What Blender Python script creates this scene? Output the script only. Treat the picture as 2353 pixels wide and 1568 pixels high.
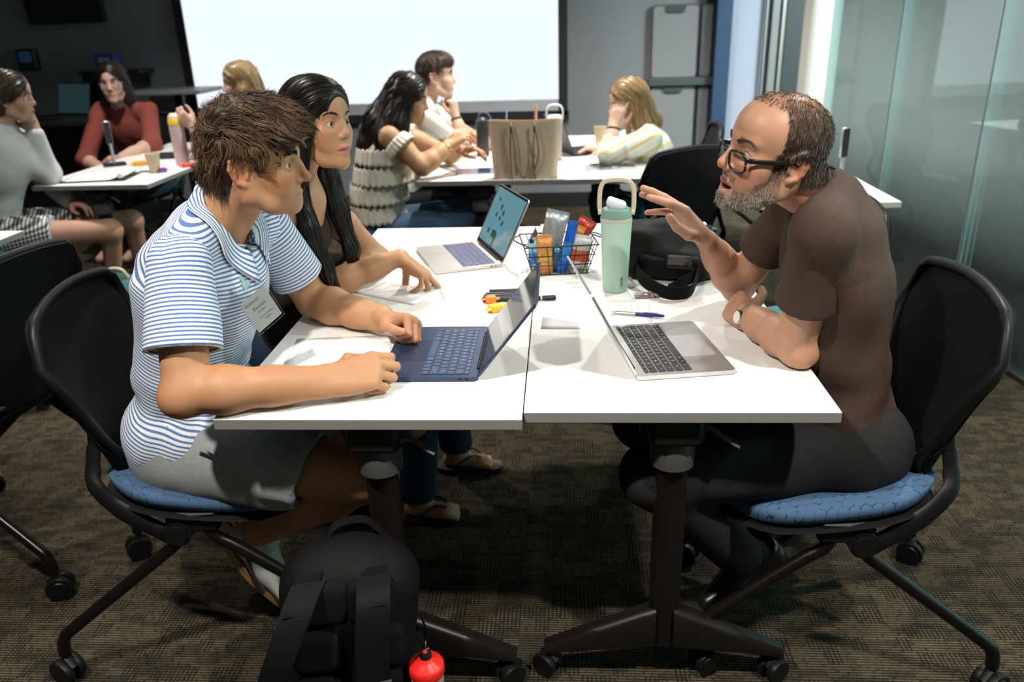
import bpy, math, random
import numpy as np
from mathutils import Vector, Matrix
random.seed(7); RNG = np.random.default_rng(7)
PI = math.pi
for o in list(bpy.data.objects): bpy.data.objects.remove(o)
SC = bpy.context.scene
COL = SC.collection

# ---------------------------------------------------------------- camera
W, H = 2353, 1568
FPX, YAW, PITCH, ROLL, CAMH = 1838.5, .067785, .38053, -.030388, 1.448
def _axes():
    cy, sy, cp, sp = math.cos(YAW), math.sin(YAW), math.cos(PITCH), math.sin(PITCH)
    f = Vector((-sy*cp, cy*cp, -sp)); r = Vector((cy, sy, 0)); u = r.cross(f)
    c, s = math.cos(ROLL), math.sin(ROLL)
    return c*r+s*u, -s*r+c*u, f
AR, AU, AF = _axes()
def ray(x, y): return AR*((x-W/2)/FPX) - AU*((y-H/2)/FPX) + AF
def atY(x, y, Y):
    d = ray(x, y); return Vector((0, 0, CAMH)) + d*(Y/d.y)
def atZ(x, y, Z):
    d = ray(x, y); return Vector((0, 0, CAMH)) + d*((Z-CAMH)/d.z)
cd = bpy.data.cameras.new('camera'); cam = bpy.data.objects.new('camera', cd); COL.objects.link(cam)
cam.matrix_world = Matrix(((AR.x, AU.x, -AF.x, 0), (AR.y, AU.y, -AF.y, 0), (AR.z, AU.z, -AF.z, CAMH), (0, 0, 0, 1)))
cd.sensor_width = 36; cd.lens = FPX/W*36; cd.clip_start = .05; cd.clip_end = 60
cd.dof.use_dof = True; cd.dof.focus_distance = 1.78; cd.dof.aperture_fstop = 3.2
SC.camera = cam

# ---------------------------------------------------------------- world, lights, exposure
wd = bpy.data.worlds.new('world'); SC.world = wd; wd.use_nodes = True
wd.node_tree.nodes['Background'].inputs[0].default_value = (.55, .62, .7, 1)
wd.node_tree.nodes['Background'].inputs[1].default_value = .02
SC.view_settings.view_transform = 'Standard'; SC.view_settings.look = 'None'
SC.view_settings.exposure = 0.22; SC.view_settings.gamma = 1
SC.view_settings.use_curve_mapping = False
CEIL = 2.75
LAMPS = [  # x, y, watts : recessed ceiling downlights
    (-1.0, .45, 72), (1.1, .4, 72), (-1.4, 2.5, 20), (1.4, 2.9, 45), (-.1, 4.35, 95),
    (-2.35, 4.3, 55), (.35, 5.1, 34), (-3.2, 2.2, 14)]

# ---------------------------------------------------------------- materials
MATS = {}
def mat(name, col=(.5, .5, .5), rough=.5, metal=0, spec=.5, **kw):
    if name in MATS: return MATS[name]
    m = bpy.data.materials.new(name); m.use_nodes = True
    b = m.node_tree.nodes['Principled BSDF']
    b.inputs['Base Color'].default_value = (*col, 1); b.inputs['Roughness'].default_value = rough
    b.inputs['Metallic'].default_value = metal; b.inputs['Specular IOR Level'].default_value = spec
    for k, v in kw.items(): b.inputs[k.replace('_', ' ')].default_value = v
    MATS[name] = m; return m
class NT:
    def __init__(s, m): s.m = m; s.t = m.node_tree; s.b = s.t.nodes.get('Principled BSDF')
    def n(s, typ, **kw):
        nd = s.t.nodes.new(typ)
        for k, v in kw.items():
            if k.startswith('i_'):
                key = k[2:]; key = int(key) if key.isdigit() else key.replace('_', ' ')
                if hasattr(v, 'links') or isinstance(v, bpy.types.NodeSocket): s.t.links.new(v, nd.inputs[key])
                else: nd.inputs[key].default_value = v
            else: setattr(nd, k, v)
        return nd
    def l(s, a, b): s.t.links.new(a, b)
    def math(s, op, a, b=0., c=None):
        nd = s.n('ShaderNodeMath', operation=op)
        for i, v in enumerate((a, b) if c is None else (a, b, c)):
            if isinstance(v, bpy.types.NodeSocket): s.l(v, nd.inputs[i])
            else: nd.inputs[i].default_value = v
        return nd.outputs[0]
    def ramp(s, fac, stops, interp='LINEAR'):
        nd = s.n('ShaderNodeValToRGB'); s.l(fac, nd.inputs[0]); nd.color_ramp.interpolation = interp
        e = nd.color_ramp.elements
        while len(e) < len(stops): e.new(.5)
        for el, (p, c) in zip(e, stops): el.position = p; el.color = (*c, 1) if len(c) == 3 else c
        return nd.outputs[0]
    def mix(s, fac, a, b, blend='MIX'):
        nd = s.n('ShaderNodeMix', data_type='RGBA', blend_type=blend)
        for i, v in ((0, fac), (6, a), (7, b)):
            if isinstance(v, bpy.types.NodeSocket): s.l(v, nd.inputs[i])
            else: nd.inputs[i].default_value = v if i == 0 else ((*v, 1) if len(v) == 3 else v)
        return nd.outputs[2]
    def obj(s): return s.n('ShaderNodeTexCoord').outputs['Object']
    def noise(s, vec, scale, detail=2, rough=.5, out='Fac'):
        nd = s.n('ShaderNodeTexNoise', i_Scale=scale, i_Detail=detail, i_Roughness=rough)
        if vec is not None: s.l(vec, nd.inputs['Vector'])
        return nd.outputs[out]
    def mapping(s, vec, scale=(1, 1, 1), rot=(0, 0, 0), loc=(0, 0, 0)):
        nd = s.n('ShaderNodeMapping'); s.l(vec, nd.inputs[0])
        nd.inputs['Scale'].default_value = scale; nd.inputs['Rotation'].default_value = rot; nd.inputs['Location'].default_value = loc
        return nd.outputs[0]
    def bump(s, h, strength=.3, dist=.001, normal=None):
        nd = s.n('ShaderNodeBump', i_Strength=strength, i_Distance=dist); s.l(h, nd.inputs['Height'])
        if normal is not None: s.l(normal, nd.inputs['Normal'])
        s.l(nd.outputs[0], s.b.inputs['Normal']); return nd.outputs[0]
    def base(s, c): s.l(c, s.b.inputs['Base Color'])
    def attr(s, name, out='Fac'): return s.n('ShaderNodeAttribute', attribute_name=name).outputs[out]
def noisy(name, c1, c2, scale, rough=.6, bump=.0, bscale=None, dist=.001, metal=0, spec=.5, stretch=(1, 1, 1), detail=3):
    if name in MATS: return MATS[name]
    m = mat(name, c1, rough, metal, spec); t = NT(m); v = t.mapping(t.obj(), stretch)
    t.base(t.ramp(t.noise(v, scale, detail), [(.3, c1), (.7, c2)]))
    if bump: t.bump(t.noise(v, bscale or scale*3, 3), bump, dist)
    return m
def emit(name, col, strength):
    m = bpy.data.materials.new(name); m.use_nodes = True; t = m.node_tree
    t.nodes.remove(t.nodes['Principled BSDF']); e = t.nodes.new('ShaderNodeEmission')
    e.inputs[0].default_value = (*col, 1); e.inputs[1].default_value = strength
    t.links.new(e.outputs[0], t.nodes['Material Output'].inputs[0]); MATS[name] = m; return m

# ---------------------------------------------------------------- mesh builder
def frame(d, up=(0, 0, 1)):
    d = Vector(d).normalized(); up = Vector(up)
    if abs(d.dot(up.normalized())) > .98: up = Vector((1, 0, 0)) if abs(d.x) < .9 else Vector((0, 1, 0))
    s = up.cross(d).normalized(); return s, d.cross(s).normalized(), d     # side, up, dir
class MB:
    def __init__(s): s.v = []; s.f = []; s.mi = []; s.cur = 0
    def add(s, vs, fs):
        n = len(s.v); s.v += [tuple(v) for v in vs]; s.f += [tuple(i+n for i in f) for f in fs]; s.mi += [s.cur]*len(fs); return s
    def box(s, c, d, R=None, bev=0):
        hx, hy, hz = d[0]/2, d[1]/2, d[2]/2; c = Vector(c)
        if bev <= 0:
            vs = [Vector((x, y, z)) for x in (-hx, hx) for y in (-hy, hy) for z in (-hz, hz)]
            fs = [(0, 1, 3, 2), (4, 6, 7, 5), (0, 4, 5, 1), (2, 3, 7, 6), (0, 2, 6, 4), (1, 5, 7, 3)]
        else:
            b = min(bev, hx*.98, hy*.98, hz*.98); vs = []; ix = {}
            for sx in (-1, 1):
                for sy in (-1, 1):
                    for sz in (-1, 1):
                        for a in range(3):
                            q = [sx*(hx-b), sy*(hy-b), sz*(hz-b)]; q[a] = (sx*hx, sy*hy, sz*hz)[a]
                            ix[sx, sy, sz, a] = len(vs); vs.append(Vector(q))
            fs = []
            for a in range(3):
                o1, o2 = [k for k in range(3) if k != a]
                for sg in (-1, 1):
                    loop = []
                    for p, q in ((-1, -1), (1, -1), (1, 1), (-1, 1)):
                        t = [0, 0, 0]; t[a] = sg; t[o1] = p; t[o2] = q; loop.append(ix[(*t, a)])
                    if (sg > 0) == (a == 1): loop.reverse()
                    fs.append(loop)
            for a in range(3):
                o1, o2 = [k for k in range(3) if k != a]
                for p in (-1, 1):
                    for q in (-1, 1):
                        t1 = [0, 0, 0]; t1[o1] = p; t1[o2] = q; t2 = list(t1); t1[a] = -1; t2[a] = 1
                        fs.append((ix[(*t1, o1)], ix[(*t2, o1)], ix[(*t2, o2)], ix[(*t1, o2)]))
            for sx in (-1, 1):
                for sy in (-1, 1):
                    for sz in (-1, 1): fs.append((ix[sx, sy, sz, 0], ix[sx, sy, sz, 1], ix[sx, sy, sz, 2]))
            g = []
            for f in fs:
                cc = sum((vs[i] for i in f), Vector())/len(f)
                nn = (vs[f[1]]-vs[f[0]]).cross(vs[f[2]]-vs[f[0]])
                g.append(tuple(f) if nn.dot(cc) > 0 else tuple(reversed(f)))
            fs = g
        if R is not None: vs = [R @ v for v in vs]
        return s.add([v+c for v in vs], fs)
    def ring(s, rings, cap0=True, cap1=True, closed=True):
        n = len(rings[0]); vs = [p for r in rings for p in r]; fs = []
        for i in range(len(rings)-1):
            for j in range(n if closed else n-1):
                k = (j+1) % n; fs.append((i*n+j, i*n+k, (i+1)*n+k, (i+1)*n+j))
        if cap0: fs.append(tuple(reversed(range(n))))
        if cap1: fs.append(tuple(range((len(rings)-1)*n, len(rings)*n)))
        return s.add(vs, fs)
    def tube(s, pts, r, n=8, flat=1, up=(0, 0, 1), cap=True):
        pts = [Vector(p) for p in pts]; rr = r if isinstance(r, (list, tuple)) else [r]*len(pts); rings = []; u0 = Vector(up)
        for i, p in enumerate(pts):
            d = (pts[min(i+1, len(pts)-1)]-pts[max(i-1, 0)])
            sd, u, d = frame(d, u0); u0 = u if flat == 1 else Vector(up)
            rings.append([p+sd*(rr[i]*math.cos(a))+u*(rr[i]*flat*math.sin(a)) for a in [2*PI*k/n for k in range(n)]])
        return s.ring(rings, cap, cap)
    def lathe(s, prof, c=(0, 0, 0), n=24, R=None, cap=True):
        c = Vector(c); rings = []
        for r, z in prof:
            rg = [Vector((max(r, 1e-5)*math.cos(2*PI*k/n), max(r, 1e-5)*math.sin(2*PI*k/n), z)) for k in range(n)]
            rings.append([c+(R @ v if R is not None else v) for v in rg])
        return s.ring(rings, cap, cap)
    def cyl(s, a, b, r, n=16, r2=None): return s.tube([a, b], [r, r if r2 is None else r2], n)
    def grid(s, fn, nu, nv, thick=0, flip=False):
        P = [[Vector(fn(i/nu, j/nv)) for j in range(nv+1)] for i in range(nu+1)]
        def q(i, j): return i*(nv+1)+j
        fs = [(q(i, j), q(i+1, j), q(i+1, j+1), q(i, j+1)) for i in range(nu) for j in range(nv)]
        if not thick: 
            return s.add([p for r in P for p in r], [tuple(reversed(f)) for f in fs] if flip else fs)
        N = []
        for i in range(nu+1):
            for j in range(nv+1):
                a = P[min(i+1, nu)][j]-P[max(i-1, 0)][j]; b = P[i][min(j+1, nv)]-P[i][max(j-1, 0)]
                N.append(a.cross(b).normalized() if a.cross(b).length > 1e-12 else Vector((0, 0, 1)))
        top = [p for r in P for p in r]; bot = [p-n*thick for p, n in zip(top, N)]; m = len(top)
        fs2 = fs+[tuple(reversed([i+m for i in f])) for f in fs]
        for i in range(nu): fs2 += [(q(i+1, 0), q(i, 0), q(i, 0)+m, q(i+1, 0)+m), (q(i, nv), q(i+1, nv), q(i+1, nv)+m, q(i, nv)+m)]
        for j in range(nv): fs2 += [(q(0, j), q(0, j+1), q(0, j+1)+m, q(0, j)+m), (q(nu, j+1), q(nu, j), q(nu, j)+m, q(nu, j+1)+m)]
        return s.add(top+bot, fs2)
    def prism(s, poly, z0, z1, fn=None):
        n = len(poly); fn = fn or (lambda x, y, z: (x, y, z))
        vs = [fn(x, y, z0) for x, y in poly]+[fn(x, y, z1) for x, y in poly]
        fs = [tuple(reversed(range(n))), tuple(range(n, 2*n))]+[(i, (i+1) % n, (i+1) % n+n, i+n) for i in range(n)]
        return s.add(vs, fs)
    def build(s, name, m, parent=None, smooth=None, world=False):
        me = bpy.data.meshes.new(name); vs = s.v
        if world and parent is not None: 
            inv = parent.matrix_basis.inverted(); vs = [tuple(inv @ Vector(v)) for v in vs]
        me.from_pydata(vs, [], s.f); ms = m if isinstance(m, (list, tuple)) else [m]
        for x in ms: me.materials.append(x)
        if len(ms) > 1: me.polygons.foreach_set('material_index', s.mi)
        me.update()
        o = bpy.data.objects.new(name, me); COL.objects.link(o)
        if parent is not None: o.parent = parent
        if smooth is not None: shade(me, smooth)
        return o
def shade(me, ang=35):
    me.polygons.foreach_set('use_smooth', [True]*len(me.polygons))
    if ang < 179: me.set_sharp_from_angle(angle=math.radians(ang))
def rrect(w, h, r, n=5):
    out = []
    for cx, cy, a0 in ((w/2-r, h/2-r, 0), (-w/2+r, h/2-r, 90), (-w/2+r, -h/2+r, 180), (w/2-r, -h/2+r, 270)):
        for k in range(n+1):
            a = math.radians(a0+90*k/n); out.append((cx+r*math.cos(a), cy+r*math.sin(a)))
    return out
def RZ(a): return Matrix.Rotation(a, 3, 'Z')
def RX(a): return Matrix.Rotation(a, 3, 'X')
def RY(a): return Matrix.Rotation(a, 3, 'Y')
def tag(o, label=None, cat=None, group=None, kind=None):
    for k, v in (('label', label), ('category', cat), ('group', group), ('kind', kind)):
        if v: o[k] = v
    return o
def thing(name, label, cat, loc=(0, 0, 0), rz=0, group=None):
    o = bpy.data.objects.new(name, None); COL.objects.link(o); o.empty_display_size = .05
    o.location = loc; o.rotation_euler = (0, 0, rz); o.matrix_basis = Matrix.Translation(loc) @ Matrix.Rotation(rz, 4, 'Z')
    return tag(o, label, cat, group)
def dup(root, loc, rz, label=None, group=None):
    r = root.copy(); COL.objects.link(r); r.location = loc; r.rotation_euler = (0, 0, rz)
    if label: r['label'] = label
    if group: r['group'] = group
    for ch in list(root.children):
        c = ch.copy(); COL.objects.link(c); c.parent = r
        for g in list(ch.children):
            d = g.copy(); COL.objects.link(d); d.parent = c
    return r
def struct(o): o['kind'] = 'structure'; return o
def smoothpath(pts, n=6):
    pts = [Vector(p) for p in pts]; out = []
    for i in range(len(pts)-1):
        p0, p1, p2, p3 = pts[max(i-1, 0)], pts[i], pts[i+1], pts[min(i+2, len(pts)-1)]
        for k in range(n):
            t = k/n; out.append(.5*((2*p1)+(p2-p0)*t+(2*p0-5*p1+4*p2-p3)*t*t+(3*p1-p0-3*p2+p3)*t**3))
    return out+[pts[-1]]
def text_mesh(body, size, font_ext=.0, align='CENTER'):
    cu = bpy.data.curves.new('tmp', 'FONT'); cu.body = body; cu.size = size; cu.align_x = align; cu.align_y = 'CENTER'; cu.extrude = font_ext
    o = bpy.data.objects.new('tmp', cu); me = bpy.data.meshes.new_from_object(o)
    bpy.data.objects.remove(o); bpy.data.curves.remove(cu); return me
# ================================================================ THE ROOM
# ---- carpet
mc = mat('carpet', (.08, .07, .05), .95, spec=.1); t = NT(mc); v = t.obj()
sx = t.n('ShaderNodeSeparateXYZ'); t.l(v, sx.inputs[0])
RW = 118.
row = t.math('FRACT', t.math('MULTIPLY', sx.outputs[1], RW)); rowid = t.math('FLOOR', t.math('MULTIPLY', sx.outputs[1], RW))
vec = t.n('ShaderNodeCombineXYZ'); t.l(t.math('ADD', t.math('MULTIPLY', sx.outputs[0], 60.), t.math('MULTIPLY', rowid, 17.31)), vec.inputs[0]); t.l(rowid, vec.inputs[1])
yarn = t.noise(vec.outputs[0], 1.0, 2, .6)                      # yarn colour along each row
def cell(sxx, syy, off):
    cv = t.n('ShaderNodeCombineXYZ'); t.l(t.math('FLOOR', t.math('ADD', t.math('MULTIPLY', sx.outputs[0], sxx), off)), cv.inputs[0]); t.l(t.math('FLOOR', t.math('ADD', t.math('MULTIPLY', sx.outputs[1], syy), off)), cv.inputs[1])
    wn = t.n('ShaderNodeTexWhiteNoise', noise_dimensions='2D'); t.l(cv.outputs[0], wn.inputs['Vector']); return wn.outputs[0]
blk = t.math('GREATER_THAN', cell(27., 21., 0.), .62)              # basket-weave blocks with dark upright stitches
stitch = t.math('LESS_THAN', t.math('FRACT', t.math('MULTIPLY', sx.outputs[0], 95.)), .42)
blk2 = t.math('GREATER_THAN', cell(15., 48., 3.7), .74)
wear = t.noise(t.mapping(v, (6, 6, 1)), 1., 3)
c1 = t.ramp(yarn, [(.28, (.010, .0095, .008)), (.42, (.052, .043, .027)), (.52, (.098, .080, .046)), (.6, (.070, .044, .028)), (.7, (.15, .13, .08))])
dk = t.math('MAXIMUM', t.math('MULTIPLY', t.math('MULTIPLY', blk, stitch), .8), t.math('MULTIPLY', blk2, .45))
c2 = t.mix(dk, c1, (.007, .008, .009))
c2 = t.mix(t.ramp(wear, [(.35, (.25, .25, .25)), (.65, (0, 0, 0))]), c2, (.03, .032, .026))
t.base(t.mix(t.ramp(t.math('ABSOLUTE', t.math('SUBTRACT', row, .5)), [(.24, (0, 0, 0)), (.46, (.9, .9, .9))]), c2, (.006, .006, .0055)))
hgt = t.math('ADD', t.math('MULTIPLY', t.math('SINE', t.math('MULTIPLY', row, PI)), .7), t.math('MULTIPLY', yarn, .6))
t.bump(hgt, .8, .004)
struct(MB().box((-1.2, 3.2, -.03), (9, 11, .06)).build('floor', mc))
mwall = noisy('wall_paint', (.155, .165, .175), (.165, .175, .185), 3, .75, .05, 60)
mceil = noisy('ceiling_paint', (.42, .42, .42), (.45, .45, .45), 4, .9)
struct(MB().box((-1.2, 3.2, CEIL+.03), (9, 11, .06)).build('ceiling', mceil))
YB = 6.62
w = MB(); w.box((-2.6, YB+.06, 1.37), (7.4, .12, 2.75)); w.box((1.75, YB+.06, 2.45), (1.3, .12, .6)); struct(w.build('wall_back', mwall))
struct(MB().box((-5.2, 3.2, 1.37), (.12, 7, 2.75)).build('wall_left', mwall))
struct(MB().box((-1.2, -2.0, 1.37), (9, .12, 2.75)).build('wall_front', noisy('wall_front_paint', (.2, .2, .2), (.22, .22, .22), 3, .8)))
bb = mat('baseboard_black', (.012, .012, .013), .5)
struct(MB().box((-2.0, YB-.008, .06), (6.2, .016, .12)).build('baseboard_back', bb))
# blue pilaster, white door leaf, steel frame and pale column beside the glass
mblue = noisy('blue_paint', (.010, .036, .085), (.012, .040, .095), 4, .6)
struct(MB().box((1.215, YB-.06, 1.3), (.115, .16, 2.6), bev=.004).build('trim_1', mblue))
mdoor = mat('door_white', (.27, .29, .36), .35)
dr = MB().box((1.42, YB-.03, 1.15), (.285, .045, 2.3), bev=.004).build('door_1', mdoor); struct(dr)
steel = mat('brushed_steel', (.32, .31, .29), .35, 1.)
MB().cyl((1.53, YB-.085, .75), (1.53, YB-.085, 1.6), .012).build('handle', steel, dr, 40)
mframe = mat('door_frame_grey', (.16, .165, .17), .45, .3)
f = MB(); f.box((1.6, YB-.02, 1.3), (.06, .14, 2.6), bev=.006); struct(f.build('trim_2', mframe))
f = MB(); f.box((1.655, YB-.05, 1.3), (.04, .1, 2.6), bev=.01); struct(f.build('trim_3', steel))
# dark corridor behind the doorway
mdark = mat('corridor_dark', (.02, .026, .03), .8)
struct(MB().box((1.8, YB+1.6, 1.37), (1.4, .1, 2.75)).build('wall_corridor', mdark))
struct(MB().box((1.08, YB+.85, 1.37), (.06, 1.5, 2.75)).build('wall_corridor_side', mat('corridor_blue', (.03, .06, .1), .8)))
struct(MB().box((1.87, YB+.35, 1.05), (.3, .5, 2.1), bev=.01).build('trim_4', mat('cabinet_dark', (.012, .018, .022), .5)))
struct(MB().box((1.60, 5.48, 1.37), (.13, .16, 2.75), bev=.006).build('trim_5', noisy('column_cream', (.48, .47, .42), (.5, .49, .44), 5, .7)))
# ---- glass partition on the right: frosted film panes, run along the depth of the room
GX = 1.915
mg = bpy.data.materials.new('partition_glass'); mg.use_nodes = True; tg = NT(mg); MATS['partition_glass'] = mg
tg.b.inputs['Base Color'].default_value = (.3, .46, .47, 1); tg.b.inputs['Roughness'].default_value = .6
out = mg.node_tree.nodes['Material Output']
tr = tg.n('ShaderNodeBsdfTransparent'); tr.inputs[0].default_value = (.75, .90, .90, 1)
gl = tg.n('ShaderNodeBsdfGlossy'); gl.inputs['Roughness'].default_value = .02; gl.inputs[0].default_value = (.9, 1, 1, 1)
df = tg.n('ShaderNodeBsdfDiffuse'); df.inputs[0].default_value = (.5, .68, .68, 1)
zz = tg.n('ShaderNodeSeparateXYZ'); tg.l(tg.obj(), zz.inputs[0])
film = tg.ramp(tg.math('MULTIPLY', zz.outputs[2], .4), [(.15, (.05, .05, .05)), (.34, (.45, .45, .45))])   # printed gradient film
m1 = tg.n('ShaderNodeMixShader'); tg.l(film, m1.inputs[0]); tg.l(tr.outputs[0], m1.inputs[1]); tg.l(df.outputs[0], m1.inputs[2])
lw = tg.n('ShaderNodeLayerWeight'); lw.inputs[0].default_value = .5
fr = tg.n('ShaderNodeFresnel'); fr.inputs[0].default_value = 1.5
m2 = tg.n('ShaderNodeMixShader'); tg.l(tg.math('ADD', fr.outputs[0], .06), m2.inputs[0]); tg.l(m1.outputs[0], m2.inputs[1]); tg.l(gl.outputs[0], m2.inputs[2])
tg.l(m2.outputs[0], out.inputs[0])
mjoint = mat('glass_joint', (.1, .15, .15), .4)
part = MB().box((GX, 1.88, .012), (.05, 6.96, .024)).build('wall_right', mat('track_black', (.015, .015, .016), .5)); struct(part)
joints = [-1.6, -.37, .45, 1.27, 2.08, 2.9, 3.70, 4.52, 5.36]
for a, b in zip(joints[:-1], joints[1:]):
    MB().box((GX, (a+b)/2, 1.37), (.012, b-a-.012, 2.7)).build('pane', mg, part)
for a in joints[1:-1]: MB().box((GX, a, 1.37), (.012, .009, 2.7)).build('pane_joint', mjoint, part)
ga = math.radians(6.5); part.matrix_basis = Matrix.Translation((GX-.01, 3.1, 0)) @ Matrix.Rotation(ga, 4, 'Z') @ Matrix.Translation((-GX, -3.1, 0)); part.location = part.matrix_basis.to_translation(); part.rotation_euler = (0, 0, ga)
# the space beyond the glass
mfar = mat('corridor_wall', (.5, .58, .58), .8)
struct(MB().box((3.9, 3, 1.37), (.1, 9.5, 2.75)).build('wall_corridor_far', mfar))
struct(MB().box((2.9, 7.6, 1.37), (2.0, .1, 2.75)).build('wall_corridor_end', mfar))
fz = MB().box((2.98, 3, -.02), (1.74, 9.2, .045)); struct(fz.build('floor_corridor', noisy('corridor_carpet', (.12, .12, .105), (.2, .195, .165), 60, .95)))
# ---- ceiling downlights (the room's lamps)
mtrim = mat('lamp_trim', (.75, .75, .75), .4); mlens = emit('lamp_lens', (1, .93, .83), 6.)
spots = ['over the near left chair', 'over the near right chair', 'left of the paired tables', 'right of the paired tables', 'between the two table groups', 'over the left rear table', 'over the rear paired tables', 'by the left wall']
for (x, y, wt), sp in zip(LAMPS, spots):
    r = thing('ceiling_downlight', 'round recessed white ceiling downlight '+sp, 'light', (x, y, CEIL), 0, 'ceiling downlights')
    MB().lathe([(.06, -.004), (.085, -.006), (.09, -.001), (.09, 0)], n=24, cap=False).build('trim_ring', mtrim, r, 40)
    MB().lathe([(.0, -.0015), (.06, -.0015)], n=24, cap=False).build('lens', mlens, r)
    ld = bpy.data.lights.new('downlight', 'SPOT'); ld.energy = wt*3; ld.color = (1, .945, .87); ld.spot_size = math.radians(125); ld.spot_blend = .6; ld.shadow_soft_size = .05
    lo = bpy.data.objects.new('downlight_lamp', ld); COL.objects.link(lo); lo.parent = r; lo.location = (0, 0, -.03)
# lamps in the corridor beyond the glass
for k, y in enumerate((1.5, 4.6)):
    r = thing('ceiling_panel', 'square ceiling light panel in the corridor behind the glass', 'light', (3.0, y, CEIL), 0, 'corridor light panels')
    MB().box((0, 0, -.01), (.62, .62, .018), bev=.004).build('frame', mtrim, r); MB().box((0, 0, -.0205), (.55, .55, .003)).build('diffuser', emit('corridor_lens%d' % k, (.85, 1, .95), 3.), r)
    ld = bpy.data.lights.new('panel', 'AREA'); ld.energy = 260; ld.color = (.88, 1, .98); ld.size = .55
    lo = bpy.data.objects.new('panel_lamp', ld); COL.objects.link(lo); lo.parent = r; lo.location = (0, 0, -.04)
# ---- projection screen on the back wall
scr = thing('projection_screen', 'large bright white projection screen in a black frame on the rear wall', 'screen', (-1.48, YB, 0))
mblack = mat('frame_black', (.006, .006, .007), .6)
SX0, SX1, SZ0, SZ1 = -1.46, 1.46, .865, 2.5
MB().box(((SX0+SX1)/2, -.02, (SZ0+SZ1)/2), (SX1-SX0, .03, SZ1-SZ0)).build('picture', emit('screen_light', (.83, .90, 1.0), .95), scr)
MB().box((0, -.022, SZ0-.045), (SX1-SX0, .03, .085)).build('lower_band', mat('screen_grey', (.36, .38, .4), .7), scr)
for a in ((SX0-.035, 1.64, .07, 1.8), (SX1+.035, 1.64, .07, 1.8)):
    MB().box((a[0], -.025, a[1]), (a[2], .05, a[3]), bev=.003).build('frame_side', mblack, scr)
MB().box((0, -.025, SZ0-.12), (SX1-SX0+.16, .05, .07), bev=.003).build('frame_bottom', mblack, scr)
MB().box((0, -.025, SZ1+.04), (SX1-SX0+.16, .05, .07), bev=.003).build('frame_top', mblack, scr)
# ---- dark display high on the rear wall
tv = thing('wall_display', 'switched-off black display on the rear wall above the equipment desk', 'display', (-3.87, YB, 1.53))
MB().box((0, -.05, .2), (.62, .05, .4), bev=.006).build('case', mblack, tv)
MB().box((0, -.077, .2), (.6, .004, .38)).build('panel', mat('tv_glass', (.004, .004, .006), .15), tv)
# ---- stacked white rolling boards
mwb = mat('whiteboard', (.19, .195, .20), .3); mwf = mat('board_frame', (.05, .055, .06), .45); mhan = mat('board_handle', (.04, .043, .047), .5)
for lab, x0, x1, z0, z1, hd in (('upper white portable board with a dark top handle, hung beside the screen', .69, 1.045, 1.0, 1.53, 1), ('lower white portable board with a dark top handle, under another board', .69, 1.045, .22, .95, 1),
                                ('narrow upper white portable board against the blue pilaster', 1.06, 1.15, 1.0, 1.53, 0), ('narrow lower white portable board against the blue pilaster', 1.06, 1.15, .22, .95, 0)):
    b = thing('portable_board', lab, 'whiteboard', ((x0+x1)/2, YB-.03, z0), 0, 'portable boards on the rear wall')
    wd_, hh = x1-x0, z1-z0
    MB().prism(rrect(wd_, hh, .03), -.012, .012, lambda x, y, z: (x, -z, y+hh/2)).build('frame', mwf, b)
    MB().prism(rrect(wd_-.022, hh-.022, .024), .012, .0145, lambda x, y, z: (x, -z, y+hh/2)).build('panel', mwb, b)
    if hd: MB().prism([(-.075, hh-.012), (.075, hh-.012), (.06, hh-.055), (-.06, hh-.055)], .0146, .03, lambda x, y, z: (x, -z, y)).build('handle', mhan, b)
r = thing('board_rail', 'dark green metal rail between the hung boards', 'rail', (.92, YB, .975)); MB().box((0, -.05, 0), (.5, .06, .06), bev=.006).build('rail', mat('rail_green', (.07, .09, .09), .4, .3), r)
r.children[0].name = 'rail_bar'
# ================================================================ TABLES
def brushed_top():
    m = mat('laminate_white', (.74, .73, .70), .38); t = NT(m)
    t.base(t.ramp(t.noise(t.obj(), 35, 3), [(.3, (.735, .725, .70)), (.7, (.755, .745, .715))]))
    return m
mtop = brushed_top(); medge = mat('edge_band_grey', (.20, .195, .18), .5)
mleg = mat('leg_brown_black', (.012, .008, .007), .38, .4); mplas = mat('black_plastic', (.006, .006, .0065), .45, spec=.25); mgrey = mat('grey_plastic', (.055, .055, .055), .4, spec=.3)
TL, TW, TH = 1.55, .61, .737
def caster(mb_parent, x, y, r=.03, rz=0., group=None):
    c, s_ = math.cos(rz), math.sin(rz)
    def pt(a, b, z): return (x+a*c-b*s_, y+a*s_+b*c, z)
    m = MB()
    m.cyl(pt(0, 0, 2*r-.004), pt(0, 0, 2*r+.018), .008, 10)
    m.tube([pt(-.02, -.0, r+.006), pt(0, 0, 2*r+.002), pt(.018, 0, r+.012)], [.012, .013, .012], 8)
    o = m.build('caster', mplas, mb_parent, 40)
    for sg in (-1, 1):
        w = MB(); prof = [(.006, -.011), (r*.62, -.0115), (r*.7, -.008), (r*.95, -.009), (r, -.004), (r, .004), (r*.95, .009), (r*.5, .009)]
        R = RZ(rz) @ RX(PI/2)
        w.lathe(prof, pt(-.006, sg*.0155, r), 18, R); w.build('wheel', mplas, o, 40)
    return o
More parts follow.
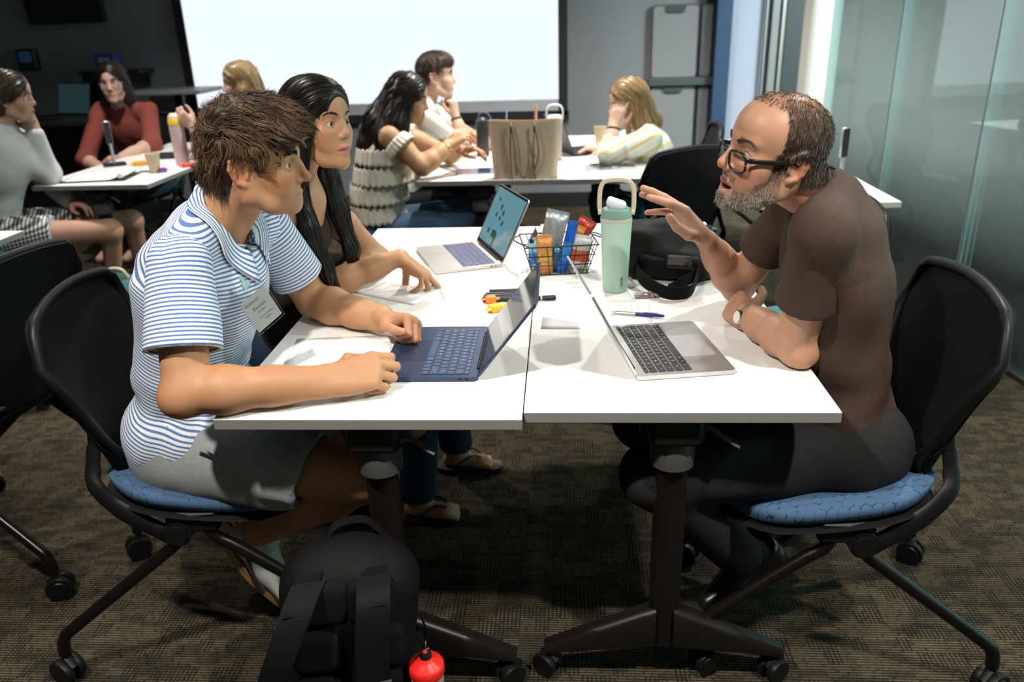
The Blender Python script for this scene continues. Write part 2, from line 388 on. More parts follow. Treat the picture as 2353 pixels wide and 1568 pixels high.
def make_table():
    r = thing('training_table', 'x', 'table')
    tp = MB(); tp.cur = 0
    tp.box((TW/2, TL/2, TH-.0125), (TW, TL, .025), bev=.002)
    o = tp.build('table_top', [mtop, medge], r)
    for p in o.data.polygons:
        if p.normal.z < .5: p.material_index = 1
    for y in (.085, TL-.085):
        m = MB()
        poly = [(.035*math.cos(a)+TW/2+.03*0, .022*math.sin(a)+y) for a in [2*PI*k/20 for k in range(20)]]
        m.prism(poly, .1, .6); lg = m.build('leg', mleg, r, 40)
        c = MB(); c.lathe([(.036, .575), (.046, .578), (.047, .61), (.041, .635), (.03, .638)], (TW/2, y, 0), 22); c.build('collar', mgrey, lg, 40)
        c = MB(); c.box((TW/2, y+.02, .675), (.11, .16, .07), bev=.012); c.cyl((TW/2-.07, y, .672), (TW/2+.07, y, .672), .022, 14); c.build('tilt_bracket', mplas, lg, 40)
        c = MB(); sgn = -1 if y < .5 else 1
        c.tube(smoothpath([(TW/2+.052, y+sgn*.03, .685), (TW/2+.075, y+sgn*.04, .672), (TW/2+.125, y+sgn*.05, .64)], 4), [.008, .008, .007, .0065, .0065, .007, .0075, .008, .006], 8, .6); c.build('lever', mgrey, lg, 60)
        for sg in (-1, 1):
            a = MB(); rings = []
            for k in range(9):
                f = k/8; x = TW/2+sg*(.02+.255*f); zt = .205-.115*f; zb = .105-.03*f; hw = .026-.006*f
                rings.append([(x, y-hw, zb), (x, y+hw, zb), (x, y+hw, zt-.012), (x, y+hw*.6, zt), (x, y-hw*.6, zt), (x, y-hw, zt-.012)])
            if sg < 0: rings = [list(reversed(q)) for q in rings]
            a.ring(rings); ft = a.build('foot', mleg, r, 50)
            co = caster(r, TW/2+sg*.262, y, .03, .6*sg)
    for y in (.3, TL-.3): MB().box((TW/2, y, .70), (.05, .5, .03), bev=.004).build('rail', mplas, r)
    return r
T0 = make_table()
T0['label'] = 'white-topped training table under the dark blue laptop and the student in stripes'; T0['group'] = 'white flip-top training tables'
T0.location = (-.6885, 1.368, 0); T0.rotation_euler.z = math.radians(.1)
GT = 'white flip-top training tables'
dup(T0, (-.0765, 1.399, 0), math.radians(.1), 'white-topped training table under the silver laptop and the mint bottle', GT)
dup(T0, (-.705, 3.865, 0), -.02, 'white-topped training table under the tote bag and the tablet, in front of the screen', GT)
dup(T0, (-.092, 3.855, 0), -.02, 'white-topped training table at which the woman in the pale plaid shirt leans', GT)
dup(T0, (-2.69, 3.92, 0), -.005, 'white-topped training table with clipboard and paper cup, by the red sweater woman', GT)
dup(T0, (-2.725, 1.42, 0), 0, 'white-topped training table corner facing the empty chair beside the striped polo', GT)
st_ = thing('side_table', 'small square white table beside the glass partition', 'table', (1.05, 3.54, 0))
MB().box((0, 0, TH-.0125), (.6, .6, .025), bev=.002).build('table_top', mtop, st_); MB().cyl((0, 0, .05), (0, 0, TH-.025), .03, 20).build('leg', mleg, st_, 40)
for k in range(4): a_ = PI/4+k*PI/2; MB().tube([(0, 0, .09), (.16*math.cos(a_), .16*math.sin(a_), .075), (.3*math.cos(a_), .3*math.sin(a_), .03)], [.024, .02, .016], 10).build('foot', mat('foot_grey', (.25, .26, .27), .4, .3), st_, 60)
# ================================================================ CHAIRS
mm = mat('mesh_black', (.006, .0065, .0075), .75, spec=.15); t = NT(mm)
vv = t.n('ShaderNodeTexVoronoi', i_Scale=420.); t.l(t.obj(), vv.inputs['Vector']); t.bump(vv.outputs[0], .5, .001)
mseat = mat('seat_fabric_blue', (.08, .16, .3), .85, spec=.2); t = NT(mseat)
ob = t.mapping(t.obj(), (44, 44, 0))
def rings_pat(vec, off):
    # rings on a hexagonal lattice: two interleaved grids
    a = t.mapping(vec, (1, .57735, 1), loc=off)
    fr_ = t.n('ShaderNodeVectorMath', operation='FRACTION'); t.l(a, fr_.inputs[0])
    sb = t.n('ShaderNodeVectorMath', operation='SUBTRACT'); t.l(fr_.outputs[0], sb.inputs[0]); sb.inputs[1].default_value = (.5, .5, 0)
    ml = t.n('ShaderNodeVectorMath', operation='MULTIPLY'); t.l(sb.outputs[0], ml.inputs[0]); ml.inputs[1].default_value = (1, 1.732, 0)
    ln = t.n('ShaderNodeVectorMath', operation='LENGTH'); t.l(ml.outputs[0], ln.inputs[0])
    return t.math('ABSOLUTE', t.math('SUBTRACT', ln.outputs['Value'], .52))
d1 = rings_pat(ob, (0, 0, 0)); d2 = rings_pat(ob, (.5, .5, 0))
dm = t.math('MINIMUM', d1, d2)
nz = t.noise(t.mapping(t.obj(), (60, 60, 60)), 1., 1)
line = t.math('MULTIPLY', t.ramp(dm, [(.012, (1, 1, 1)), (.03, (0, 0, 0))]), t.ramp(nz, [(.45, (.18, .18, .18)), (.58, (1, 1, 1))]))
t.base(t.mix(line, t.ramp(t.noise(t.obj(), 300, 2), [(.3, (.052, .105, .19)), (.7, (.066, .128, .225))]), (.006, .01, .02)))
t.bump(t.noise(t.obj(), 500, 2), .4, .001)
mseat2 = noisy('seat_fabric_teal', (.03, .12, .15), (.04, .15, .18), 300, .85, .3, 500)
mtube = mat('tube_black_brown', (.010, .008, .007), .3, .5)
def make_chair():
    r = thing('nesting_chair', 'x', 'chair')
    # seat: upholstered pad with a raised rear and a dropped front edge
    def sec(u):   # u 0 rear .. 1 front -> x, half width, z
        x = -.235+.45*u; hw = .235*(1-abs(2*u-.9)**4*.55); z = .462+.035*(1-u)**2*2-.03*max(0, u-.55)**2*6
        return x, max(hw, .05), z
    m = MB(); rings = []
    N = 22
    for k in range(N+1):
        u = .5-.5*math.cos(PI*k/N); x, hw, z = sec(u)
        e = min(1, 6*min(u, 1-u)+.15); th = .055*e
        rg = []
        for j in range(24):
            a = 2*PI*j/24; cy = math.copysign(abs(math.cos(a))**.6, math.cos(a)); sz = math.copysign(abs(math.sin(a))**.8, math.sin(a))
            rg.append((x, hw*cy, z-.03+th*.5*sz+.012*abs(cy)**3*(1 if sz >= 0 else 0)))
        rings.append(rg)
    m.ring(rings); m.build('seat', mseat, r, 60)
    m = MB(); rings = []
    for k in range(N+1):
        u = .5-.5*math.cos(PI*k/N); x, hw, z = sec(u); hw += .006
        rings.append([(x*1.02, hw*math.cos(2*PI*j/20), z-.058+.012*math.sin(2*PI*j/20)) for j in range(20)])
    m.ring(rings); m.build('seat_shell', mplas, r, 60)
    # backrest: one mesh-covered shell, wide and flared at the top
    def bp(u, v):
        s_ = 2*u-1; q = max(0, (abs(s_)-.72)/.28)
        hw = .15+.105*v**.9
        z = .49+.425*v-.035*s_*s_*v-.07*q**2.2*v**3+.07*q**2.2*(1-v)**3
        hw *= 1-.06*max(0, v-.85)/.15*q
        x = -.232-.06*v-.05*max(0, v-.5)**1.6+.03*s_*s_
        return (x, hw*s_, z)
    b = MB().grid(bp, 20, 18, .014); b.build('backrest', mm, r, 60)
    rim = [bp(0, v/12) for v in range(13)]+[bp(u/14, 1) for u in range(1, 15)]+[bp(1, 1-v/12) for v in range(1, 13)]+[bp(1-u/10, 0) for u in range(1, 11)]
    MB().tube([Vector(p)+Vector((.006, 0, 0)) for p in rim], .0115, 8).build('back_rim', mplas, r, 60)
    for sg in (-1, 1):
        y = sg*.215
        m = MB(); pts = [(-.236, sg*.166, .63), (-.240, sg*.172, .585), (-.246, sg*.184, .54), (-.240, sg*.203, .505), (-.19, y, .445), (-.1, y, .375), (-.075, y, .37)]
        rr = [.012, .016, .018, .02, .022, .024, .018]
        m.tube(smoothpath(pts, 4), [x for i in range(6) for x in (rr[i],)*4]+[rr[-1]], 10, .55, up=(0, 1, 0)); m.build('back_arm', mplas, r, 60)
        m = MB(); m.cyl((-.075, y-.02, .385), (-.075, y+.02, .385), .032, 18); m.cyl((-.075, y-.028*1, .385), (-.075, y+.028, .385), .024, 18); m.build('pivot', mplas, r, 40)
        for nm, pts in (('leg', [(-.06, y, .40), (-.085, y*1.01, .355), (-.14, y*1.03, .31), (-.335, y*1.12, .165), (-.375, y*1.14, .13), (-.385, y*1.14, .085)]),
                        ('leg', [(-.02, y, .41), (0.0, y*.98, .36), (.05, y*.97, .32), (.2, y*.97, .19), (.235, y*.97, .15), (.24, y*.97, .085)])):
            MB().tube(smoothpath(pts, 5), .0145, 10).build(nm, mtube, r, 60)
            caster(r, pts[-1][0], pts[-1][1], .035, .5*sg)
        MB().box((-.04, y, .41), (.12, .03, .06), bev=.01).build('side_bracket', mplas, r)
    MB().cyl((-.04, -.21, .40), (-.04, .21, .40), .014, 12).build('cross_bar', mtube, r, 40)
    return r
CH0 = make_chair(); GC = 'nesting chairs on casters'
CH0['label'] = 'black-backed nesting chair with blue ring-patterned seat, under the student in stripes'; CH0['group'] = GC
CH0.location = (-.835, 1.72, 0); CH0.rotation_euler.z = math.radians(8)
CHR = dup(CH0, (.575, 1.70, 0), math.radians(178), 'black-backed nesting chair with blue ring-patterned seat, under the man in brown', GC)
for x, y, a, lab in (
    (-.86, 2.37, -4, 'black nesting chair of the person in the brown vest'),
    (-1.74, 2.02, 172, 'empty black nesting chair beside the striped polo, turned to the left table'),
    (-.95, 4.12, 8, 'black nesting chair under the person in the cream ruffled top'),
    (-.85, 4.76, 5, 'black nesting chair under the person in the white T-shirt'),
    (.53, 4.42, 178, 'black nesting chair under the person in the pale plaid shirt'),
    (.48, 3.87, 112, 'empty black nesting chair at the corner of the rear table before the plaid shirt'),
    (1.02, 5.15, 165, 'empty black nesting chair with teal seat before the blue pilaster'),
    (.63, 2.48, 180, 'empty black nesting chair next to the bearded person, behind the brown T-shirt'),
    (-2.93, 5.45, -86, 'black nesting chair under the person in the red sweater'),
    (-2.86, 3.90, 5, 'black nesting chair under the person in the grey hoodie'),
    (-1.72, 4.74, 176, 'black nesting chair under the blonde person in front of the screen')):
    c = dup(CH0, (x, y, 0), math.radians(a), lab, GC)
    for ch in c.children:
        if ch.name.startswith('seat') and not ch.name.startswith('seat_shell'):
            ch.data = ch.data.copy(); ch.data.materials[0] = mseat2
# ================================================================ IMPLICIT SURFACE MODELLER (bodies, clothes, bags)
BIG = .25
def A3(v): return np.array(v, dtype=np.float64)
def nrm(v): v = A3(v); return v/np.linalg.norm(v)
class XF:   # rigid frame with uniform scale
    def __init__(s, o=(0, 0, 0), R=None, sc=1.): s.o = A3(o); s.R = np.eye(3) if R is None else np.array(R, float); s.s = sc
    def p(s, v): return s.o+s.s*(s.R @ A3(v))
    def d(s, v): return s.R @ A3(v)
    def inv(s, P): return ((np.asarray(P)-s.o) @ s.R)/s.s
def basis(x, zhint):
    x = nrm(x); z = A3(zhint); z = nrm(z-x*(z@x)); y = np.cross(z, x); return np.stack([x, y, z], 1)
def euler(yaw, pitch=0, roll=0):  # head frame: x forward, y left, z up; pitch>0 looks up, roll>0 leans to own right
    cy, sy = math.cos(yaw), math.sin(yaw); cp, sp = math.cos(-pitch), math.sin(-pitch); cr, sr = math.cos(roll), math.sin(roll)
    return np.array([[cy, -sy, 0], [sy, cy, 0], [0, 0, 1]]) @ np.array([[cp, 0, sp], [0, 1, 0], [-sp, 0, cp]]) @ np.array([[1, 0, 0], [0, cr, -sr], [0, sr, cr]])
class Op:
    __slots__ = ('lo', 'hi', 'fn', 'mode', 'k')
    def __init__(s, lo, hi, fn, mode='u', k=.01): s.lo = A3(lo); s.hi = A3(hi); s.fn = fn; s.mode = mode; s.k = k
def _eval(ops, x, y, z):
    D = np.full((len(x), len(y), len(z)), BIG, np.float32)
    hh = (x[1]-x[0]) if len(x) > 1 else .003
    for o in ops:
        pad = o.k+2.5*hh+(.01 if o.mode == 'd' else 0)
        sl = []
        for ax, a in enumerate((x, y, z)):
            i0 = np.searchsorted(a, o.lo[ax]-pad); i1 = np.searchsorted(a, o.hi[ax]+pad)
            sl.append(slice(i0, i1))
        if any(q.stop <= q.start for q in sl): continue
        X, Y, Z = x[sl[0]], y[sl[1]], z[sl[2]]
        a = D[sl[0], sl[1], sl[2]]; b = o.fn(X, Y, Z).astype(np.float32)
        if o.mode == 'd': a += b; continue
        if o.mode == 's': b = -b; h_ = np.maximum(o.k-np.abs(a-b), 0)/max(o.k, 1e-6); r = np.maximum(a, b)+h_*h_*o.k*.25
        else: h_ = np.maximum(o.k-np.abs(a-b), 0)/max(o.k, 1e-6); r = np.minimum(a, b)-h_*h_*o.k*.25
        D[sl[0], sl[1], sl[2]] = r
    return D
class Fld:
    def __init__(s, xf=None): s.ops = []; s.x = xf or XF()
    def at(s, xf): s.x = xf; return s
    def _add(s, lo, hi, fn, mode, k): s.ops.append(Op(lo, hi, fn, mode, k)); return s
    def cone(s, a, b, r1, r2=None, k=.01, mode='u', flat=None):
        """tapered capsule; flat=(axis, factor) squashes it along a direction"""
        r2 = r1 if r2 is None else r2; a = s.x.p(a); b = s.x.p(b); r1 *= s.x.s; r2 *= s.x.s; k *= s.x.s
        ba = b-a; L2 = max(ba@ba, 1e-9); R = max(r1, r2); n = None
        if flat is not None: n = nrm(s.x.d(flat[0])); ff = 1/flat[1]-1
        def fn(X, Y, Z):
            dx = X[:, None, None]-a[0]; dy = Y[None, :, None]-a[1]; dz = Z[None, None, :]-a[2]
            t = np.clip((dx*ba[0]+dy*ba[1]+dz*ba[2])/L2, 0, 1)
            qx = dx-t*ba[0]; qy = dy-t*ba[1]; qz = dz-t*ba[2]
            if n is not None:
                q = (qx*n[0]+qy*n[1]+qz*n[2])*ff; qx = qx+q*n[0]; qy = qy+q*n[1]; qz = qz+q*n[2]
            return np.sqrt(qx*qx+qy*qy+qz*qz)-(r1+(r2-r1)*t)
        return s._add(np.minimum(a, b)-R, np.maximum(a, b)+R, fn, mode, k)
    def chain(s, pts, rs, k=.01, mode='u', flat=None):
        for i in range(len(pts)-1): s.cone(pts[i], pts[i+1], rs[i], rs[i+1], k, mode, flat)
        return s
    def ell(s, c, r, k=.01, mode='u', R=None):
        c = s.x.p(c); r = A3(r)*s.x.s; k *= s.x.s; M = s.x.R if R is None else s.x.R @ np.array(R, float)
        ext = np.sqrt(((M*r)**2).sum(1))
        def fn(X, Y, Z):
            dx = X[:, None, None]-c[0]; dy = Y[None, :, None]-c[1]; dz = Z[None, None, :]-c[2]
            u = dx*M[0, 0]+dy*M[1, 0]+dz*M[2, 0]; v = dx*M[0, 1]+dy*M[1, 1]+dz*M[2, 1]; w = dx*M[0, 2]+dy*M[1, 2]+dz*M[2, 2]
            k0 = np.sqrt((u/r[0])**2+(v/r[1])**2+(w/r[2])**2); k1 = np.sqrt((u/r[0]**2)**2+(v/r[1]**2)**2+(w/r[2]**2)**2)
            return k0*(k0-1)/np.maximum(k1, 1e-6)
        return s._add(c-ext, c+ext, fn, mode, k)
    def sph(s, c, r, k=.01, mode='u'): return s.ell(c, (r, r, r), k, mode)
    def box(s, c, h, rad=.005, k=.005, mode='u', R=None):
        c = s.x.p(c); h = A3(h)*s.x.s-rad; k *= s.x.s; M = s.x.R if R is None else s.x.R @ np.array(R, float)
        ext = (np.abs(M)*(h+rad)).sum(1)
        def fn(X, Y, Z):
            dx = X[:, None, None]-c[0]; dy = Y[None, :, None]-c[1]; dz = Z[None, None, :]-c[2]
            q = [np.abs(dx*M[0, i]+dy*M[1, i]+dz*M[2, i])-h[i] for i in range(3)]
            return np.sqrt(np.maximum(q[0], 0)**2+np.maximum(q[1], 0)**2+np.maximum(q[2], 0)**2)+np.minimum(np.maximum(np.maximum(q[0], q[1]), q[2]), 0)-rad
        return s._add(c-ext, c+ext, fn, mode, k)
    def cut(s, pt, n, k=.002, reach=.3):
        """remove everything on the n side of the plane (within reach)"""
        pt = s.x.p(pt); n = nrm(s.x.d(n)); k *= s.x.s
        def fn(X, Y, Z):
            d = (X[:, None, None]-pt[0])*n[0]+(Y[None, :, None]-pt[1])*n[1]+(Z[None, None, :]-pt[2])*n[2]
            return -d
        return s._add(pt-reach, pt+reach, fn, 's', k)
    def disp(s, lo, hi, f):
        return s._add(lo, hi, lambda X, Y, Z: f(X[:, None, None], Y[None, :, None], Z[None, None, :])*np.ones((len(X), len(Y), len(Z))), 'd', .0)
    def group(s, sub, k=.004, mode='u'):
        lo = np.min([o.lo for o in sub.ops if o.mode == 'u'], 0); hi = np.max([o.hi for o in sub.ops if o.mode == 'u'], 0)
        return s._add(lo, hi, lambda X, Y, Z: _eval(sub.ops, X, Y, Z), mode, k)
    def bounds(s):
        lo = np.min([o.lo for o in s.ops if o.mode == 'u'], 0); hi = np.max([o.hi for o in s.ops if o.mode == 'u'], 0); return lo, hi
    def grid(s, h, lo=None, hi=None):
        l2, h2 = s.bounds(); lo = l2-2.6*h if lo is None else A3(lo); hi = h2+2.6*h if hi is None else A3(hi)
        lo = np.maximum(lo, l2-2.6*h); hi = np.minimum(hi, h2+2.6*h)
        x, y, z = [np.arange(lo[i], hi[i]+h, h) for i in range(3)]
        return _eval(s.ops, x, y, z), A3([x[0], y[0], z[0]])
    def mesh(s, h, lo=None, hi=None):
        D, o = s.grid(h, lo, hi); return nets(D, o, h)
def nets(D, o, h):
    s = D < 0
    nx, ny, nz = D.shape; c = np.zeros((nx-1, ny-1, nz-1), np.int8)
    for i in (0, 1):
        for j in (0, 1):
            for k in (0, 1): c += s[i:nx-1+i, j:ny-1+j, k:nz-1+k]
    act = (c > 0) & (c < 8); ii = np.argwhere(act); n = len(ii)
    if n == 0: return np.zeros((0, 3)), np.zeros((0, 4), int)
    idx = np.full(act.shape, -1, np.int32); idx[act] = np.arange(n)
    acc = np.zeros((n, 3)); cnt = np.zeros(n)
    for ax in range(3):
        o1, o2 = [q for q in range(3) if q != ax]
        for a in (0, 1):
            for b in (0, 1):
                p0 = ii.copy(); p0[:, o1] += a; p0[:, o2] += b; p1 = p0.copy(); p1[:, ax] += 1
                d0 = D[p0[:, 0], p0[:, 1], p0[:, 2]]; d1 = D[p1[:, 0], p1[:, 1], p1[:, 2]]
                m = (d0 < 0) != (d1 < 0); t = np.where(m, d0/np.where(m, d0-d1, 1), 0)
                q = (p0-ii).astype(float); q[:, ax] += t; acc[m] += q[m]; cnt += m
    V = o+h*(ii+acc/cnt[:, None]); F = []
    for ax in range(3):
        o1, o2 = [(1, 2), (2, 0), (0, 1)][ax]
        sl0 = [slice(None)]*3; sl1 = [slice(None)]*3; sl0[ax] = slice(0, -1); sl1[ax] = slice(1, None)
        a = s[tuple(sl0)]; b = s[tuple(sl1)]; e = np.argwhere(a != b)
        ok = (e[:, o1] > 0) & (e[:, o2] > 0) & (e[:, o1] < D.shape[o1]-1) & (e[:, o2] < D.shape[o2]-1); e = e[ok]
        if not len(e): continue
        fl = a[e[:, 0], e[:, 1], e[:, 2]]
        q = []
        for da, db in ((1, 1), (0, 1), (0, 0), (1, 0)):
            p = e.copy(); p[:, o1] -= da; p[:, o2] -= db; q.append(idx[p[:, 0], p[:, 1], p[:, 2]])
        q = np.stack(q, 1); q[~fl] = q[~fl][:, ::-1]; F.append(q)
    return V, np.concatenate(F)
def vnoise(P, sc, seed=0):
    """cheap smooth 3-D noise in about -1..1"""
    r = np.random.default_rng(seed); out = np.zeros(len(P))
    for i in range(5):
        d = r.normal(size=3); d /= np.linalg.norm(d); out += np.sin(P @ d*sc*(1+.55*i)+r.uniform(0, 6.28)+1.3*np.sin(P @ np.roll(d, 1)*sc*.7+i))/(1+.35*i)
    return out/2.6
def np_obj(name, V, F, m, parent=None, attrs=None, mats=None, smooth=True):
    me = bpy.data.meshes.new(name); V = np.asarray(V, np.float32); 
    off = np.zeros(3, np.float32)
    if parent is not None:
        q = parent
        while q is not None: off += np.array(q.location, np.float32); q = q.parent
    nF = sum(len(f) for f in F) if isinstance(F, list) else len(F)
    Fs = F if isinstance(F, list) else [F]
    me.vertices.add(len(V)); me.vertices.foreach_set('co', (V-off).ravel())
    lt = np.concatenate([np.full(len(f), f.shape[1], np.int32) for f in Fs]); ls = np.concatenate([[0], np.cumsum(lt)[:-1]]).astype(np.int32)
    lv = np.concatenate([f.ravel() for f in Fs]).astype(np.int32)
    me.loops.add(len(lv)); me.loops.foreach_set('vertex_index', lv)
    me.polygons.add(len(lt)); me.polygons.foreach_set('loop_start', ls)
    try: me.polygons.foreach_set('loop_total', lt)
    except Exception: pass
    for x in (m if isinstance(m, (list, tuple)) else [m]): me.materials.append(x)
    if mats is not None: me.polygons.foreach_set('material_index', mats.astype(np.int32))
    me.polygons.foreach_set('use_smooth', np.full(len(lt), smooth))
    me.update(calc_edges=True); me.validate()
    for k, v in (attrs or {}).items():
        v = np.asarray(v, np.float32)
        if v.ndim == 1: a = me.attributes.new(k, 'FLOAT', 'POINT'); a.data.foreach_set('value', v)
        else:
            a = me.attributes.new(k, 'FLOAT_COLOR', 'POINT'); a.data.foreach_set('color', np.concatenate([v, np.ones((len(v), 1), np.float32)], 1).ravel())
    o = bpy.data.objects.new(name, me); COL.objects.link(o)
    if parent is not None: o.parent = parent
    return o
def cat_mesh(lst):
    V = []; F = []; n = 0
    for v, f in lst: V.append(v); F.append(f+n); n += len(v)
    return np.concatenate(V), np.concatenate(F)
def tri_sample(V, F, n, rng):
    T = np.concatenate([F[:, [0, 1, 2]], F[:, [0, 2, 3]]]); a, b, c = V[T[:, 0]], V[T[:, 1]], V[T[:, 2]]
    N = np.cross(b-a, c-a); ar = np.linalg.norm(N, axis=1); i = rng.choice(len(T), n, p=ar/ar.sum())
    u, v = rng.random(n), rng.random(n); w = u+v > 1; u[w] = 1-u[w]; v[w] = 1-v[w]
    return a[i]+(b[i]-a[i])*u[:, None]+(c[i]-a[i])*v[:, None], N[i]/np.maximum(ar[i], 1e-12)[:, None]
class Sampler:
    def __init__(s, D, o, h): s.D, s.o, s.h = D, o, h
    def __call__(s, P):
        q = (P-s.o)/s.h; q = np.clip(q, 0, np.array(s.D.shape)-1.001); i = q.astype(int); f = q-i; r = 0
        for a in (0, 1):
            for b in (0, 1):
                for c in (0, 1):
                    w = (f[:, 0] if a else 1-f[:, 0])*(f[:, 1] if b else 1-f[:, 1])*(f[:, 2] if c else 1-f[:, 2])
                    r = r+w*s.D[i[:, 0]+a, i[:, 1]+b, i[:, 2]+c]
        return r
    def grad(s, P):
        e = s.h*.9; g = np.stack([s(P+d)-s(P-d) for d in np.eye(3)*e], 1); return g/np.maximum(np.linalg.norm(g, axis=1, keepdims=True), 1e-9)
def strands_mesh(L, rad, cols, N=None, seed=0):
    """L: (n, m, 3) polylines -> thin tapered ribbons lying along N (or turned at random); rad (n,), cols (n,3)"""
    n, m, _ = L.shape; d = np.gradient(L, axis=1); d /= np.maximum(np.linalg.norm(d, axis=2, keepdims=True), 1e-9); rng = np.random.default_rng(seed)
    if N is None: N = np.repeat(rng.normal(size=(n, 1, 3)), m, 1)
    u = np.cross(d, N); u /= np.maximum(np.linalg.norm(u, axis=2, keepdims=True), 1e-9); v = np.cross(u, d); t = rng.normal(size=(n, 1, 1))*.55; u = u*np.cos(t)+v*np.sin(t)
    tp = (1-.75*np.linspace(0, 1, m)**2)[None, :, None]*rad[:, None, None]*1.35
    V = np.stack([L-u*tp, L+u*tp], 2).reshape(-1, 3); b = np.arange(n*m*2).reshape(n, m, 2)
    F = np.stack([b[:, :-1, 0], b[:, :-1, 1], b[:, 1:, 1], b[:, 1:, 0]], -1).reshape(-1, 4)
    return V, F, np.repeat(cols, m*2, 0)
def grow(S, P, flow, m, step, lift0, lift1, wob=0., wsc=40., seed=0, blend=.5):
    """trace strands over the surface of sampler S"""
    n = len(P); L = np.zeros((n, m, 3)); NN = np.zeros((n, m, 3)); p = P.copy(); d = None
    for i in range(m):
        N = S.grad(p); f = flow(p)
        if wob:
            w = np.stack([vnoise(p, wsc, seed+q) for q in range(3)], 1); f = f+wob*w
        f = f-N*(f*N).sum(1, keepdims=True); f /= np.maximum(np.linalg.norm(f, axis=1, keepdims=True), 1e-9)
        d = f if d is None else d*blend+f*(1-blend)
        tgt = lift0+(lift1-lift0)*(i/(m-1))**1.5
        e = (S(p)-tgt); p = p-N*np.clip(e, -.006, .006)[:, None]; L[:, i] = p; NN[:, i] = N; p = p+d*step[:, None]
    return L, NN
# ---------------------------------------------------------------- skin, hair, cloth materials
def skin_mat(name, rough=.42, stub=None):
    m = mat(name, (.5, .3, .2), rough+.1, spec=.35); t = NT(m)
    c = t.attr('col', 'Color'); nz = t.noise(t.obj(), 260, 3); n2 = t.noise(t.obj(), 35, 3)
    c = t.mix(t.math('MULTIPLY', t.ramp(nz, [(.35, (0, 0, 0)), (.75, (1, 1, 1))]), .12), c, t.mix(1., c, (.72, .5, .42), 'MULTIPLY'))
    c = t.mix(t.math('MULTIPLY', t.ramp(n2, [(.4, (0, 0, 0)), (.7, (1, 1, 1))]), .18), c, t.mix(1., c, (.86, .72, .66), 'MULTIPLY'))
    t.base(c); t.b.inputs['Subsurface Weight'].default_value = .12; t.b.inputs['Subsurface Radius'].default_value = (.008, .003, .0015); t.b.inputs['Subsurface Scale'].default_value = 1.
    v2 = t.n('ShaderNodeTexVoronoi', i_Scale=900.); t.l(t.obj(), v2.inputs['Vector'])
    t.bump(t.math('ADD', v2.outputs[0], t.math('MULTIPLY', nz, 1.2)), .12, .0006); return m
def hair_mat(name, rough=.5, spec=.35):
    m = mat(name, (.1, .06, .03), rough, spec=spec); t = NT(m); t.base(t.attr('col', 'Color')); return m
def cloth_mat(name, c1, c2=None, weave=900, rough=.85, bump=.25):
    m = mat(name, c1, rough, spec=.2); t = NT(m); c2 = c2 or tuple(x*.85 for x in c1)
    t.base(t.ramp(t.noise(t.obj(), 90, 4), [(.3, c2), (.7, c1)]))
    h_ = t.math('ADD', t.noise(t.obj(), weave, 2), t.math('MULTIPLY', t.noise(t.obj(), 55, 4, .6), 1.5)); t.bump(h_, bump, .0012); return m
# ---------------------------------------------------------------- anatomy
def ear(F, sy, k=.003, sc=1.):
    y0 = .0665; sc *= .93
    def q(x, out, z): return (-.008+x*sc-.1*z, sy*(y0+out), -.002+z*sc)
    G = Fld(F.x)
    rim = [(.013, .004, .003), (.016, .007, .02), (.009, .010, .031), (-.005, .012, .034), (-.017, .0145, .026), (-.021, .015, .008), (-.016, .012, -.010), (-.007, .008, -.022), (.003, .005, -.027)]
    G.chain([q(*r) for r in rim], [.0042, .0042, .0042, .0044, .0046, .0044, .004, .0055, .0058], k=.003)
    G.cone(q(-.004, .006, .018), q(-.003, .004, -.014), .014, .011, k=.005, flat=((0, 1, 0), .3))
    G.chain([q(-.008, .012, .022), q(-.012, .0135, .006), q(-.008, .012, -.008)], [.003, .0034, .003], k=.004)
    G.cone(q(.013, .006, -.002), q(.012, .006, -.01), .0042, .004, k=.003)
    G.ell(q(.003, .013, -.003), (.0085, .0095, .011), k=.004, mode='s')
    F.group(G, k=.006)
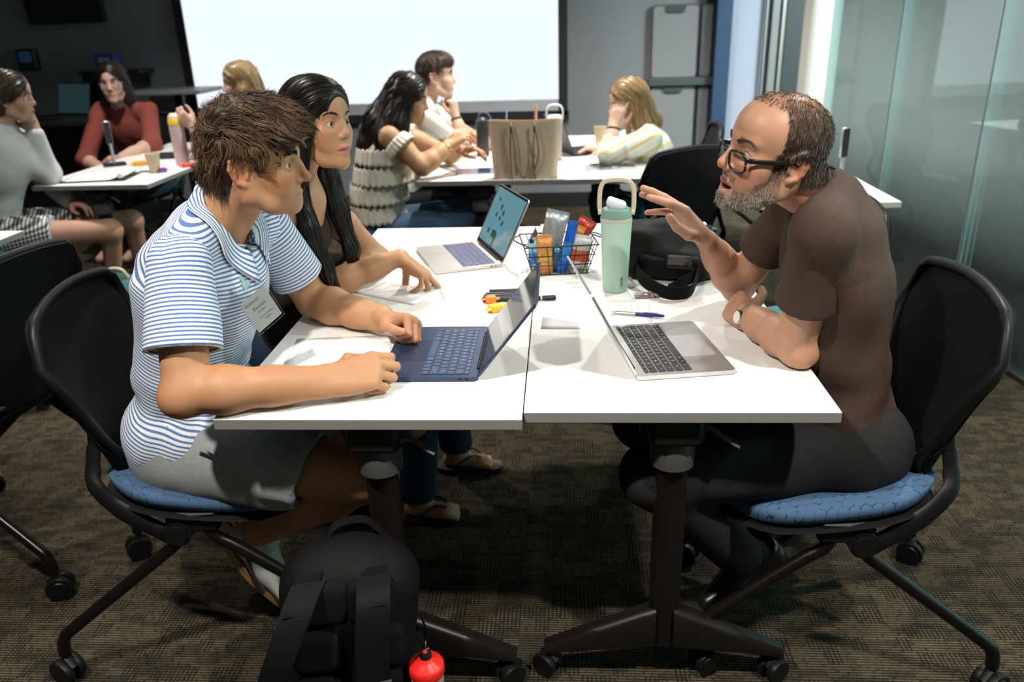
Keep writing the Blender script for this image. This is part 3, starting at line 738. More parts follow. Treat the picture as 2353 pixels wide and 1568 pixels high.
def head(F, x, o=None):
    """x: frame at the mid-point between the ear holes (x fwd, y left, z up)"""
    o = dict(dict(nose=1., nose_w=1., nose_tip=0., jaw=1., chin=1., brow=1., lip=1., open=0., cheek=1., lid=1., neck=None, neck_r=.056, crown=1., ears=True, nose_up=0., drop=0.), **(o or {}))
    F.at(x); j = o['jaw']; dr = o['drop']
    F.ell((-.008, 0, .046), (.095, .076, .080*o['crown']), k=.02); F.ell((.03, 0, .05), (.064, .064, .062), k=.03)
    F.ell((.035, 0, -.02), (.053, .057, .07), k=.03); F.ell((-.03, 0, .0), (.06, .062, .06), k=.03)
    F.ell((.066, 0, -.022), (.026, .036, .034), k=.02)
    for s in (-1, 1):
        F.ell((.060, s*.040*o['cheek'], -.016), (.024, .021, .020), k=.025); F.ell((.062, s*.034, -.045), (.022, .02, .025), k=.02)
        F.chain([(-.0, s*.052*j, -.03), (.006, s*.048*j, -.060+dr*.4), (.045, s*.032*j, -.086+dr*.8), (.076, s*.010, -.095+dr)], [.014, .0145, .016, .016], k=.024)
        F.cone((.086, s*.006, .033), (.0725, s*.042, .034), .0105*o['brow'], .0095*o['brow'], k=.012)
    F.ell((.0815, 0, -.093+dr), (.0155*o['chin'], .019, .017), k=.015); F.ell((.066, 0, -.060), (.031, .032, .034), k=.02)
    for s in (-1, 1): F.ell((.0935, s*.033, .010), (.0125, .0165, .0105), k=.014, mode='s')
    n_ = o['nose']; nu = o['nose_up']; nt = .108+.012*(n_-1)*4
    F.chain([(.083, 0, .026), (.084, 0, .0), (.084, 0, -.026)], [.0095, .0125, .0155*o['nose_w']**.5], k=.012)       # nose root filling the bridge
    F.chain([(.0885, 0, .028), (.096+.006*(n_-1)*4, 0, .006), (nt-.001, 0, -.0165+nu)], [.0068, .0078, .0092], k=.008)
    F.sph((nt, 0, -.0205+nu), .0102*o['nose_w']**.5, k=.008)
    for s in (-1, 1):
        F.ell((.0965, s*.0122*o['nose_w'], -.0265+nu*.7), (.0105, .0068, .0078), k=.005)
        F.ell((.1005, s*.0062, -.0335+nu), (.0058, .0033, .0042), k=.002, mode='s')
    # lips
    op = o['open']; L = o['lip']
    G = Fld(x)
    for s in (-1, 1):
        G.chain([(.0985, 0, -.0545), (.0975, s*.009, -.0535), (.0845, s*.0262, -.0605-op*.2)], [.0048*L, .005*L, .0022], k=.004)
        G.chain([(.0965-op*.15, 0, -.0665-op), (.0935-op*.15, s*.011, -.0662-op*.9), (.0845, s*.0252, -.0618-op*.3)], [.0058*L, .0055*L, .0022], k=.004)
    F.group(G, k=.004)
    for s in (-1, 1): F.cone((.103, 0, -.0605-op*.45), (.0875, s*.0255, -.0612-op*.25), .0012+op*.42, .0009, k=.0022, mode='s')
    if op > .004: F.ell((.088, 0, -.061-op*.45), (.016, .016, op*.5), k=.002, mode='s')
    # eyelids
    for s in (-1, 1):
        G = Fld(x); e = (.0745, s*.0325, .0105)
        G.sph(e, .0150, k=.001)
        G.ell((.0895, s*.0338, .0096), (.017, .0145, .0063*o['lid']), k=.0015, mode='s')
        G.sph(e, .0125, k=.001, mode='s')
        F.group(G, k=.0045)
    if o['ears']:
        ear(F, 1); ear(F, -1)
    if o['neck'] is not None:
        nb = x.inv(o['neck'])
        F.cone((-.018, 0, -.03), nb, o['neck_r'], o['neck_r']*1.06, k=.025)
        for s in (-1, 1): F.cone((-.02, s*.05, -.035), (nb[0]+.045, s*.012, nb[2]+.02), .013, .011, k=.02)
    F.at(XF())
def head_color(C, V, x, base, lips=(.45, .13, .11), blush=.35, stubble=None):
    P = x.inv(V)
    inh = (np.abs(P[:, 0]) < .2) & (np.abs(P[:, 1]) < .11) & (P[:, 2] > -.16) & (P[:, 2] < .2)
    def spot(c, r, col, a):
        c = A3(c); q = ((P-c)/A3(r)); w = np.exp(-(q*q).sum(1)*1.2)*a*inh
        C[:] = C*(1-w[:, None])+A3(col)*w[:, None]
    b = A3(base); red = b*A3((1.12, .72, .66))
    for s in (-1, 1):
        spot((.075, s*.045, -.02), (.03, .025, .025), red, blush); spot((-.01, s*.086, .0), (.03, .014, .04), b*A3((1.1, .62, .55)), .6)
        spot((.09, s*.03, .012), (.012, .02, .012), b*A3((.85, .66, .62)), .35)
    spot((.116, 0, -.022), (.014, .018, .014), red, .6)
    if stubble is not None:
        z = P[:, 2]; w = inh*np.clip((-.028-z)/.02, 0, 1)*np.clip((P[:, 0]+.0)/.03, 0, 1)*np.clip((z+.125)/.02, 0, 1)
        w = np.where((P[:, 0] > .06) & (z > -.045), 0, w)*stubble[1]; C[:] = C*(1-w[:, None])+A3(stubble[0])*w[:, None]
    # lips, tight mask
    q = np.stack([(P[:, 0]-.094)/.022, P[:, 1]/.0255, (P[:, 2]+.0605)/.0112], 1)
    w = np.clip((1.05-(q[:, 1]**2+q[:, 2]**2)**.5)/.25, 0, 1)*(np.abs(q[:, 0]) < 1)*inh
    C[:] = C*(1-w[:, None])+A3(lips)*w[:, None]
def eyes(x, parent, gaze, iris=(.1, .06, .03), sc=1.):
    mw = mat('eye_white', (.62, .6, .58), .15); mi = mat('iris_%d_%d' % (iris[0]*1000, iris[2]*1000), iris, .15); mp = mat('pupil', (.004, .004, .004), .1)
    for s in (-1, 1):
        c = x.p((.0745, s*.0325, .0105)); g = nrm(gaze); m = MB(); R = basis(np.cross(A3((0, 0, 1.)), g) if abs(g[2]) < .95 else (1, 0, 0), g)
        r = .0129*x.s; rings = []; n = 20; lat = [0, 8, 14, 22, 28.5, 40, 60, 90, 120]
        Rm = Matrix([list(q) for q in R])
        for a in lat:
            a = math.radians(a); rr = r*1.02 if a < .4 else r
            rings.append([Vector(c)+Rm @ Vector((r*math.sin(a)*math.cos(2*PI*k/n), r*math.sin(a)*math.sin(2*PI*k/n), rr*math.cos(a))) if a else Vector(c)+Rm @ Vector((1e-5*math.cos(2*PI*k/n), 1e-5*math.sin(2*PI*k/n), rr)) for k in range(n)])
        for i in range(len(rings)-1):
            m.cur = 2 if i < 2 else (1 if i < 4 else 0); m.ring(rings[i:i+2], False, False)
        o = m.build('eye', [mw, mi, mp], parent, 180, world=True)
FING = [(.090, .027, (.042, .025, .021), .0092), (.095, .008, (.046, .029, .023), .0094), (.089, -.012, (.043, .027, .022), .0089), (.079, -.030, (.034, .021, .019), .0079)]
def hand(F, wrist, xd, zd, side, curl, spread=(6, 1, -4, -9), thumb=((.6, .7, -.3), (.85, .45, -.3), (.95, .2, -.2)), sc=1., tips=None):
    """side +1 right, -1 left; xd towards the knuckles, zd out of the back of the hand; curl: 4 x (mcp, pip, dip) degrees"""
    x = XF(wrist, basis(xd, zd), sc); G = Fld(x)
    K = [(.090, .027), (.095, .008), (.089, -.012), (.079, -.030)]
    for i, (kx, ky) in enumerate(K):
        G.cone((.0, side*ky*.55, -.002), (kx-.004, side*ky, -.002), .0155, .0125, k=.014)
    G.ell((.035, side*.022, -.012), (.034, .017, .016), k=.012); G.ell((.038, -side*.024, -.010), (.036, .014, .015), k=.012)
    for i, (kx, ky, ls, r) in enumerate(FING):
        H = Fld(x); p = A3((kx-.004, side*ky, .0)); a = 0.; sp = math.radians(spread[i])*side
        rr = [r*1.12, r*1.0, r*.93, r*.8]; H.sph(p, rr[0], k=.003)
        for jx, (l, c) in enumerate(zip(ls, curl[i])):
            a += math.radians(c); q = p+l*A3((math.cos(a)*math.cos(sp), math.cos(a)*math.sin(sp), -math.sin(a)))
            H.cone(p, q, rr[jx], rr[jx+1], k=.0025); p = q
        if tips is not None: tips.append(x.p(p+.004*A3((math.sin(a)*.9, 0, math.cos(a)*1.6))))
        G.group(H, k=.0032)
    H = Fld(x); p = A3((.018, side*.018, -.010)); rr = [.0145, .0125, .0108, .009]
    for jx, (l, d) in enumerate(zip((.044, .034, .028), thumb)):
        d = nrm((d[0], d[1]*side, d[2])); q = p+l*d; H.cone(p, q, rr[jx], rr[jx+1], k=.003); p = q
    if tips is not None: tips.append(x.p(p+A3((0, .002*side, .007))))
    G.group(H, k=.007); F.group(G, k=.012)
    return x
def arm(F, sh, el, wr, r=(.052, .046, .042, .044, .030), handy=None, k=.02):
    sh, el, wr = A3(sh), A3(el), A3(wr)
    F.cone(sh, sh+(el-sh)*.45, r[0], r[1], k=k); F.cone(sh+(el-sh)*.45, el, r[1], r[2], k=k)
    m = el+(wr-el)*.28; F.cone(el, m, r[2], r[3], k=k); F.cone(m, el+(wr-el)*.7, r[3], r[4]*1.15, k=k)
    y = A3(handy if handy is not None else (0, 0, 1))*r[4]*.42
    for s in (-1, 1): F.cone(el+(wr-el)*.62, wr+s*y, r[4]*1.1, r[4]*.72, k=k)
# ================================================================ PERSON: student in striped polo
def wrinkle(lo, hi, amp, dirv, freq, seed=0, sharp=1.):
    d = nrm(dirv); r = np.random.default_rng(seed); c = r.normal(size=3); ph = r.uniform(0, 6, 4)
    def f(X, Y, Z):
        u = X*d[0]+Y*d[1]+Z*d[2]; w = X*c[0]+Y*c[1]+Z*c[2]
        q = np.sin(u*freq+1.8*np.sin(w*freq*.23+ph[0])+ph[1])*(.55+.45*np.sin(w*freq*.31+ph[2]))
        return amp*q*np.clip(.5+.8*np.sin(u*freq*.21+w*freq*.17+ph[3]), 0, 1)
    return lo, hi, f
sk_s = A3((.45, .228, .118)); STU = tag(bpy.data.objects.new('tmp', None))
# joints
s_hd = XF((-.646, 1.662, 1.181), euler(math.radians(6), math.radians(-4), math.radians(2)), .965)
s_nb = A3((-.765, 1.680, 1.030))
s_sh = (A3((-.768, 1.515, 1.020)), A3((-.720, 1.86, 1.005))); s_el = (A3((-.742, 1.388, .785)), A3((-.645, 1.940, .785))); s_wr = (A3((-.480, 1.445, .782)), A3((-.440, 1.818, .778)))
s_hip = (A3((-.885, 1.60, .525)), A3((-.87, 1.80, .525))); s_kn = (A3((-.43, 1.53, .515)), A3((-.40, 1.82, .515))); s_an = (A3((-.805, 1.685, .235)), A3((-.85, 1.83, .255)))
B = Fld()
head(B, s_hd, dict(neck=s_nb, neck_r=.060, nose=1.1, jaw=1.08, brow=1.1, chin=.95, drop=.012, lip=.8, lid=.85))
BA = Fld()
tips = []
arm(BA, s_sh[0], s_el[0], s_wr[0], (.046, .050, .043, .047, .031), handy=(0, .55, .83))
BA.sph(s_el[0]+A3((-.012, -.012, -.008)), .036, k=.02)
hand(BA, s_wr[0]+A3((.012, .004, .004)), (.93, .34, .10), (.0, -.66, .75), 1, [(30, 92, 45), (36, 96, 50), (42, 98, 52), (48, 98, 52)], (1, 0, -2, -4), ((.55, .75, -.45), (.8, .2, -.75), (.75, -.35, -.6)), 1.06, tips)
arm(BA, s_sh[1], s_el[1], s_wr[1], (.045, .049, .042, .046, .031), handy=(.3, .5, .8))
hand(BA, s_wr[1]+A3((.006, -.004, .004)), (.83, -.42, .06), (.32, .52, .80), -1, [(66, 95, 40), (68, 96, 42), (68, 96, 45), (70, 95, 45)], (2, 0, -2, -4), ((.72, .68, -.5), (.97, .22, -.25), (1., .06, -.1)), 1.05, tips)
BL = Fld()
for i in (0, 1):
    BL.cone(s_hip[i], s_kn[i], .082, .060, k=.02); BL.sph(s_kn[i], .060, k=.02)
    m_ = s_kn[i]+(s_an[i]-s_kn[i])*.3; BL.cone(s_kn[i], m_, .054, .058, k=.02); BL.cone(m_, s_an[i], .058, .036, k=.02)
    BL.cone(s_an[i], s_an[i]+A3((.03, .0, -.07)), .036, .03, k=.02)
BT = Fld()
BT.ell((-.83, 1.69, .91), (.105, .15, .15), k=.05); BT.ell((-.885, 1.70, .66), (.105, .14, .16), k=.05); BT.cone(s_hip[0], s_hip[1], .1, .1, k=.05)
BT.cone(s_sh[0], s_nb, .045, .05, k=.04); BT.cone(s_sh[1], s_nb, .045, .05, k=.04)
hm = B.mesh(.0025); HV = hm[0]
meshes = [hm, BA.mesh(.0037), BL.mesh(.010), BT.mesh(.014)]
V, F = cat_mesh(meshes); C = np.tile(sk_s, (len(V), 1))
C *= (1+.10*vnoise(V, 26, 3)[:, None]*A3((.5, .9, 1.1)))
head_color(C, V, s_hd, sk_s, (.40, .19, .15), .4, ((.34, .19, .13), .28))
for tp in tips:
    w = np.exp(-((V-tp)**2).sum(1)/(.0055**2))*.6; C = C*(1-w[:, None])+A3((.66, .40, .31))*w[:, None]
for el in (s_el[0],):
    w = np.exp(-((V-el)**2).sum(1)/(.05**2))*.5; C = C*(1-w[:, None])+sk_s*A3((.9, .72, .62))*w[:, None]
bpy.data.objects.remove(STU)
STU = np_obj('person', V, F, skin_mat('skin_student'), None, {'col': C})
tag(STU, 'person with wavy brown hair in a blue striped polo, fists by the dark laptop', 'person', 'people seated at the tables')
eyes(s_hd, STU, s_hd.d((1, -.18, .05)), (.05, .05, .045))
# ---- hair
def mk_hair(name, Fv, h, parent, flow, n, m, step, rad, colA, colB, lift=(0, .004), wob=.3, wsc=45, seed=1, keep=None, matname='hair', cap=True, base_dark=.5, clump=0., spread_step=.3, capkeep=None):
    D, o = Fv.grid(h); S = Sampler(D, o, h); V, F = nets(D, o, h); rng = np.random.default_rng(seed)
    P, N = tri_sample(V, F, n, rng)
    if keep is not None: q = keep(P); P, N = P[q], N[q]
    nn = len(P); st = step*(1+spread_step*rng.normal(size=nn)); st = np.clip(st, step*.4, step*1.8)
    off = rng.uniform(lift[0]-.0025, lift[0]+.0015, nn)+clump*vnoise(P, 90, seed+9)
    L, NN = grow(S, P, flow, m, st, off, off+rng.normal(size=nn)*lift[1]*.6+lift[1]*.5, wob, wsc, seed)
    t_ = np.clip(.5+.5*vnoise(P, 75, seed+4)+.25*rng.normal(size=nn), 0, 1)[:, None]
    cols = A3(colA)*(1-t_)+A3(colB)*t_
    Vs, Fs, Cs = strands_mesh(L, rad*(.7+.6*rng.random(nn)), cols, NN, seed)
    if cap:
        if capkeep is not None:
            kf = capkeep(V[F].mean(1)); F = F[kf]
        cc = np.tile(A3(colA)*base_dark, (len(V), 1)); Vs, Fs = cat_mesh([(V, F), (Vs, Fs)]); Cs = np.concatenate([cc, Cs])
    return np_obj(name, Vs, Fs, hair_mat(matname), parent, {'col': Cs})
Hs = Fld(s_hd)
Hs.ell((-.008, 0, .058), (.100, .086, .090), k=.02); Hs.ell((.045, 0, .098), (.066, .070, .045), k=.03); Hs.ell((.083, 0, .083), (.042, .062, .034), k=.02)
Hs.ell((-.046, 0, .0), (.060, .074, .075), k=.03); Hs.ell((-.052, 0, -.026), (.040, .058, .036), k=.03)
for s in (-1, 1): Hs.cone((.03, s*.072, .045), (.036, s*.070, .012), .016, .010, k=.015); Hs.ell((.082, s*.035, .068), (.034, .034, .026), k=.02)
Hs.ell((.118, 0, .0), (.056, .08, .060), k=.012, mode='s')
for s in (-1, 1):
    Hs.ell((.07, s*.085, -.03), (.055, .05, .055), k=.012, mode='s'); Hs.ell((-.006, s*.095, -.004), (.024, .034, .036), k=.008, mode='s'); Hs.ell((.02, s*.08, -.06), (.035, .04, .06), k=.012, mode='s')
Hs.disp(s_hd.o-.2, s_hd.o+.2, lambda X, Y, Z: .0042*np.sin(X*95+4*np.sin(Y*40+Z*55))*np.sin(Z*80+2*np.sin(X*60)))
def flow_s(P):
    q = s_hd.inv(P); f = np.zeros_like(q)
    back = np.clip((.03-q[:, 0])/.08, 0, 1); top = np.clip((q[:, 2]-.05)/.05, 0, 1)
    f[:, 0] = .9*(1-back)+top*.5-.15*back; f[:, 1] = -np.sign(q[:, 1]+.02)*.0-.25*(1-back)+.5*np.sign(q[:, 1])*(1-top); f[:, 2] = -.35-.9*back*(1-top)-.5*(1-top)
    return f @ s_hd.R.T
def hk_s(P):
    q = s_hd.inv(P); return ~(((q[:, 0] > .05) & (q[:, 2] < .072)) | ((q[:, 0] > -.045) & (q[:, 0] < .03) & (q[:, 2] < .052) & (np.abs(q[:, 1]) > .06)) | ((q[:, 0] < -.02) & (q[:, 2] < -.03)))
mk_hair('hair', Hs, .004, STU, flow_s, 21000, 8, .0068, .00040, (.024, .013, .007), (.13, .072, .032), (0.0015, .011), 1.25, 58, 3, clump=.0026, base_dark=.45, keep=hk_s)
# eyebrows
def brow(x, parent, col, Vh, n=90, zoff=0., thick=1., name='eyebrow', seed=5):
    Q = x.inv(Vh); Q = Q[(Q[:, 0] > .05) & (Q[:, 2] > .01) & (Q[:, 2] < .06)]
    def front(y, z): m = (np.abs(Q[:, 1]-y) < .003) & (np.abs(Q[:, 2]-z) < .003); return Q[m, 0].max() if m.any() else .085
    for s in (-1, 1):
        rng = np.random.default_rng(seed+s); L = []
        t = rng.random(n); X = .0955-.024*t**1.6; Yq = s*(.012+.037*t); Zq = .030+.0105*np.sin(t*2.2)-.004*t+zoff+rng.normal(size=n)*.0022*thick*(1-.5*t)
        X = np.array([front(a, b) for a, b in zip(Yq, Zq)]); p0 = np.stack([X+.0002, Yq, Zq], 1); d = np.stack([-.05-.45*t, s*np.full(n, .9), .45-.7*t], 1)
        d /= np.linalg.norm(d, axis=1, keepdims=True); ln = .008+.004*rng.random(n)
        pts = np.stack([p0+d*(ln*f)[:, None] for f in (0, .5, 1.)], 1); L.append(pts)
        L = np.concatenate(L); sh_ = L.shape; Lw = (x.o+x.s*(L.reshape(-1, 3) @ x.R.T)).reshape(sh_)
        Vb, Fb, Cb = strands_mesh(Lw, np.full(len(Lw), .0006*thick), np.tile(A3(col), (len(Lw), 1)))
        np_obj(name, Vb, Fb, hair_mat('hair'), parent, {'col': Cb})
brow(s_hd, STU, (.025, .014, .008), HV, 170, .002, 1.35)
# ---- polo shirt: body, sleeves, collar, placket
mst = mat('polo_stripes', (.8, .8, .78), .85, spec=.2); t = NT(mst)
u_ = t.math('FRACT', t.math('MULTIPLY', t.attr('s'), 1/.0084)); nn_ = t.noise(t.obj(), 420, 3)
ue = t.math('ADD', u_, t.math('MULTIPLY', t.math('SUBTRACT', nn_, .5), .10))
st_ = t.ramp(t.math('ABSOLUTE', t.math('SUBTRACT', ue, .5)), [(.19, (0, 0, 0)), (.235, (1, 1, 1))])
t.base(t.mix(st_, t.ramp(nn_, [(.3, (.075, .15, .36)), (.7, (.11, .20, .44))]), t.ramp(nn_, [(.3, (.66, .67, .66)), (.7, (.78, .78, .76))])))
t.bump(t.math('ADD', t.noise(t.obj(), 900, 2), t.math('MULTIPLY', t.noise(t.obj(), 45, 4, .6), 2.)), .22, .0015)
u_s = nrm(A3((-.765, 1.68, 1.04))-A3((-.905, 1.70, .55)))
SH = Fld()
Rl = basis(np.cross((0, 1, 0), u_s), u_s)
SH.ell((-.815, 1.69, .91), (.142, .175, .165), k=.06, R=Rl); SH.ell((-.872, 1.70, .735), (.122, .162, .19), k=.06, R=Rl); SH.ell((-.912, 1.70, .565), (.138, .202, .125), k=.05)
SH.cone(s_sh[0]+A3((0, .03, .01)), s_nb+A3((-.01, -.035, .025)), .056, .058, k=.05); SH.cone(s_sh[1]+A3((0, -.03, .01)), s_nb+A3((-.01, .03, .02)), .056, .056, k=.05)
SH.cone((-.83, 1.57, .56), (-.73, 1.59, .565), .065, .04, k=.04)
nd = nrm(A3((-.685, 1.668, 1.12))-s_nb)
SH.cone(s_nb+nd*.015, s_nb+nd*.2, .062, .075, k=.01, mode='s'); SH.cone(s_nb+nd*.02+A3((.05, 0, -.02)), s_nb+nd*.15+A3((.08, 0, 0)), .035, .05, k=.02, mode='s')
SH.cut((-.88, 1.60, .476), (.25, -.08, -1), reach=.5)
lo, hi = SH.bounds()
SH.disp(*wrinkle(lo, hi, .0045, (.35, .3, .9), 62, 1)); SH.disp(*wrinkle(A3((-1.05, 1.4, .5)), A3((-.6, 1.9, .78)), .006, (.6, -.1, .8), 75, 4))
SH.disp(*wrinkle(lo, hi, .003, (.9, .3, -.3), 85, 7))
V, F = SH.mesh(.0055)
def stripe(V):
    fw = nrm(np.cross((0, 1, 0), u_s)); r = (V-s_nb); up = r @ u_s; f = r @ fw+.02
    w = np.clip((up+.10)/.10, 0, 1); s_ = up-.9*w*np.maximum(0, -f-.01)
    return s_+.004*vnoise(V, 14, 2)+.0015*vnoise(V, 40, 5)
SHO = np_obj('polo_shirt', V, F, mst, STU, {'s': stripe(V)})
for i in (0, 1):
    SL = Fld(); d = nrm(s_el[i]-s_sh[i]); end = s_sh[i]+d*(.185 if i == 0 else .165)
    SL.cone(s_sh[i]+d*.010, end+d*.05, .063, .079 if i == 0 else .07, k=.03)
    SL.cut(end, d, reach=.15, k=.002); SL.cone(end-d*.03, end+d*.06, .060, .071 if i == 0 else .060, k=.003, mode='s')
    lo, hi = SL.bounds(); SL.disp(*wrinkle(lo, hi, (.0035, .002)[i], d+A3((.5, .2, .1)), 60, 11+i))
    V, F = SL.mesh(.005); np_obj('sleeve', V, F, mst, SHO, {'s': (V-s_sh[i]) @ d+.003*vnoise(V, 18, 8)+.25*np.abs((V-s_sh[i]) @ nrm(np.cross(d, (0, 1, 0))))*np.clip(.5-((V-s_sh[i]) @ d)/.1, 0, 1)})
cR = basis(np.cross(np.cross(nd, (1, 0, .1)), nd), nd)     # x forward, z along neck
cfr = XF(s_nb+nd*.045+A3((.004, 0, 0)), cR)
D_, o_, h__ = *SH.grid(.006), .006; Ssh = Sampler(D_, o_, h__)
NU, NVc = 64, 12; U_ = np.linspace(0, 1, NU+1); CG = np.zeros((NU+1, NVc+1, 3))
an_ = np.radians(20+320*U_); fr_u = np.abs(2*U_-1)**3
for j in range(NVc+1):
    v_ = j/NVc; wdt = .042+.030*fr_u
    rr_ = .064+wdt*v_*.80; P_ = np.stack([cfr.p((r_*1.04*math.cos(a_)+.010*f_*(1+v_), r_*math.sin(a_), .036-.062*(math.cos(a_)*.5+.5)**1.3-v_*(.012+.020*f_))) for r_, a_, f_ in zip(rr_, an_, fr_u)])
    for it in range(6):
        d_ = Ssh(P_); tgt = np.where(v_ > .25, np.maximum(.0055, np.minimum(d_, .022*(1-v_)+.0055)), np.maximum(d_, .006)); P_ = P_+Ssh.grad(P_)*np.clip(tgt-d_, -.008, .008)[:, None]*.8
    CG[:, j] = P_
g = MB().grid(lambda u, v: CG[int(round(u*NU)), int(round(v*NVc))], NU, NVc, .003); col = g.build('collar', mst, SHO, 180, world=True)
sv = []
for i in range(NU+1):
    for j in range(NVc+1): sv.append(.046*j/NVc+.0035)
at_ = col.data.attributes.new('s', 'FLOAT', 'POINT'); at_.data.foreach_set('value', np.array(sv+sv, np.float32))
g = MB().grid(lambda u, v: cfr.p((.066*math.cos(math.radians(20+320*u))*1.04, .066*math.sin(math.radians(20+320*u)), .024-.05*v-.034*(math.cos(math.radians(20+320*u))*.5+.5)**1.2)), 50, 6, .003)
cs = g.build('collar_stand', mst, SHO, 180, world=True); at_ = cs.data.attributes.new('s', 'FLOAT', 'POINT'); sv = [.03*j/6+.002 for i in range(51) for j in range(7)]; at_.data.foreach_set('value', np.array(sv+sv, np.float32))
# ---- shorts
msh = cloth_mat('shorts_grey', (.30, .31, .31), (.25, .26, .26), 800)
SO = Fld()
for i in (0, 1):
    d = nrm(s_kn[i]-s_hip[i]); e = s_hip[i]+d*(.32 if i == 0 else .30)
    SO.cone(s_hip[i]+A3((0, 0, -.005)), e+d*.05, .105, .094, k=.04); SO.cut(e, d+A3((0, 0, -.35)), reach=.16); SO.cone(e-d*.03, e+d*.06, .074, .082, k=.004, mode='s')
SO.cone(s_hip[0]+A3((-.03, .03, .03)), s_hip[1]+A3((-.03, -.03, .03)), .115, .115, k=.05)
lo, hi = SO.bounds(); SO.disp(*wrinkle(lo, hi, .005, (.8, .2, .6), 55, 21)); SO.disp(*wrinkle(lo, hi, .004, (.3, .5, .9), 70, 24))
V, F = SO.mesh(.0065); SHT = np_obj('shorts', V, F, msh, STU)
MB().tube(smoothpath([(-.80, 1.508, .575), (-.785, 1.492, .595), (-.762, 1.488, .58), (-.758, 1.49, .55), (-.775, 1.492, .535)], 5), .0045, 8).build('drawstring', msh, SHT, 180, world=True)
# ---- shoes: white sneakers with a dark curved stripe and tan sole, heels lifted
mwh = noisy('sneaker_white', (.62, .63, .60), (.56, .57, .55), 40, .6); mtan = mat('sole_tan', (.42, .22, .10), .6); mnav = mat('sneaker_stripe', (.012, .016, .03), .5)
for i, (toe, heel) in enumerate(((A3((-.70, 1.635, .035)), A3((-.865, 1.685, .235))), (A3((-.79, 1.80, .04)), A3((-.955, 1.83, .25))))):
    ax = nrm(toe-heel); upd = nrm(A3((.75, 0, .65))-ax*(A3((.75, 0, .65)) @ ax)); R = basis(ax, upd); x = XF(heel, R)
    S_ = Fld(x); S_.cone((.03, 0, .032), (.13, 0, .03), .034, .038, k=.02); S_.cone((.13, 0, .028), (.215, 0, .016), .040, .028, k=.03, flat=((0, 0, 1), .75)); S_.cone((.025, 0, .03), (.035, 0, .075), .03, .032, k=.02); S_.cone((.06, 0, .04), (.075, 0, .08), .032, .03, k=.02)
    S_.cut((.1, 0, .0), (0, 0, -1), reach=.2); S_.cone((.04, 0, .07), (.055, 0, .12), .026, .032, k=.004, mode='s')
    V, F = S_.mesh(.0055); so = np_obj('sneaker', V, F, mwh, STU)
    m = MB(); poly = [(.0+.24*k/20, -.036*math.sin(PI*min(1, max(.02, (k+1)/22)))**.5*(1+.12*math.sin(k/20*PI*1.5))) for k in range(21)]; poly = poly+[(a, -b) for a, b in reversed(poly)]
    m.prism(poly, -.014, .004, lambda a, b, c: Vector(x.p((a-.006, b, c)))); m.build('sole', mtan, so, 40, world=True)
    for s in (-1, 1):
        m = MB(); m.tube([Vector(x.p(q)) for q in smoothpath([(.03, s*.0335, .05), (.07, s*.0365, .036), (.12, s*.0405, .02), (.17, s*.0375, .008)], 5)], .007, 8, .5); m.build('stripe', mnav, so, 60, world=True)
# ---- name badge in a clear sleeve clipped to the placket
bc = atY(598, 706, 1.565); ba_ = nrm((.035, .062, .024)); bu_ = A3((-.012, .012, .066)); bu_ = nrm(bu_-ba_*(bu_ @ ba_)); bx = XF(bc, np.stack([ba_, bu_, np.cross(ba_, bu_)], 1), .92)
BAD = thing('name_badge', 'white paper name badge in a clear sleeve on the striped polo', 'badge', tuple(bc))
def loc(p): return Vector(bx.p(p))
m = MB(); m.add([loc(q) for q in ((-.038, -.045, 0), (.038, -.045, 0), (.038, .035, 0), (-.038, .035, 0))], [(0, 1, 2, 3)]); m.add([loc(q) for q in ((-.038, -.045, -.001), (.038, -.045, -.001), (.038, .035, -.001), (-.038, .035, -.001))], [(3, 2, 1, 0)])
card = m.build('card', mat('badge_paper', (.74, .73, .70), .6), BAD, world=True)
mcl = mat('clear_vinyl', (.9, .9, .9), .08, **{'Transmission_Weight': 1., 'IOR': 1.2})
m = MB(); m.box((0, 0, 0), (.084, .112, .0016)); m.v = [tuple(loc((a, b+.006, c+.0016))) for a, b, c in m.v]; m.build('sleeve', mcl, BAD, world=True)
mink = mat('ink_dark', (.12, .10, .09), .6)
for txt, sz, yy, xx in (('Dickinson', .011, .021, -.012), ('Bennett', .0125, .004, 0), ('(he/him)', .007, -.007, 0), ('Summer Program', .0058, -.020, .004), ('Student', .0058, -.028, .004)):
    tm = text_mesh(txt, sz); Vt = [loc((v.co.x+xx, v.co.y+yy, .0003)) for v in tm.vertices]; m = MB(); m.add(Vt, [tuple(p.vertices) for p in tm.polygons]); m.build('lettering', mink, BAD, world=True)
m = MB(); m.box((0, .062, .003), (.02, .016, .004)); m.box((0, .075, .002), (.008, .02, .003)); m.v = [tuple(loc(q)) for q in m.v]; m.build('clip', mat('clip_metal', (.6, .6, .6), .25, 1.), BAD, world=True)
# ================================================================ PERSON: student with long straight dark hair, brown vest
sk_w = A3((.47, .248, .134))
w_hd = XF((-.622, 2.062, 1.212), euler(math.radians(-27), math.radians(2), math.radians(-2)), .915)
w_nb = A3((-.715, 2.085, 1.075))
w_sh = (A3((-.705, 1.955, 1.000)), A3((-.70, 2.23, 1.0))); w_el = (A3((-.660, 2.075, .775)), A3((-.56, 2.335, .785))); w_wr = (A3((-.462, 2.180, .832)), A3((-.64, 2.16, .775)))
w_hip = (A3((-.87, 2.27, .52)), A3((-.86, 2.44, .52))); w_kn = (A3((-.43, 2.17, .50)), A3((-.42, 2.44, .50))); w_an = (A3((-.45, 2.115, .08)), A3((-.37, 2.42, .08)))
B = Fld(); head(B, w_hd, dict(neck=w_nb, neck_r=.047, nose=.94, nose_w=.95, jaw=.92, brow=.7, chin=.9, lip=1.1, open=.0035, lid=.82, cheek=1.04, nose_up=.002))
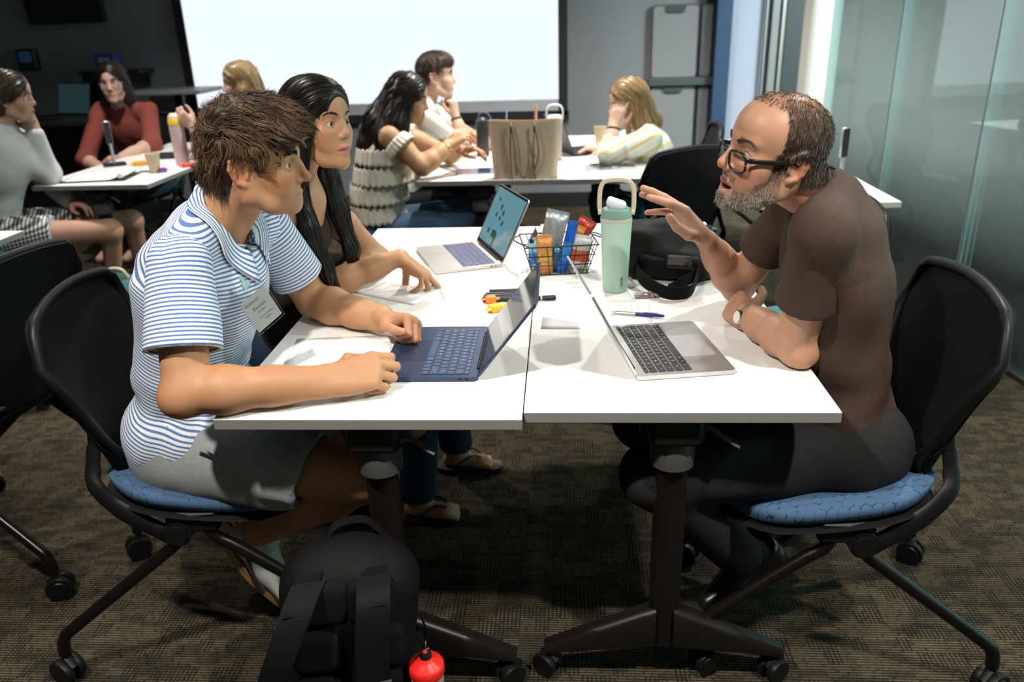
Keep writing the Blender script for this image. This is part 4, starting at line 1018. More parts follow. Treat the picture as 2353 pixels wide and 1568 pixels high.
B.cone(w_nb+A3((-.01, 0, -.01)), w_nb+A3((.03, 0, -.05)), .05, .055, k=.04)
B.cone(w_sh[0], w_nb+A3((0, 0, -.015)), .040, .042, k=.04); B.cone(w_sh[1], w_nb+A3((0, 0, -.015)), .040, .042, k=.04)
B.ell((-.735, 2.10, .955), (.085, .125, .13), k=.05)
tips = []
arm(B, w_sh[0], w_el[0], w_wr[0], (.045, .040, .034, .038, .026), handy=(0, .8, .3))
hand(B, w_wr[0]+A3((.008, .004, -.002)), (.78, -.05, -.60), (.62, .10, .78), 1, [(22, 22, 12), (12, 18, 10), (38, 40, 22), (52, 45, 25)], (14, 3, -5, -12), ((.4, .55, -.75), (.45, .25, -.85), (.5, .0, -.85)), .93, tips)
arm(B, w_sh[1], w_el[1], w_wr[1], (.044, .040, .034, .037, .026), handy=(0, .4, .8))
hand(B, w_wr[1], (-.3, -.9, .0), (0, 0, 1), -1, [(20, 30, 20)]*4, sc=.92)
V1 = B.mesh(.0026, lo=(-.80, 1.90, 1.06)); V2 = B.mesh(.0040, hi=(9, 9, 1.0625))
BL = Fld()
for i in (0, 1):
    BL.cone(w_an[i], w_an[i]+A3((.01, 0, -.03)), .034, .03, k=.02)
    f0 = w_an[i]+A3((-.02, 0, -.042)); BL.cone(f0, f0+A3((.10, -.01, -.002)), .03, .035, k=.02, flat=((0, 0, 1), .7))
    for q in range(5): BL.cone(f0+A3((.10, -.03+.014*q, -.006)), f0+A3((.145-.004*abs(q-1.2), -.036+.0165*q, -.014)), .010 if q else .012, .008 if q else .010, k=.006)
for i in (0, 1):
    BL.cone(w_kn[i], w_an[i], .045, .036, k=.02); BL.cone(w_hip[i], w_kn[i], .07, .05, k=.03); BL.cone(w_hip[i], A3((-.78, 2.18, .72)), .07, .08, k=.04)
BL.cone((-.78, 2.18, .72), (-.735, 2.11, .93), .085, .08, k=.04)
V, F = cat_mesh([V1, V2, BL.mesh(.0065)]); C = np.tile(sk_w, (len(V), 1)); C *= (1+.06*vnoise(V, 26, 13)[:, None]*A3((.5, .9, 1.1)))
head_color(C, V, w_hd, sk_w, (.44, .12, .11), .35)
P = w_hd.inv(V)
for s in (-1, 1):   # lash line
    q = np.stack([(P[:, 0]-.086)/.010, (P[:, 1]-s*.0325)/.0145, (P[:, 2]-.0145+.000*s)/.0016], 1); w = np.clip(1.3-(q*q).sum(1), 0, 1); C = C*(1-w[:, None]*.9)
for tp in tips:
    w = np.exp(-((V-tp)**2).sum(1)/(.005**2))*.6; C = C*(1-w[:, None])+A3((.62, .36, .29))*w[:, None]
WOM = np_obj('person', V, F, skin_mat('skin_woman', .36), None, {'col': C})
tag(WOM, 'person with long straight black hair in a brown vest, pointing at the paper', 'person', 'people seated at the tables')
eyes(w_hd, WOM, w_hd.d((1, .02, .0)), (.045, .025, .015)); brow(w_hd, WOM, (.045, .028, .02), V1[0], 85, .001, .75)
# hair: centre parting, falls over both shoulders
Hw = Fld(w_hd)
Hw.ell((-.010, 0, .050), (.103, .084, .091), k=.02); Hw.ell((.028, 0, .062), (.066, .074, .066), k=.02); Hw.ell((-.045, 0, -.01), (.065, .078, .09), k=.03)
Hw.ell((.128, 0, .0), (.060, .058, .094), k=.01, mode='s'); Hw.ell((.075, 0, -.08), (.075, .05, .10), k=.01, mode='s')
Hw.at(XF())
nR = w_hd.p((.015, -.070, -.02)); nL = w_hd.p((.015, .070, -.02)); bk = w_hd.p((-.07, 0, -.05))
Hw.chain([nR, A3((-.668, 1.985, 1.075)), A3((-.640, 1.955, .97)), A3((-.612, 1.965, .86)), A3((-.590, 1.985, .785))], [.034, .038, .037, .030, .012], k=.03, flat=((.9, .3, 0), .62))
Hw.chain([nL, A3((-.645, 2.165, 1.08)), A3((-.615, 2.165, .97)), A3((-.590, 2.155, .86)), A3((-.585, 2.15, .80))], [.030, .032, .030, .024, .01], k=.03, flat=((.9, -.3, 0), .6))
Hw.chain([bk, A3((-.785, 2.10, 1.05)), A3((-.84, 2.11, .90)), A3((-.86, 2.12, .74))], [.065, .075, .07, .05], k=.04, flat=((1, 0, .2), .5))
def flow_w(P):
    q = w_hd.inv(P); f = np.zeros_like(q); top = np.clip((q[:, 2]-.02)/.06, 0, 1)
    f[:, 1] = np.sign(q[:, 1])*1.2*top; f[:, 0] = -.75*top*np.clip((q[:, 2]-.03)/.05, 0, 1)-.1; f[:, 2] = -1.1+.5*top
    g = f @ w_hd.R.T; low = np.clip((1.12-P[:, 2])/.08, 0, 1)[:, None]
    return g*(1-low)+low*A3((.22, .02, -1.))
mk_hair('hair', Hw, .0042, WOM, flow_w, 9500, 11, .0136, .00062, (.008, .006, .005), (.028, .018, .013), (0, .004), .12, 22, 31, base_dark=.6, matname='hair_gloss')
MATS['hair_gloss'].node_tree.nodes['Principled BSDF'].inputs['Roughness'].default_value = .33
pv = Hw.mesh(.0042)[0]; pq = w_hd.inv(pv); pl = []
for t_ in np.linspace(0, 1, 12):
    xx = .083-.10*t_; mk = (np.abs(pq[:, 0]-xx) < .006) & (np.abs(pq[:, 1]) < .005) & (pq[:, 2] > .05)
    if mk.any(): pl.append(Vector(w_hd.p((xx, 0, pq[mk, 2].max()+.0012))))
MB().tube(pl, [.0016]*len(pl), 6, .5).build('parting', mat('scalp_skin', (.30, .17, .11), .6), WOM, 180, world=True)
# vest
mv = cloth_mat('vest_brown', (.035, .022, .017), (.027, .017, .013), 900)
VE = Fld()
VE.ell((-.735, 2.10, .925), (.100, .138, .135), k=.05); VE.ell((-.80, 2.19, .73), (.105, .135, .19), k=.06); VE.ell((-.85, 2.33, .55), (.12, .16, .10), k=.06)
for s, sh in ((-1, w_sh[0]), (1, w_sh[1])): VE.cone(A3((-.70, 2.085+s*.075, 1.045)), A3((-.70, 2.10+s*.08, .93)), .036, .05, k=.03)
VE.ell(w_nb+A3((.045, -.002, .0)), (.07, .058, .05), k=.015, mode='s'); VE.cone(w_nb+A3((.05, 0, -.02)), A3((-.60, 2.09, .895)), .052, .012, k=.012, mode='s')
for i in (0, 1): VE.sph(w_sh[i]+A3((.01, (-.02, .02)[i], .0)), .058, k=.012, mode='s')
lo, hi = VE.bounds(); VE.disp(*wrinkle(lo, hi, .003, (.3, .3, .9), 60, 41))
V, F = VE.mesh(.0055); vo = np_obj('vest', V, F, mv, WOM)
for zz in (.885, .84, .79): 
    p0 = A3((-.637-.04*(.9-zz)/.1, 2.088+.01, zz)); MB().lathe([(.0001, 0), (.007, .0005), (.007, .003), (.004, .004), (.0001, .004)], tuple(p0), 14, RY(PI/2)).build('button', mat('button_dark', (.03, .028, .026), .25), vo, 60, world=True)
# jeans and flip-flops
mj = cloth_mat('jeans_dark', (.02, .035, .06), (.014, .025, .045), 900)
JE = Fld()
for i in (0, 1):
    JE.cone(w_hip[i], w_kn[i], .09, .068, k=.03); JE.cone(w_kn[i], w_an[i]+A3((0, 0, .02)), .062, .058, k=.03); JE.cut(w_an[i]+A3((0, 0, .0)), (0, 0, -1), reach=.1)
JE.cone(w_hip[0], w_hip[1], .11, .11, k=.05); V, F = JE.mesh(.010); np_obj('jeans', V, F, mj, WOM)
mso = mat('flipflop_black', (.012, .011, .011), .6); mstp = mat('flipflop_strap', (.03, .02, .018), .5)
for i in (0, 1):
    f0 = w_an[i]+A3((-.02, 0, -.042)); m = MB(); m.prism([(-.05+f0[0]+.23*(.5-.5*math.cos(PI*k/10)), f0[1]-.005+.042*math.sin(PI*k/10)**.6) for k in range(11)]+[(-.05+f0[0]+.23*(.5+.5*math.cos(PI*k/10)), f0[1]-.008-.042*math.sin(PI*k/10)**.6) for k in range(1, 10)], .002, .018)
    so = m.build('flip_flop', mso, WOM, 40, world=True)
    tz = f0+A3((.125, -.018, .006))
    for s in (-1, 1): MB().tube(smoothpath([tz, f0+A3((.08, s*.026-.004, .028)), f0+A3((.02, s*.038, -.01))], 4), .0045, 8, .6).build('strap', mstp, so, 180, world=True)
# ================================================================ PERSON: man in brown T-shirt with glasses and grey beard
sk_m = A3((.49, .262, .168))
m_hd = XF((.428, 1.655, 1.180), euler(math.radians(195), math.radians(7), math.radians(-9)), .985)
m_nb = A3((.555, 1.685, 1.082))
m_sh = (A3((.498, 1.530, 1.052)), A3((.54, 1.865, 1.04))); m_el = (A3((.500, 1.622, .785)), A3((.460, 2.03, .785))); m_wr = (A3((.440, 1.835, .775)), A3((.358, 1.945, .930)))
m_hip = (A3((.63, 1.62, .525)), A3((.63, 1.82, .525))); m_kn = (A3((.20, 1.55, .505)), A3((.20, 1.82, .50))); m_an = (A3((.50, 1.69, .13)), A3((.62, 1.87, .15)))
B = Fld(); head(B, m_hd, dict(neck=m_nb, neck_r=.056, nose=1.08, nose_w=.9, jaw=1.0, brow=1.12, open=.011, lid=.75, chin=1.05, drop=.004))
for z in (.052, .060, .068): B.at(m_hd).cone((.099, -.03, z), (.099, .03, z), .0014, .0014, k=.0016, mode='s')
B.at(XF())
BA = Fld(); tips = []
arm(BA, m_sh[0], m_el[0], m_wr[0], (.044, .046, .040, .043, .030), handy=(.3, .2, .9)); BA.sph(m_el[0]+A3((.012, -.012, -.012)), .034, k=.02)
hand(BA, m_wr[0], (-.15, .98, .02), (-.75, -.1, .65), -1, [(45, 60, 30)]*4, (2, 0, -2, -4), sc=1.)
arm(BA, m_sh[1], m_el[1], m_wr[1], (.044, .046, .040, .044, .030), handy=(.2, .95, .1))
hfr = hand(BA, m_wr[1]+A3((-.004, 0, .008)), (-.66, -.02, .75), (.74, .22, .62), 1, [(24, 4, 4), (16, 6, 4), (20, 8, 5), (44, 4, 2)], (3, 2, -3, -6), ((.62, .55, -.45), (.93, .18, -.25), (.98, .02, .05)), 1.12, tips)
BT = Fld(); BT.ell((.585, 1.70, .90), (.07, .14, .14), k=.05); BT.ell((.62, 1.72, .66), (.07, .13, .14), k=.05); BT.cone(m_sh[0], m_nb, .045, .05, k=.04); BT.cone(m_sh[1], m_nb, .045, .05, k=.04)
mh_V, mh_F = B.mesh(.0025)
V, F = cat_mesh([(mh_V, mh_F), BA.mesh(.0037), BT.mesh(.014)]); C = np.tile(sk_m, (len(V), 1)); C *= (1+.10*vnoise(V, 30, 23)[:, None]*A3((.5, .9, 1.1)))
head_color(C, V, m_hd, sk_m, (.36, .10, .10), .5)
P = m_hd.inv(V); ins = (np.abs(P[:, 1]) < .021) & (P[:, 0] > .07) & (P[:, 0] < .094) & (P[:, 2] < -.058) & (P[:, 2] > -.074); C[ins] = A3((.12, .02, .03))
for tp in tips:
    w = np.exp(-((V-tp)**2).sum(1)/(.006**2))*.45; C = C*(1-w[:, None])+A3((.66, .36, .28))*w[:, None]
def beardmask(Q):
    x, y, z = Q[:, 0], np.abs(Q[:, 1]), Q[:, 2]
    jaw = (z < -.030-.45*(x-.03)) & (z > -.125) & (x > .012) & (x < .11) & (z < -.030+.0*y)
    side = (x > .010) & (x < .036) & (z < .012) & (z > -.06) & (y > .045)
    chin = (z < -.078) & (x > .05) & (z > -.118)
    mous = (z > -.0500) & (z < -.0385) & (x > .078) & (y < .030)
    lips = (y < .027) & (z < -.050) & (z > -.0785) & (x > .075)
    bare = (x > .062) & (z > -.066) & (y > .030)
    neckb = (z < -.095) & (x < .05)
    return ((((jaw | chin) & ~lips & ~bare) | side) & ~neckb) | mous
hm_ = ((P[:, 0] < .03) & (P[:, 2] > .03) | (P[:, 0] < -.03) & (P[:, 2] > -.06))*np.clip((.135-P[:, 2])/.04, .55, 1)*(np.abs(P[:, 1]) < .1)*(P[:, 2] < .2)*(P[:, 0] > -.12)*(P[:, 2] > -.1)*.75; C = C*(1-hm_[:, None])+A3((.035, .022, .015))*hm_[:, None]
w = beardmask(P)*.55; C = C*(1-w[:, None])+A3((.16, .12, .095))*w[:, None]
MAN = np_obj('person', V, F, skin_mat('skin_man', .34), None, {'col': C})
tag(MAN, 'person with glasses and greying beard in a brown T-shirt, one hand raised', 'person', 'people seated at the tables')
eyes(m_hd, MAN, m_hd.d((1, -.15, -.28)), (.08, .09, .08)); brow(m_hd, MAN, (.12, .075, .05), mh_V, 110, -.001, 1.0)
def fuzz(name, V, F, x, mask, n, ln, rad, flow, lift, colf, parent, seed=1, m=3, curl=.0):
    rng = np.random.default_rng(seed); P, N = tri_sample(V, F, n, rng); Q = x.inv(P); k = mask(Q); P, N, Q = P[k], N[k], Q[k]
    f = flow(Q) @ x.R.T; f = f-N*(f*N).sum(1, keepdims=True); f /= np.maximum(np.linalg.norm(f, axis=1, keepdims=True), 1e-6)
    l = ln(Q)*(.7+.6*rng.random(len(P))); jit = rng.normal(size=P.shape)*.2; L = []
    for i in range(m):
        t = i/(m-1); L.append(P-N*.001+(N*(lift*t)+(f+jit)*(t*(1-.15*t)))*l[:, None]+curl*np.sin(t*5+Q[:, :1]*900)*t)
    L = np.stack(L, 1); Vs, Fs, Cs = strands_mesh(L, rad*(.7+.6*rng.random(len(P))), colf(Q, rng), seed=seed); return np_obj(name, Vs, Fs, hair_mat('hair'), parent, {'col': Cs})
def bcol(Q, rng):
    g = np.clip(.5+(-Q[:, 2]-.055)/.05*.7+.25*rng.normal(size=len(Q)), 0, 1)[:, None]*(rng.random((len(Q), 1)) < .8)
    mo = ((Q[:, 2] > -.054) & (Q[:, 0] > .07))[:, None]; g = np.where(mo, g*.25, g)
    return A3((.055, .037, .026))*(1-g)+A3((.42, .385, .34))*g
fuzz('beard', mh_V, mh_F, m_hd, beardmask, 85000, lambda Q: np.where(Q[:, 2] > -.054, .0045, .0075)+.003*(Q[:, 2] < -.09), .0003, lambda Q: np.stack([.25+0*Q[:, 0], .1*np.sign(Q[:, 1]), -1+0*Q[:, 0]], 1), .42, bcol, MAN, 5, curl=.0006)
def hairmask(Q):
    x, y, z = Q[:, 0], np.abs(Q[:, 1]), Q[:, 2]; r = np.random.default_rng(3).random(len(Q))
    line = .028+.050*np.clip((z-.095)/.03, 0, 1)*(1-np.clip((y-.018)/.03, 0, 1))*1.0+.012*np.clip((z-.10)/.02, 0, 1)
    top = (z > .09) & (np.hypot(x+.035, y) < .032)
    body = (x < line) & (z > .012-.3*np.clip(.0-x, 0, .25)) & ~((x > -.03) & (z < .022) & (x < .03) & (y > .06) & (x < .008))
    side = (x > .008) & (x < .034) & (z > -.01) & (z < .03) & (y > .05)
    back = (x < -.035) & (z > -.034)
    dens = 1-.2*np.clip((z-.085)/.03, 0, 1); dens = np.where(top, .45, dens); dens = dens*(1-.4*np.clip((x-.03)/.03, 0, 1))
    return (body | side | back) & (r < dens)
def hcol(Q, rng):
    t = np.clip((Q[:, 2]-.05)/.07, 0, 1)[:, None]; g = (rng.random((len(Q), 1)) < .16+.15*t)
    c = A3((.020, .012, .008))*(1-t)+A3((.10, .062, .036))*t; return np.where(g, c*2.2+.03, c)
fuzz('hair', mh_V, mh_F, m_hd, hairmask, 105000, lambda Q: .013+0*Q[:, 0], .00038, lambda Q: np.stack([.4+0*Q[:, 0], .9*np.clip(Q[:, 1]/.05, -1, 1), -1+0*Q[:, 0]], 1), .10, hcol, MAN, 8, m=3)
# scalp shading colour where the hair is dense is carried by the hair itself
# ---- glasses
mgl = mat('glasses_black', (.010, .009, .009), .2); mcr = mat('glasses_clear_rim', (.22, .22, .23), .15); mln = mat('lens_glass', (1, 1, 1), .02, **{'Transmission_Weight': 1., 'IOR': 1.12, 'Alpha': .35})
GLS = thing('glasses', 'dark rimmed glasses worn by the bearded person in brown', 'glasses', tuple(m_hd.p((.1, 0, 0))))
gx = XF(m_hd.p((.1045, 0, -.006)), m_hd.R @ np.array(RY(math.radians(10))), m_hd.s)
def rim_pts(s, k=1., n=28):
    out = []
    for i in range(n+1):
        a = 2*PI*i/n; ca, sa = math.cos(a), math.sin(a); ex = .62
        yy = math.copysign(abs(ca)**ex, ca)*.0262*k; zz = math.copysign(abs(sa)**ex, sa)*.0192*k*(1+.08*(ca*s > 0))
        out.append(Vector(gx.p((-.006*(abs(s*.0345+yy)/.058)**2*1.6, s*.0345+yy, zz))))
    return out
fr_ = MB(); 
for s in (-1, 1): fr_.tube(rim_pts(s), .0027, 8, 1.001, up=tuple(gx.d((1, 0, 0))))
fr_.tube([Vector(gx.p(q)) for q in ((-.001, -.010, .007), (.001, 0, .009), (-.001, .010, .007))], .0022, 8)
fr_.build('frame', mgl, GLS, 180, world=True)
for s in (-1, 1):
    p = rim_pts(s, .96); c = sum(p[:-1], Vector())/len(p[:-1]); m = MB(); m.add([c]+p[:-1], [(0, i+1, (i+1) % (len(p)-1)+1) for i in range(len(p)-1)]); m.build('lens', mln, GLS, 180, world=True)
    e0 = Vector(gx.p((-.008, s*.0615, .010))); hx = lambda q: Vector(m_hd.p(q))
    m = MB(); m.tube([e0, hx((.078, s*.0665, .005)), hx((.04, s*.0715, .007)), hx((.0, s*.0745, .010)), hx((-.018, s*.0735, .004)), hx((-.030, s*.071, -.015))], [.0016, .0016, .0016, .0016, .0016, .0016], 8, 3.); m.build('temple', mgl, GLS, 180, world=True)
# ---- T-shirt
mts = cloth_mat('tshirt_brown', (.066, .040, .030), (.054, .032, .024), 700, .8, .3)
u_m = nrm(m_nb-A3((.665, 1.72, .55))); TS = Fld(); Rm_ = basis(np.cross((0, 1, 0), u_m), u_m)
TS.ell((.588, 1.70, .925), (.108, .180, .160), k=.06, R=Rm_); TS.ell((.618, 1.715, .745), (.102, .170, .19), k=.06, R=Rm_); TS.ell((.640, 1.72, .59), (.115, .188, .13), k=.05)
TS.cone(m_sh[0]+A3((.004, .012, -.002)), m_nb+A3((.0, -.035, .012)), .052, .054, k=.05)
for i in (0, 1): dd_ = nrm(m_el[i]-m_sh[i]); TS.cone(m_sh[i]+A3((.004, .006*(1-2*i), 0)), m_sh[i]+dd_*.085, .052, .050, k=.055)
TS.cone(m_sh[1]+A3((0, -.02, .005)), m_nb+A3((0, .035, .012)), .06, .054, k=.05)
TS.ell((.585, 1.67, 1.03), (.068, .11, .065), k=.04)
ndm = nrm(m_hd.p((-.03, 0, -.06))-m_nb)
TS.cone(m_nb+ndm*.03+A3((-.012, 0, -.004)), m_nb+ndm*.2, .066, .09, k=.01, mode='s'); TS.cone(m_nb+A3((-.06, 0, -.03)), m_nb+A3((-.12, 0, .04)), .05, .07, k=.015, mode='s')
TS.cut((.66, 1.66, .47), (-.25, -.1, -1), reach=.5)
lo, hi = TS.bounds(); TS.disp(*wrinkle(lo, hi, .003, (.75, .3, .45), 40, 51)); TS.disp(*wrinkle(A3((.4, 1.4, .5)), A3((.8, 1.9, .85)), .005, (-.75, .2, .6), 46, 53)); TS.disp(*wrinkle(lo, hi, .0025, (.9, .2, -.3), 55, 55))
V, F = TS.mesh(.0055); TSO = np_obj('t_shirt', V, F, mts, MAN)
for i in (0, 1):
    SL = Fld(); d = nrm(m_el[i]-m_sh[i]); end = m_sh[i]+d*(.165, .17)[i]
    SL.cone(m_sh[i]+d*.035, end+d*.05, .050, .068, k=.03); SL.cut(end, d, reach=.15, k=.002); SL.cone(end-d*.03, end+d*.06, .050, .060, k=.003, mode='s')
    lo, hi = SL.bounds(); SL.disp(*wrinkle(lo, hi, .004, d+A3((.6, .3, .1)), 55, 61+i)); V, F = SL.mesh(.005); sl = np_obj('sleeve', V, F, mts, TSO)
rp = []
cb = basis(np.cross(np.cross(ndm, (-1, 0, 0)), ndm), ndm); cf = XF(m_nb+ndm*.042+A3((-.004, 0, 0)), cb)
for k in range(40):
    a = 2*PI*k/40; rp.append(Vector(cf.p((.078*math.cos(a)+.016, .070*math.sin(a), -.075*(math.cos(a)*.5+.5)**1.3))))
m = MB(); m.tube(rp+[rp[0]], .0085, 8, 1.); m.build('neckband', mts, TSO, 180, world=True)
# ---- trousers, shoes
mpt = cloth_mat('trousers_charcoal', (.019, .019, .020), (.014, .014, .015), 900); PT = Fld()
for i in (0, 1):
    PT.cone(m_hip[i], m_kn[i], .095, .072, k=.03); mm_ = m_kn[i]+(m_an[i]-m_kn[i])*.8; PT.cone(m_kn[i], mm_, .068, .058, k=.03); PT.cut(mm_, m_an[i]-m_kn[i], reach=.12)
PT.cone(m_hip[0]+A3((.03, 0, .02)), m_hip[1]+A3((.03, 0, .02)), .115, .115, k=.05); lo, hi = PT.bounds(); PT.disp(*wrinkle(lo, hi, .006, (.8, .2, .6), 50, 71)); V, F = PT.mesh(.0085); PTO = np_obj('trousers', V, F, mpt, MAN)
mshoe = mat('shoe_leather_black', (.008, .008, .008), .25); mso2 = mat('shoe_sole_black', (.014, .014, .014), .6); msock = cloth_mat('sock_black', (.010, .010, .011))
for i, (toe, heel) in enumerate(((A3((.325, 1.655, .03)), A3((.565, 1.735, .15))), (A3((.44, 1.86, .04)), A3((.675, 1.90, .16))))):
    ax = nrm(toe-heel); R = basis(ax, (.3, 0, 1)); x = XF(heel, R); S_ = Fld(x)
    S_.cone((.03, 0, .03), (.14, 0, .028), .033, .036, k=.02); S_.cone((.14, 0, .026), (.225, 0, .018), .038, .028, k=.03, flat=((0, 0, 1), .7)); S_.cone((.025, 0, .03), (.035, 0, .07), .03, .032, k=.02); S_.cone((.06, 0, .04), (.08, 0, .07), .032, .03, k=.02); S_.cut((.1, 0, 0), (0, 0, -1), reach=.2); S_.cone((.04, 0, .07), (.05, 0, .12), .026, .03, k=.004, mode='s')
    V, F = S_.mesh(.006); so = np_obj('shoe', V, F, mshoe, MAN)
    m = MB(); poly = [(.0+.255*k/20, -.037*math.sin(PI*min(1, max(.02, (k+1)/22)))**.5*(1+.12*math.sin(k/20*PI*1.5))) for k in range(21)]; poly = poly+[(a, -b) for a, b in reversed(poly)]
    m.prism(poly, -.016, .004, lambda a, b, c: Vector(x.p((a-.006, b, c)))); m.build('sole', mso2, so, 40, world=True)
    S_ = Fld(); S_.cone(x.p((.045, 0, .05)), m_an[i]+(m_kn[i]-m_an[i])*.3, .032, .040, k=.01); V, F = S_.mesh(.008); np_obj('sock', V, F, msock, MAN)
# ---- wristwatch and ring
d = nrm(m_el[0]-m_wr[0]); wc = m_wr[0]+d*.022; WT = thing('wristwatch', 'wristwatch with olive strap and white dial on the bearded person', 'watch', tuple(wc))
R = basis(d, (-.9, -.35, .2)); wx = XF(wc, R); n = 36
def wband(k, off): a = 2*PI*k/n; return (.031+off)*math.cos(a), (.028+off)*math.sin(a)
m = MB(); rings = []
for k in range(n):
    pts = []
    for off, xx in ((.000, -.008), (.0025, -.008), (.0025, .008), (.000, .008)): yy, zz = wband(k, off); pts.append(Vector(wx.p((xx, yy, zz))))
    rings.append(pts)
m.ring(rings+[rings[0]], False, False); m.build('strap', noisy('strap_olive', (.27, .23, .13), (.22, .19, .10), 200, .8), WT, 40, world=True)
m = MB(); m.lathe([(.0, .0), (.017, .0), (.0175, .004), (.016, .0075), (.014, .008)], (0, 0, .0285), 28); m.v = [tuple(wx.p(q)) for q in m.v]; m.build('case', mat('watch_steel', (.6, .58, .55), .2, 1.), WT, 40, world=True)
m = MB(); m.lathe([(.0, .0366), (.0142, .0366)], (0, 0, 0), 28, cap=False); m.v = [tuple(wx.p(q)) for q in m.v]; m.build('dial', mat('dial_white', (.75, .74, .7), .3), WT, world=True)
rc = A3((.085, -.0125, 0)); rd = A3((math.cos(math.radians(20)), -.05, -math.sin(math.radians(20)))); rc = hfr.p(rc+rd*.018); rdw = Vector(hfr.d(rd)).normalized(); s_, u_, d_ = frame(rdw)
RG = thing('finger_ring', 'gold ring on the raised hand of the bearded person', 'ring', tuple(rc)); MB().tube([Vector(rc)+s_*(.0112*math.cos(a))+u_*(.0112*math.sin(a)) for a in [2*PI*k/24 for k in range(25)]], .0016, 8, 1.001, up=tuple(d_)).build('band', mat('gold', (.8, .55, .2), .25, 1.), RG, 60, world=True)
# ================================================================ PEOPLE at the other tables
def A(px, py, Y): return A3(atY(px, py, Y))
RELAX = [(25, 35, 20), (28, 38, 22), (30, 40, 22), (32, 42, 24)]
FISTC = [(60, 90, 45)]*4
def bgperson(label, skin, hd, opts, nb, sh, el, wr, hands, spine, top, haircfg, legs=None, sleeve=(.55, .55), arm_r=.9, h=.0042, thick=1., extra=None, gaze=None, iris=(.06, .04, .03), legmat=None, shoulder_cover=True, skinlegs=0., browcol=(.05, .03, .02)):
    skin = A3(skin); B = Fld(); head(B, hd, dict(dict(neck=nb, neck_r=.048), **opts)); a_ = arm_r
    B.cone(sh[0], nb, .040*a_, .042, k=.04); B.cone(sh[1], nb, .040*a_, .042, k=.04)
    c0, c1, c2 = [A3(q) for q in spine]    # chest, waist, pelvis
    lat = nrm(A3(sh[1])-A3(sh[0])); upv = nrm(A3(nb)-c2); Rt = np.stack([np.cross(lat, upv), lat, upv], 1); Rt[:, 0] /= np.linalg.norm(Rt[:, 0])
    B.ell(c0, (.085*thick, .135, .14), k=.05, R=Rt); B.ell(c1, (.08*thick, .12, .14), k=.05, R=Rt); B.ell(c2, (.10*thick, .15, .11), k=.05, R=Rt)
    for i in (0, 1):
        arm(B, sh[i], el[i], wr[i], tuple(q*a_ for q in (.050, .045, .038, .042, .029)), handy=(0, .3, .9))
        xd, zd, cu = hands[i]; hand(B, wr[i], xd, zd, 1 if i == 0 else -1, cu, sc=.95*a_**.3, thumb=((.6, .6, -.4), (.9, .3, -.3), (.97, .1, -.2)))
    ks = None
    if legs is not None:
        for kn, an in legs:
            i = 0 if kn is legs[0][0] else 1; hp = c2+lat*(.09 if i else -.09)
            B.cone(hp, kn, .082, .056, k=.03); B.cone(kn, an, .054, .034, k=.03); B.cone(an, A3(an)+(A3(kn)-hp)/np.linalg.norm(A3(kn)-hp)*.13+A3((0, 0, -.04)), .033, .026, k=.02)
    zc = hd.o[2]-.135*hd.s; V, F = cat_mesh([B.mesh(.0046, lo=hd.o-.19, hi=hd.o+A3((.2, .2, .2))), B.mesh(.0085)]); C = np.tile(skin, (len(V), 1)); C *= 1+.05*vnoise(V, 25, 3)[:, None]; head_color(C, V, hd, skin, skin*A3((.85, .45, .42)), .3)
    if legmat is not None: pass
    P = np_obj('person', V, F, skin_mat('skin_people', .45), None, {'col': C}); tag(P, label, 'person', 'people seated at the tables')
    eyes(hd, P, hd.d(gaze or (1, 0, -.05)), iris); brow(hd, P, browcol, V[(V[:, 2] > hd.o[2]-.1)], 45, .0, 1.6)
    # top
    name, m, frac = top; T = Fld()
    T.ell(c0, (.105*thick, .158, .155), k=.05, R=Rt); T.ell(c1, (.10*thick, .142, .16), k=.06, R=Rt); T.ell(c2+A3((0, 0, .04)), (.12*thick, .168, .10), k=.05, R=Rt)
    if shoulder_cover:
        for i in (0, 1): T.cone(A3(sh[i])+A3((0, 0, .003)), A3(nb)-upv*.02, .054*a_, .052, k=.04)
        T.cone(A3(nb)-upv*.0+Rt[:, 0]*.0, A3(nb)+upv*.15, .054, .075, k=.012, mode='s')
    for i in (0, 1):
        f = frac[i]
        if f <= 0: continue
        s_, e_, w_ = A3(sh[i]), A3(el[i]), A3(wr[i])
        if f <= 1: d = nrm(e_-s_); en = s_+(e_-s_)*f; T.cone(s_, en+d*.03, .058*a_, .062*a_, k=.03); T.cut(en, d, reach=.11); T.cone(en-d*.03, en+d*.04, .052*a_, .056*a_, k=.003, mode='s')
        else:
            g = f-1; d = nrm(w_-e_); en = e_+(w_-e_)*g; T.cone(s_, e_, .060*a_, .056*a_, k=.03); T.cone(e_, en, .056*a_, .042*a_, k=.03)
    lo, hi = T.bounds(); T.disp(*wrinkle(lo, hi, .005, (.4, .4, .8), 55, len(label))); T.disp(*wrinkle(lo, hi, .004, (.8, -.3, .3), 70, len(label)+5))
    if extra: extra(T, Rt, c0, c1, c2)
    V, F = T.mesh(.0085); TO = np_obj(name, V, F, m, P)
    # lower body
    if legs is not None and legmat is not None:
        nm, lm, cover = legmat; L = Fld(); L.ell(c2, (.118*thick, .17, .115), k=.05, R=Rt)
        for i, (kn, an) in enumerate(legs):
            hp = c2+lat*(.09 if i else -.09); kn = A3(kn); an = A3(an)
            if cover < 1: d = nrm(kn-hp); en = hp+(kn-hp)*cover; L.cone(hp, en+d*.04, .098, .088, k=.04); L.cut(en, d, reach=.13)
            else: L.cone(hp, kn, .092, .068, k=.04); L.cone(kn, an, .064, .052, k=.03)
        lo, hi = L.bounds(); L.disp(*wrinkle(lo, hi, .005, (.8, .3, .5), 50, 9)); V, F = L.mesh(.012); np_obj(nm, V, F, lm, P)
    if haircfg: haircfg(P, hd)
    return P
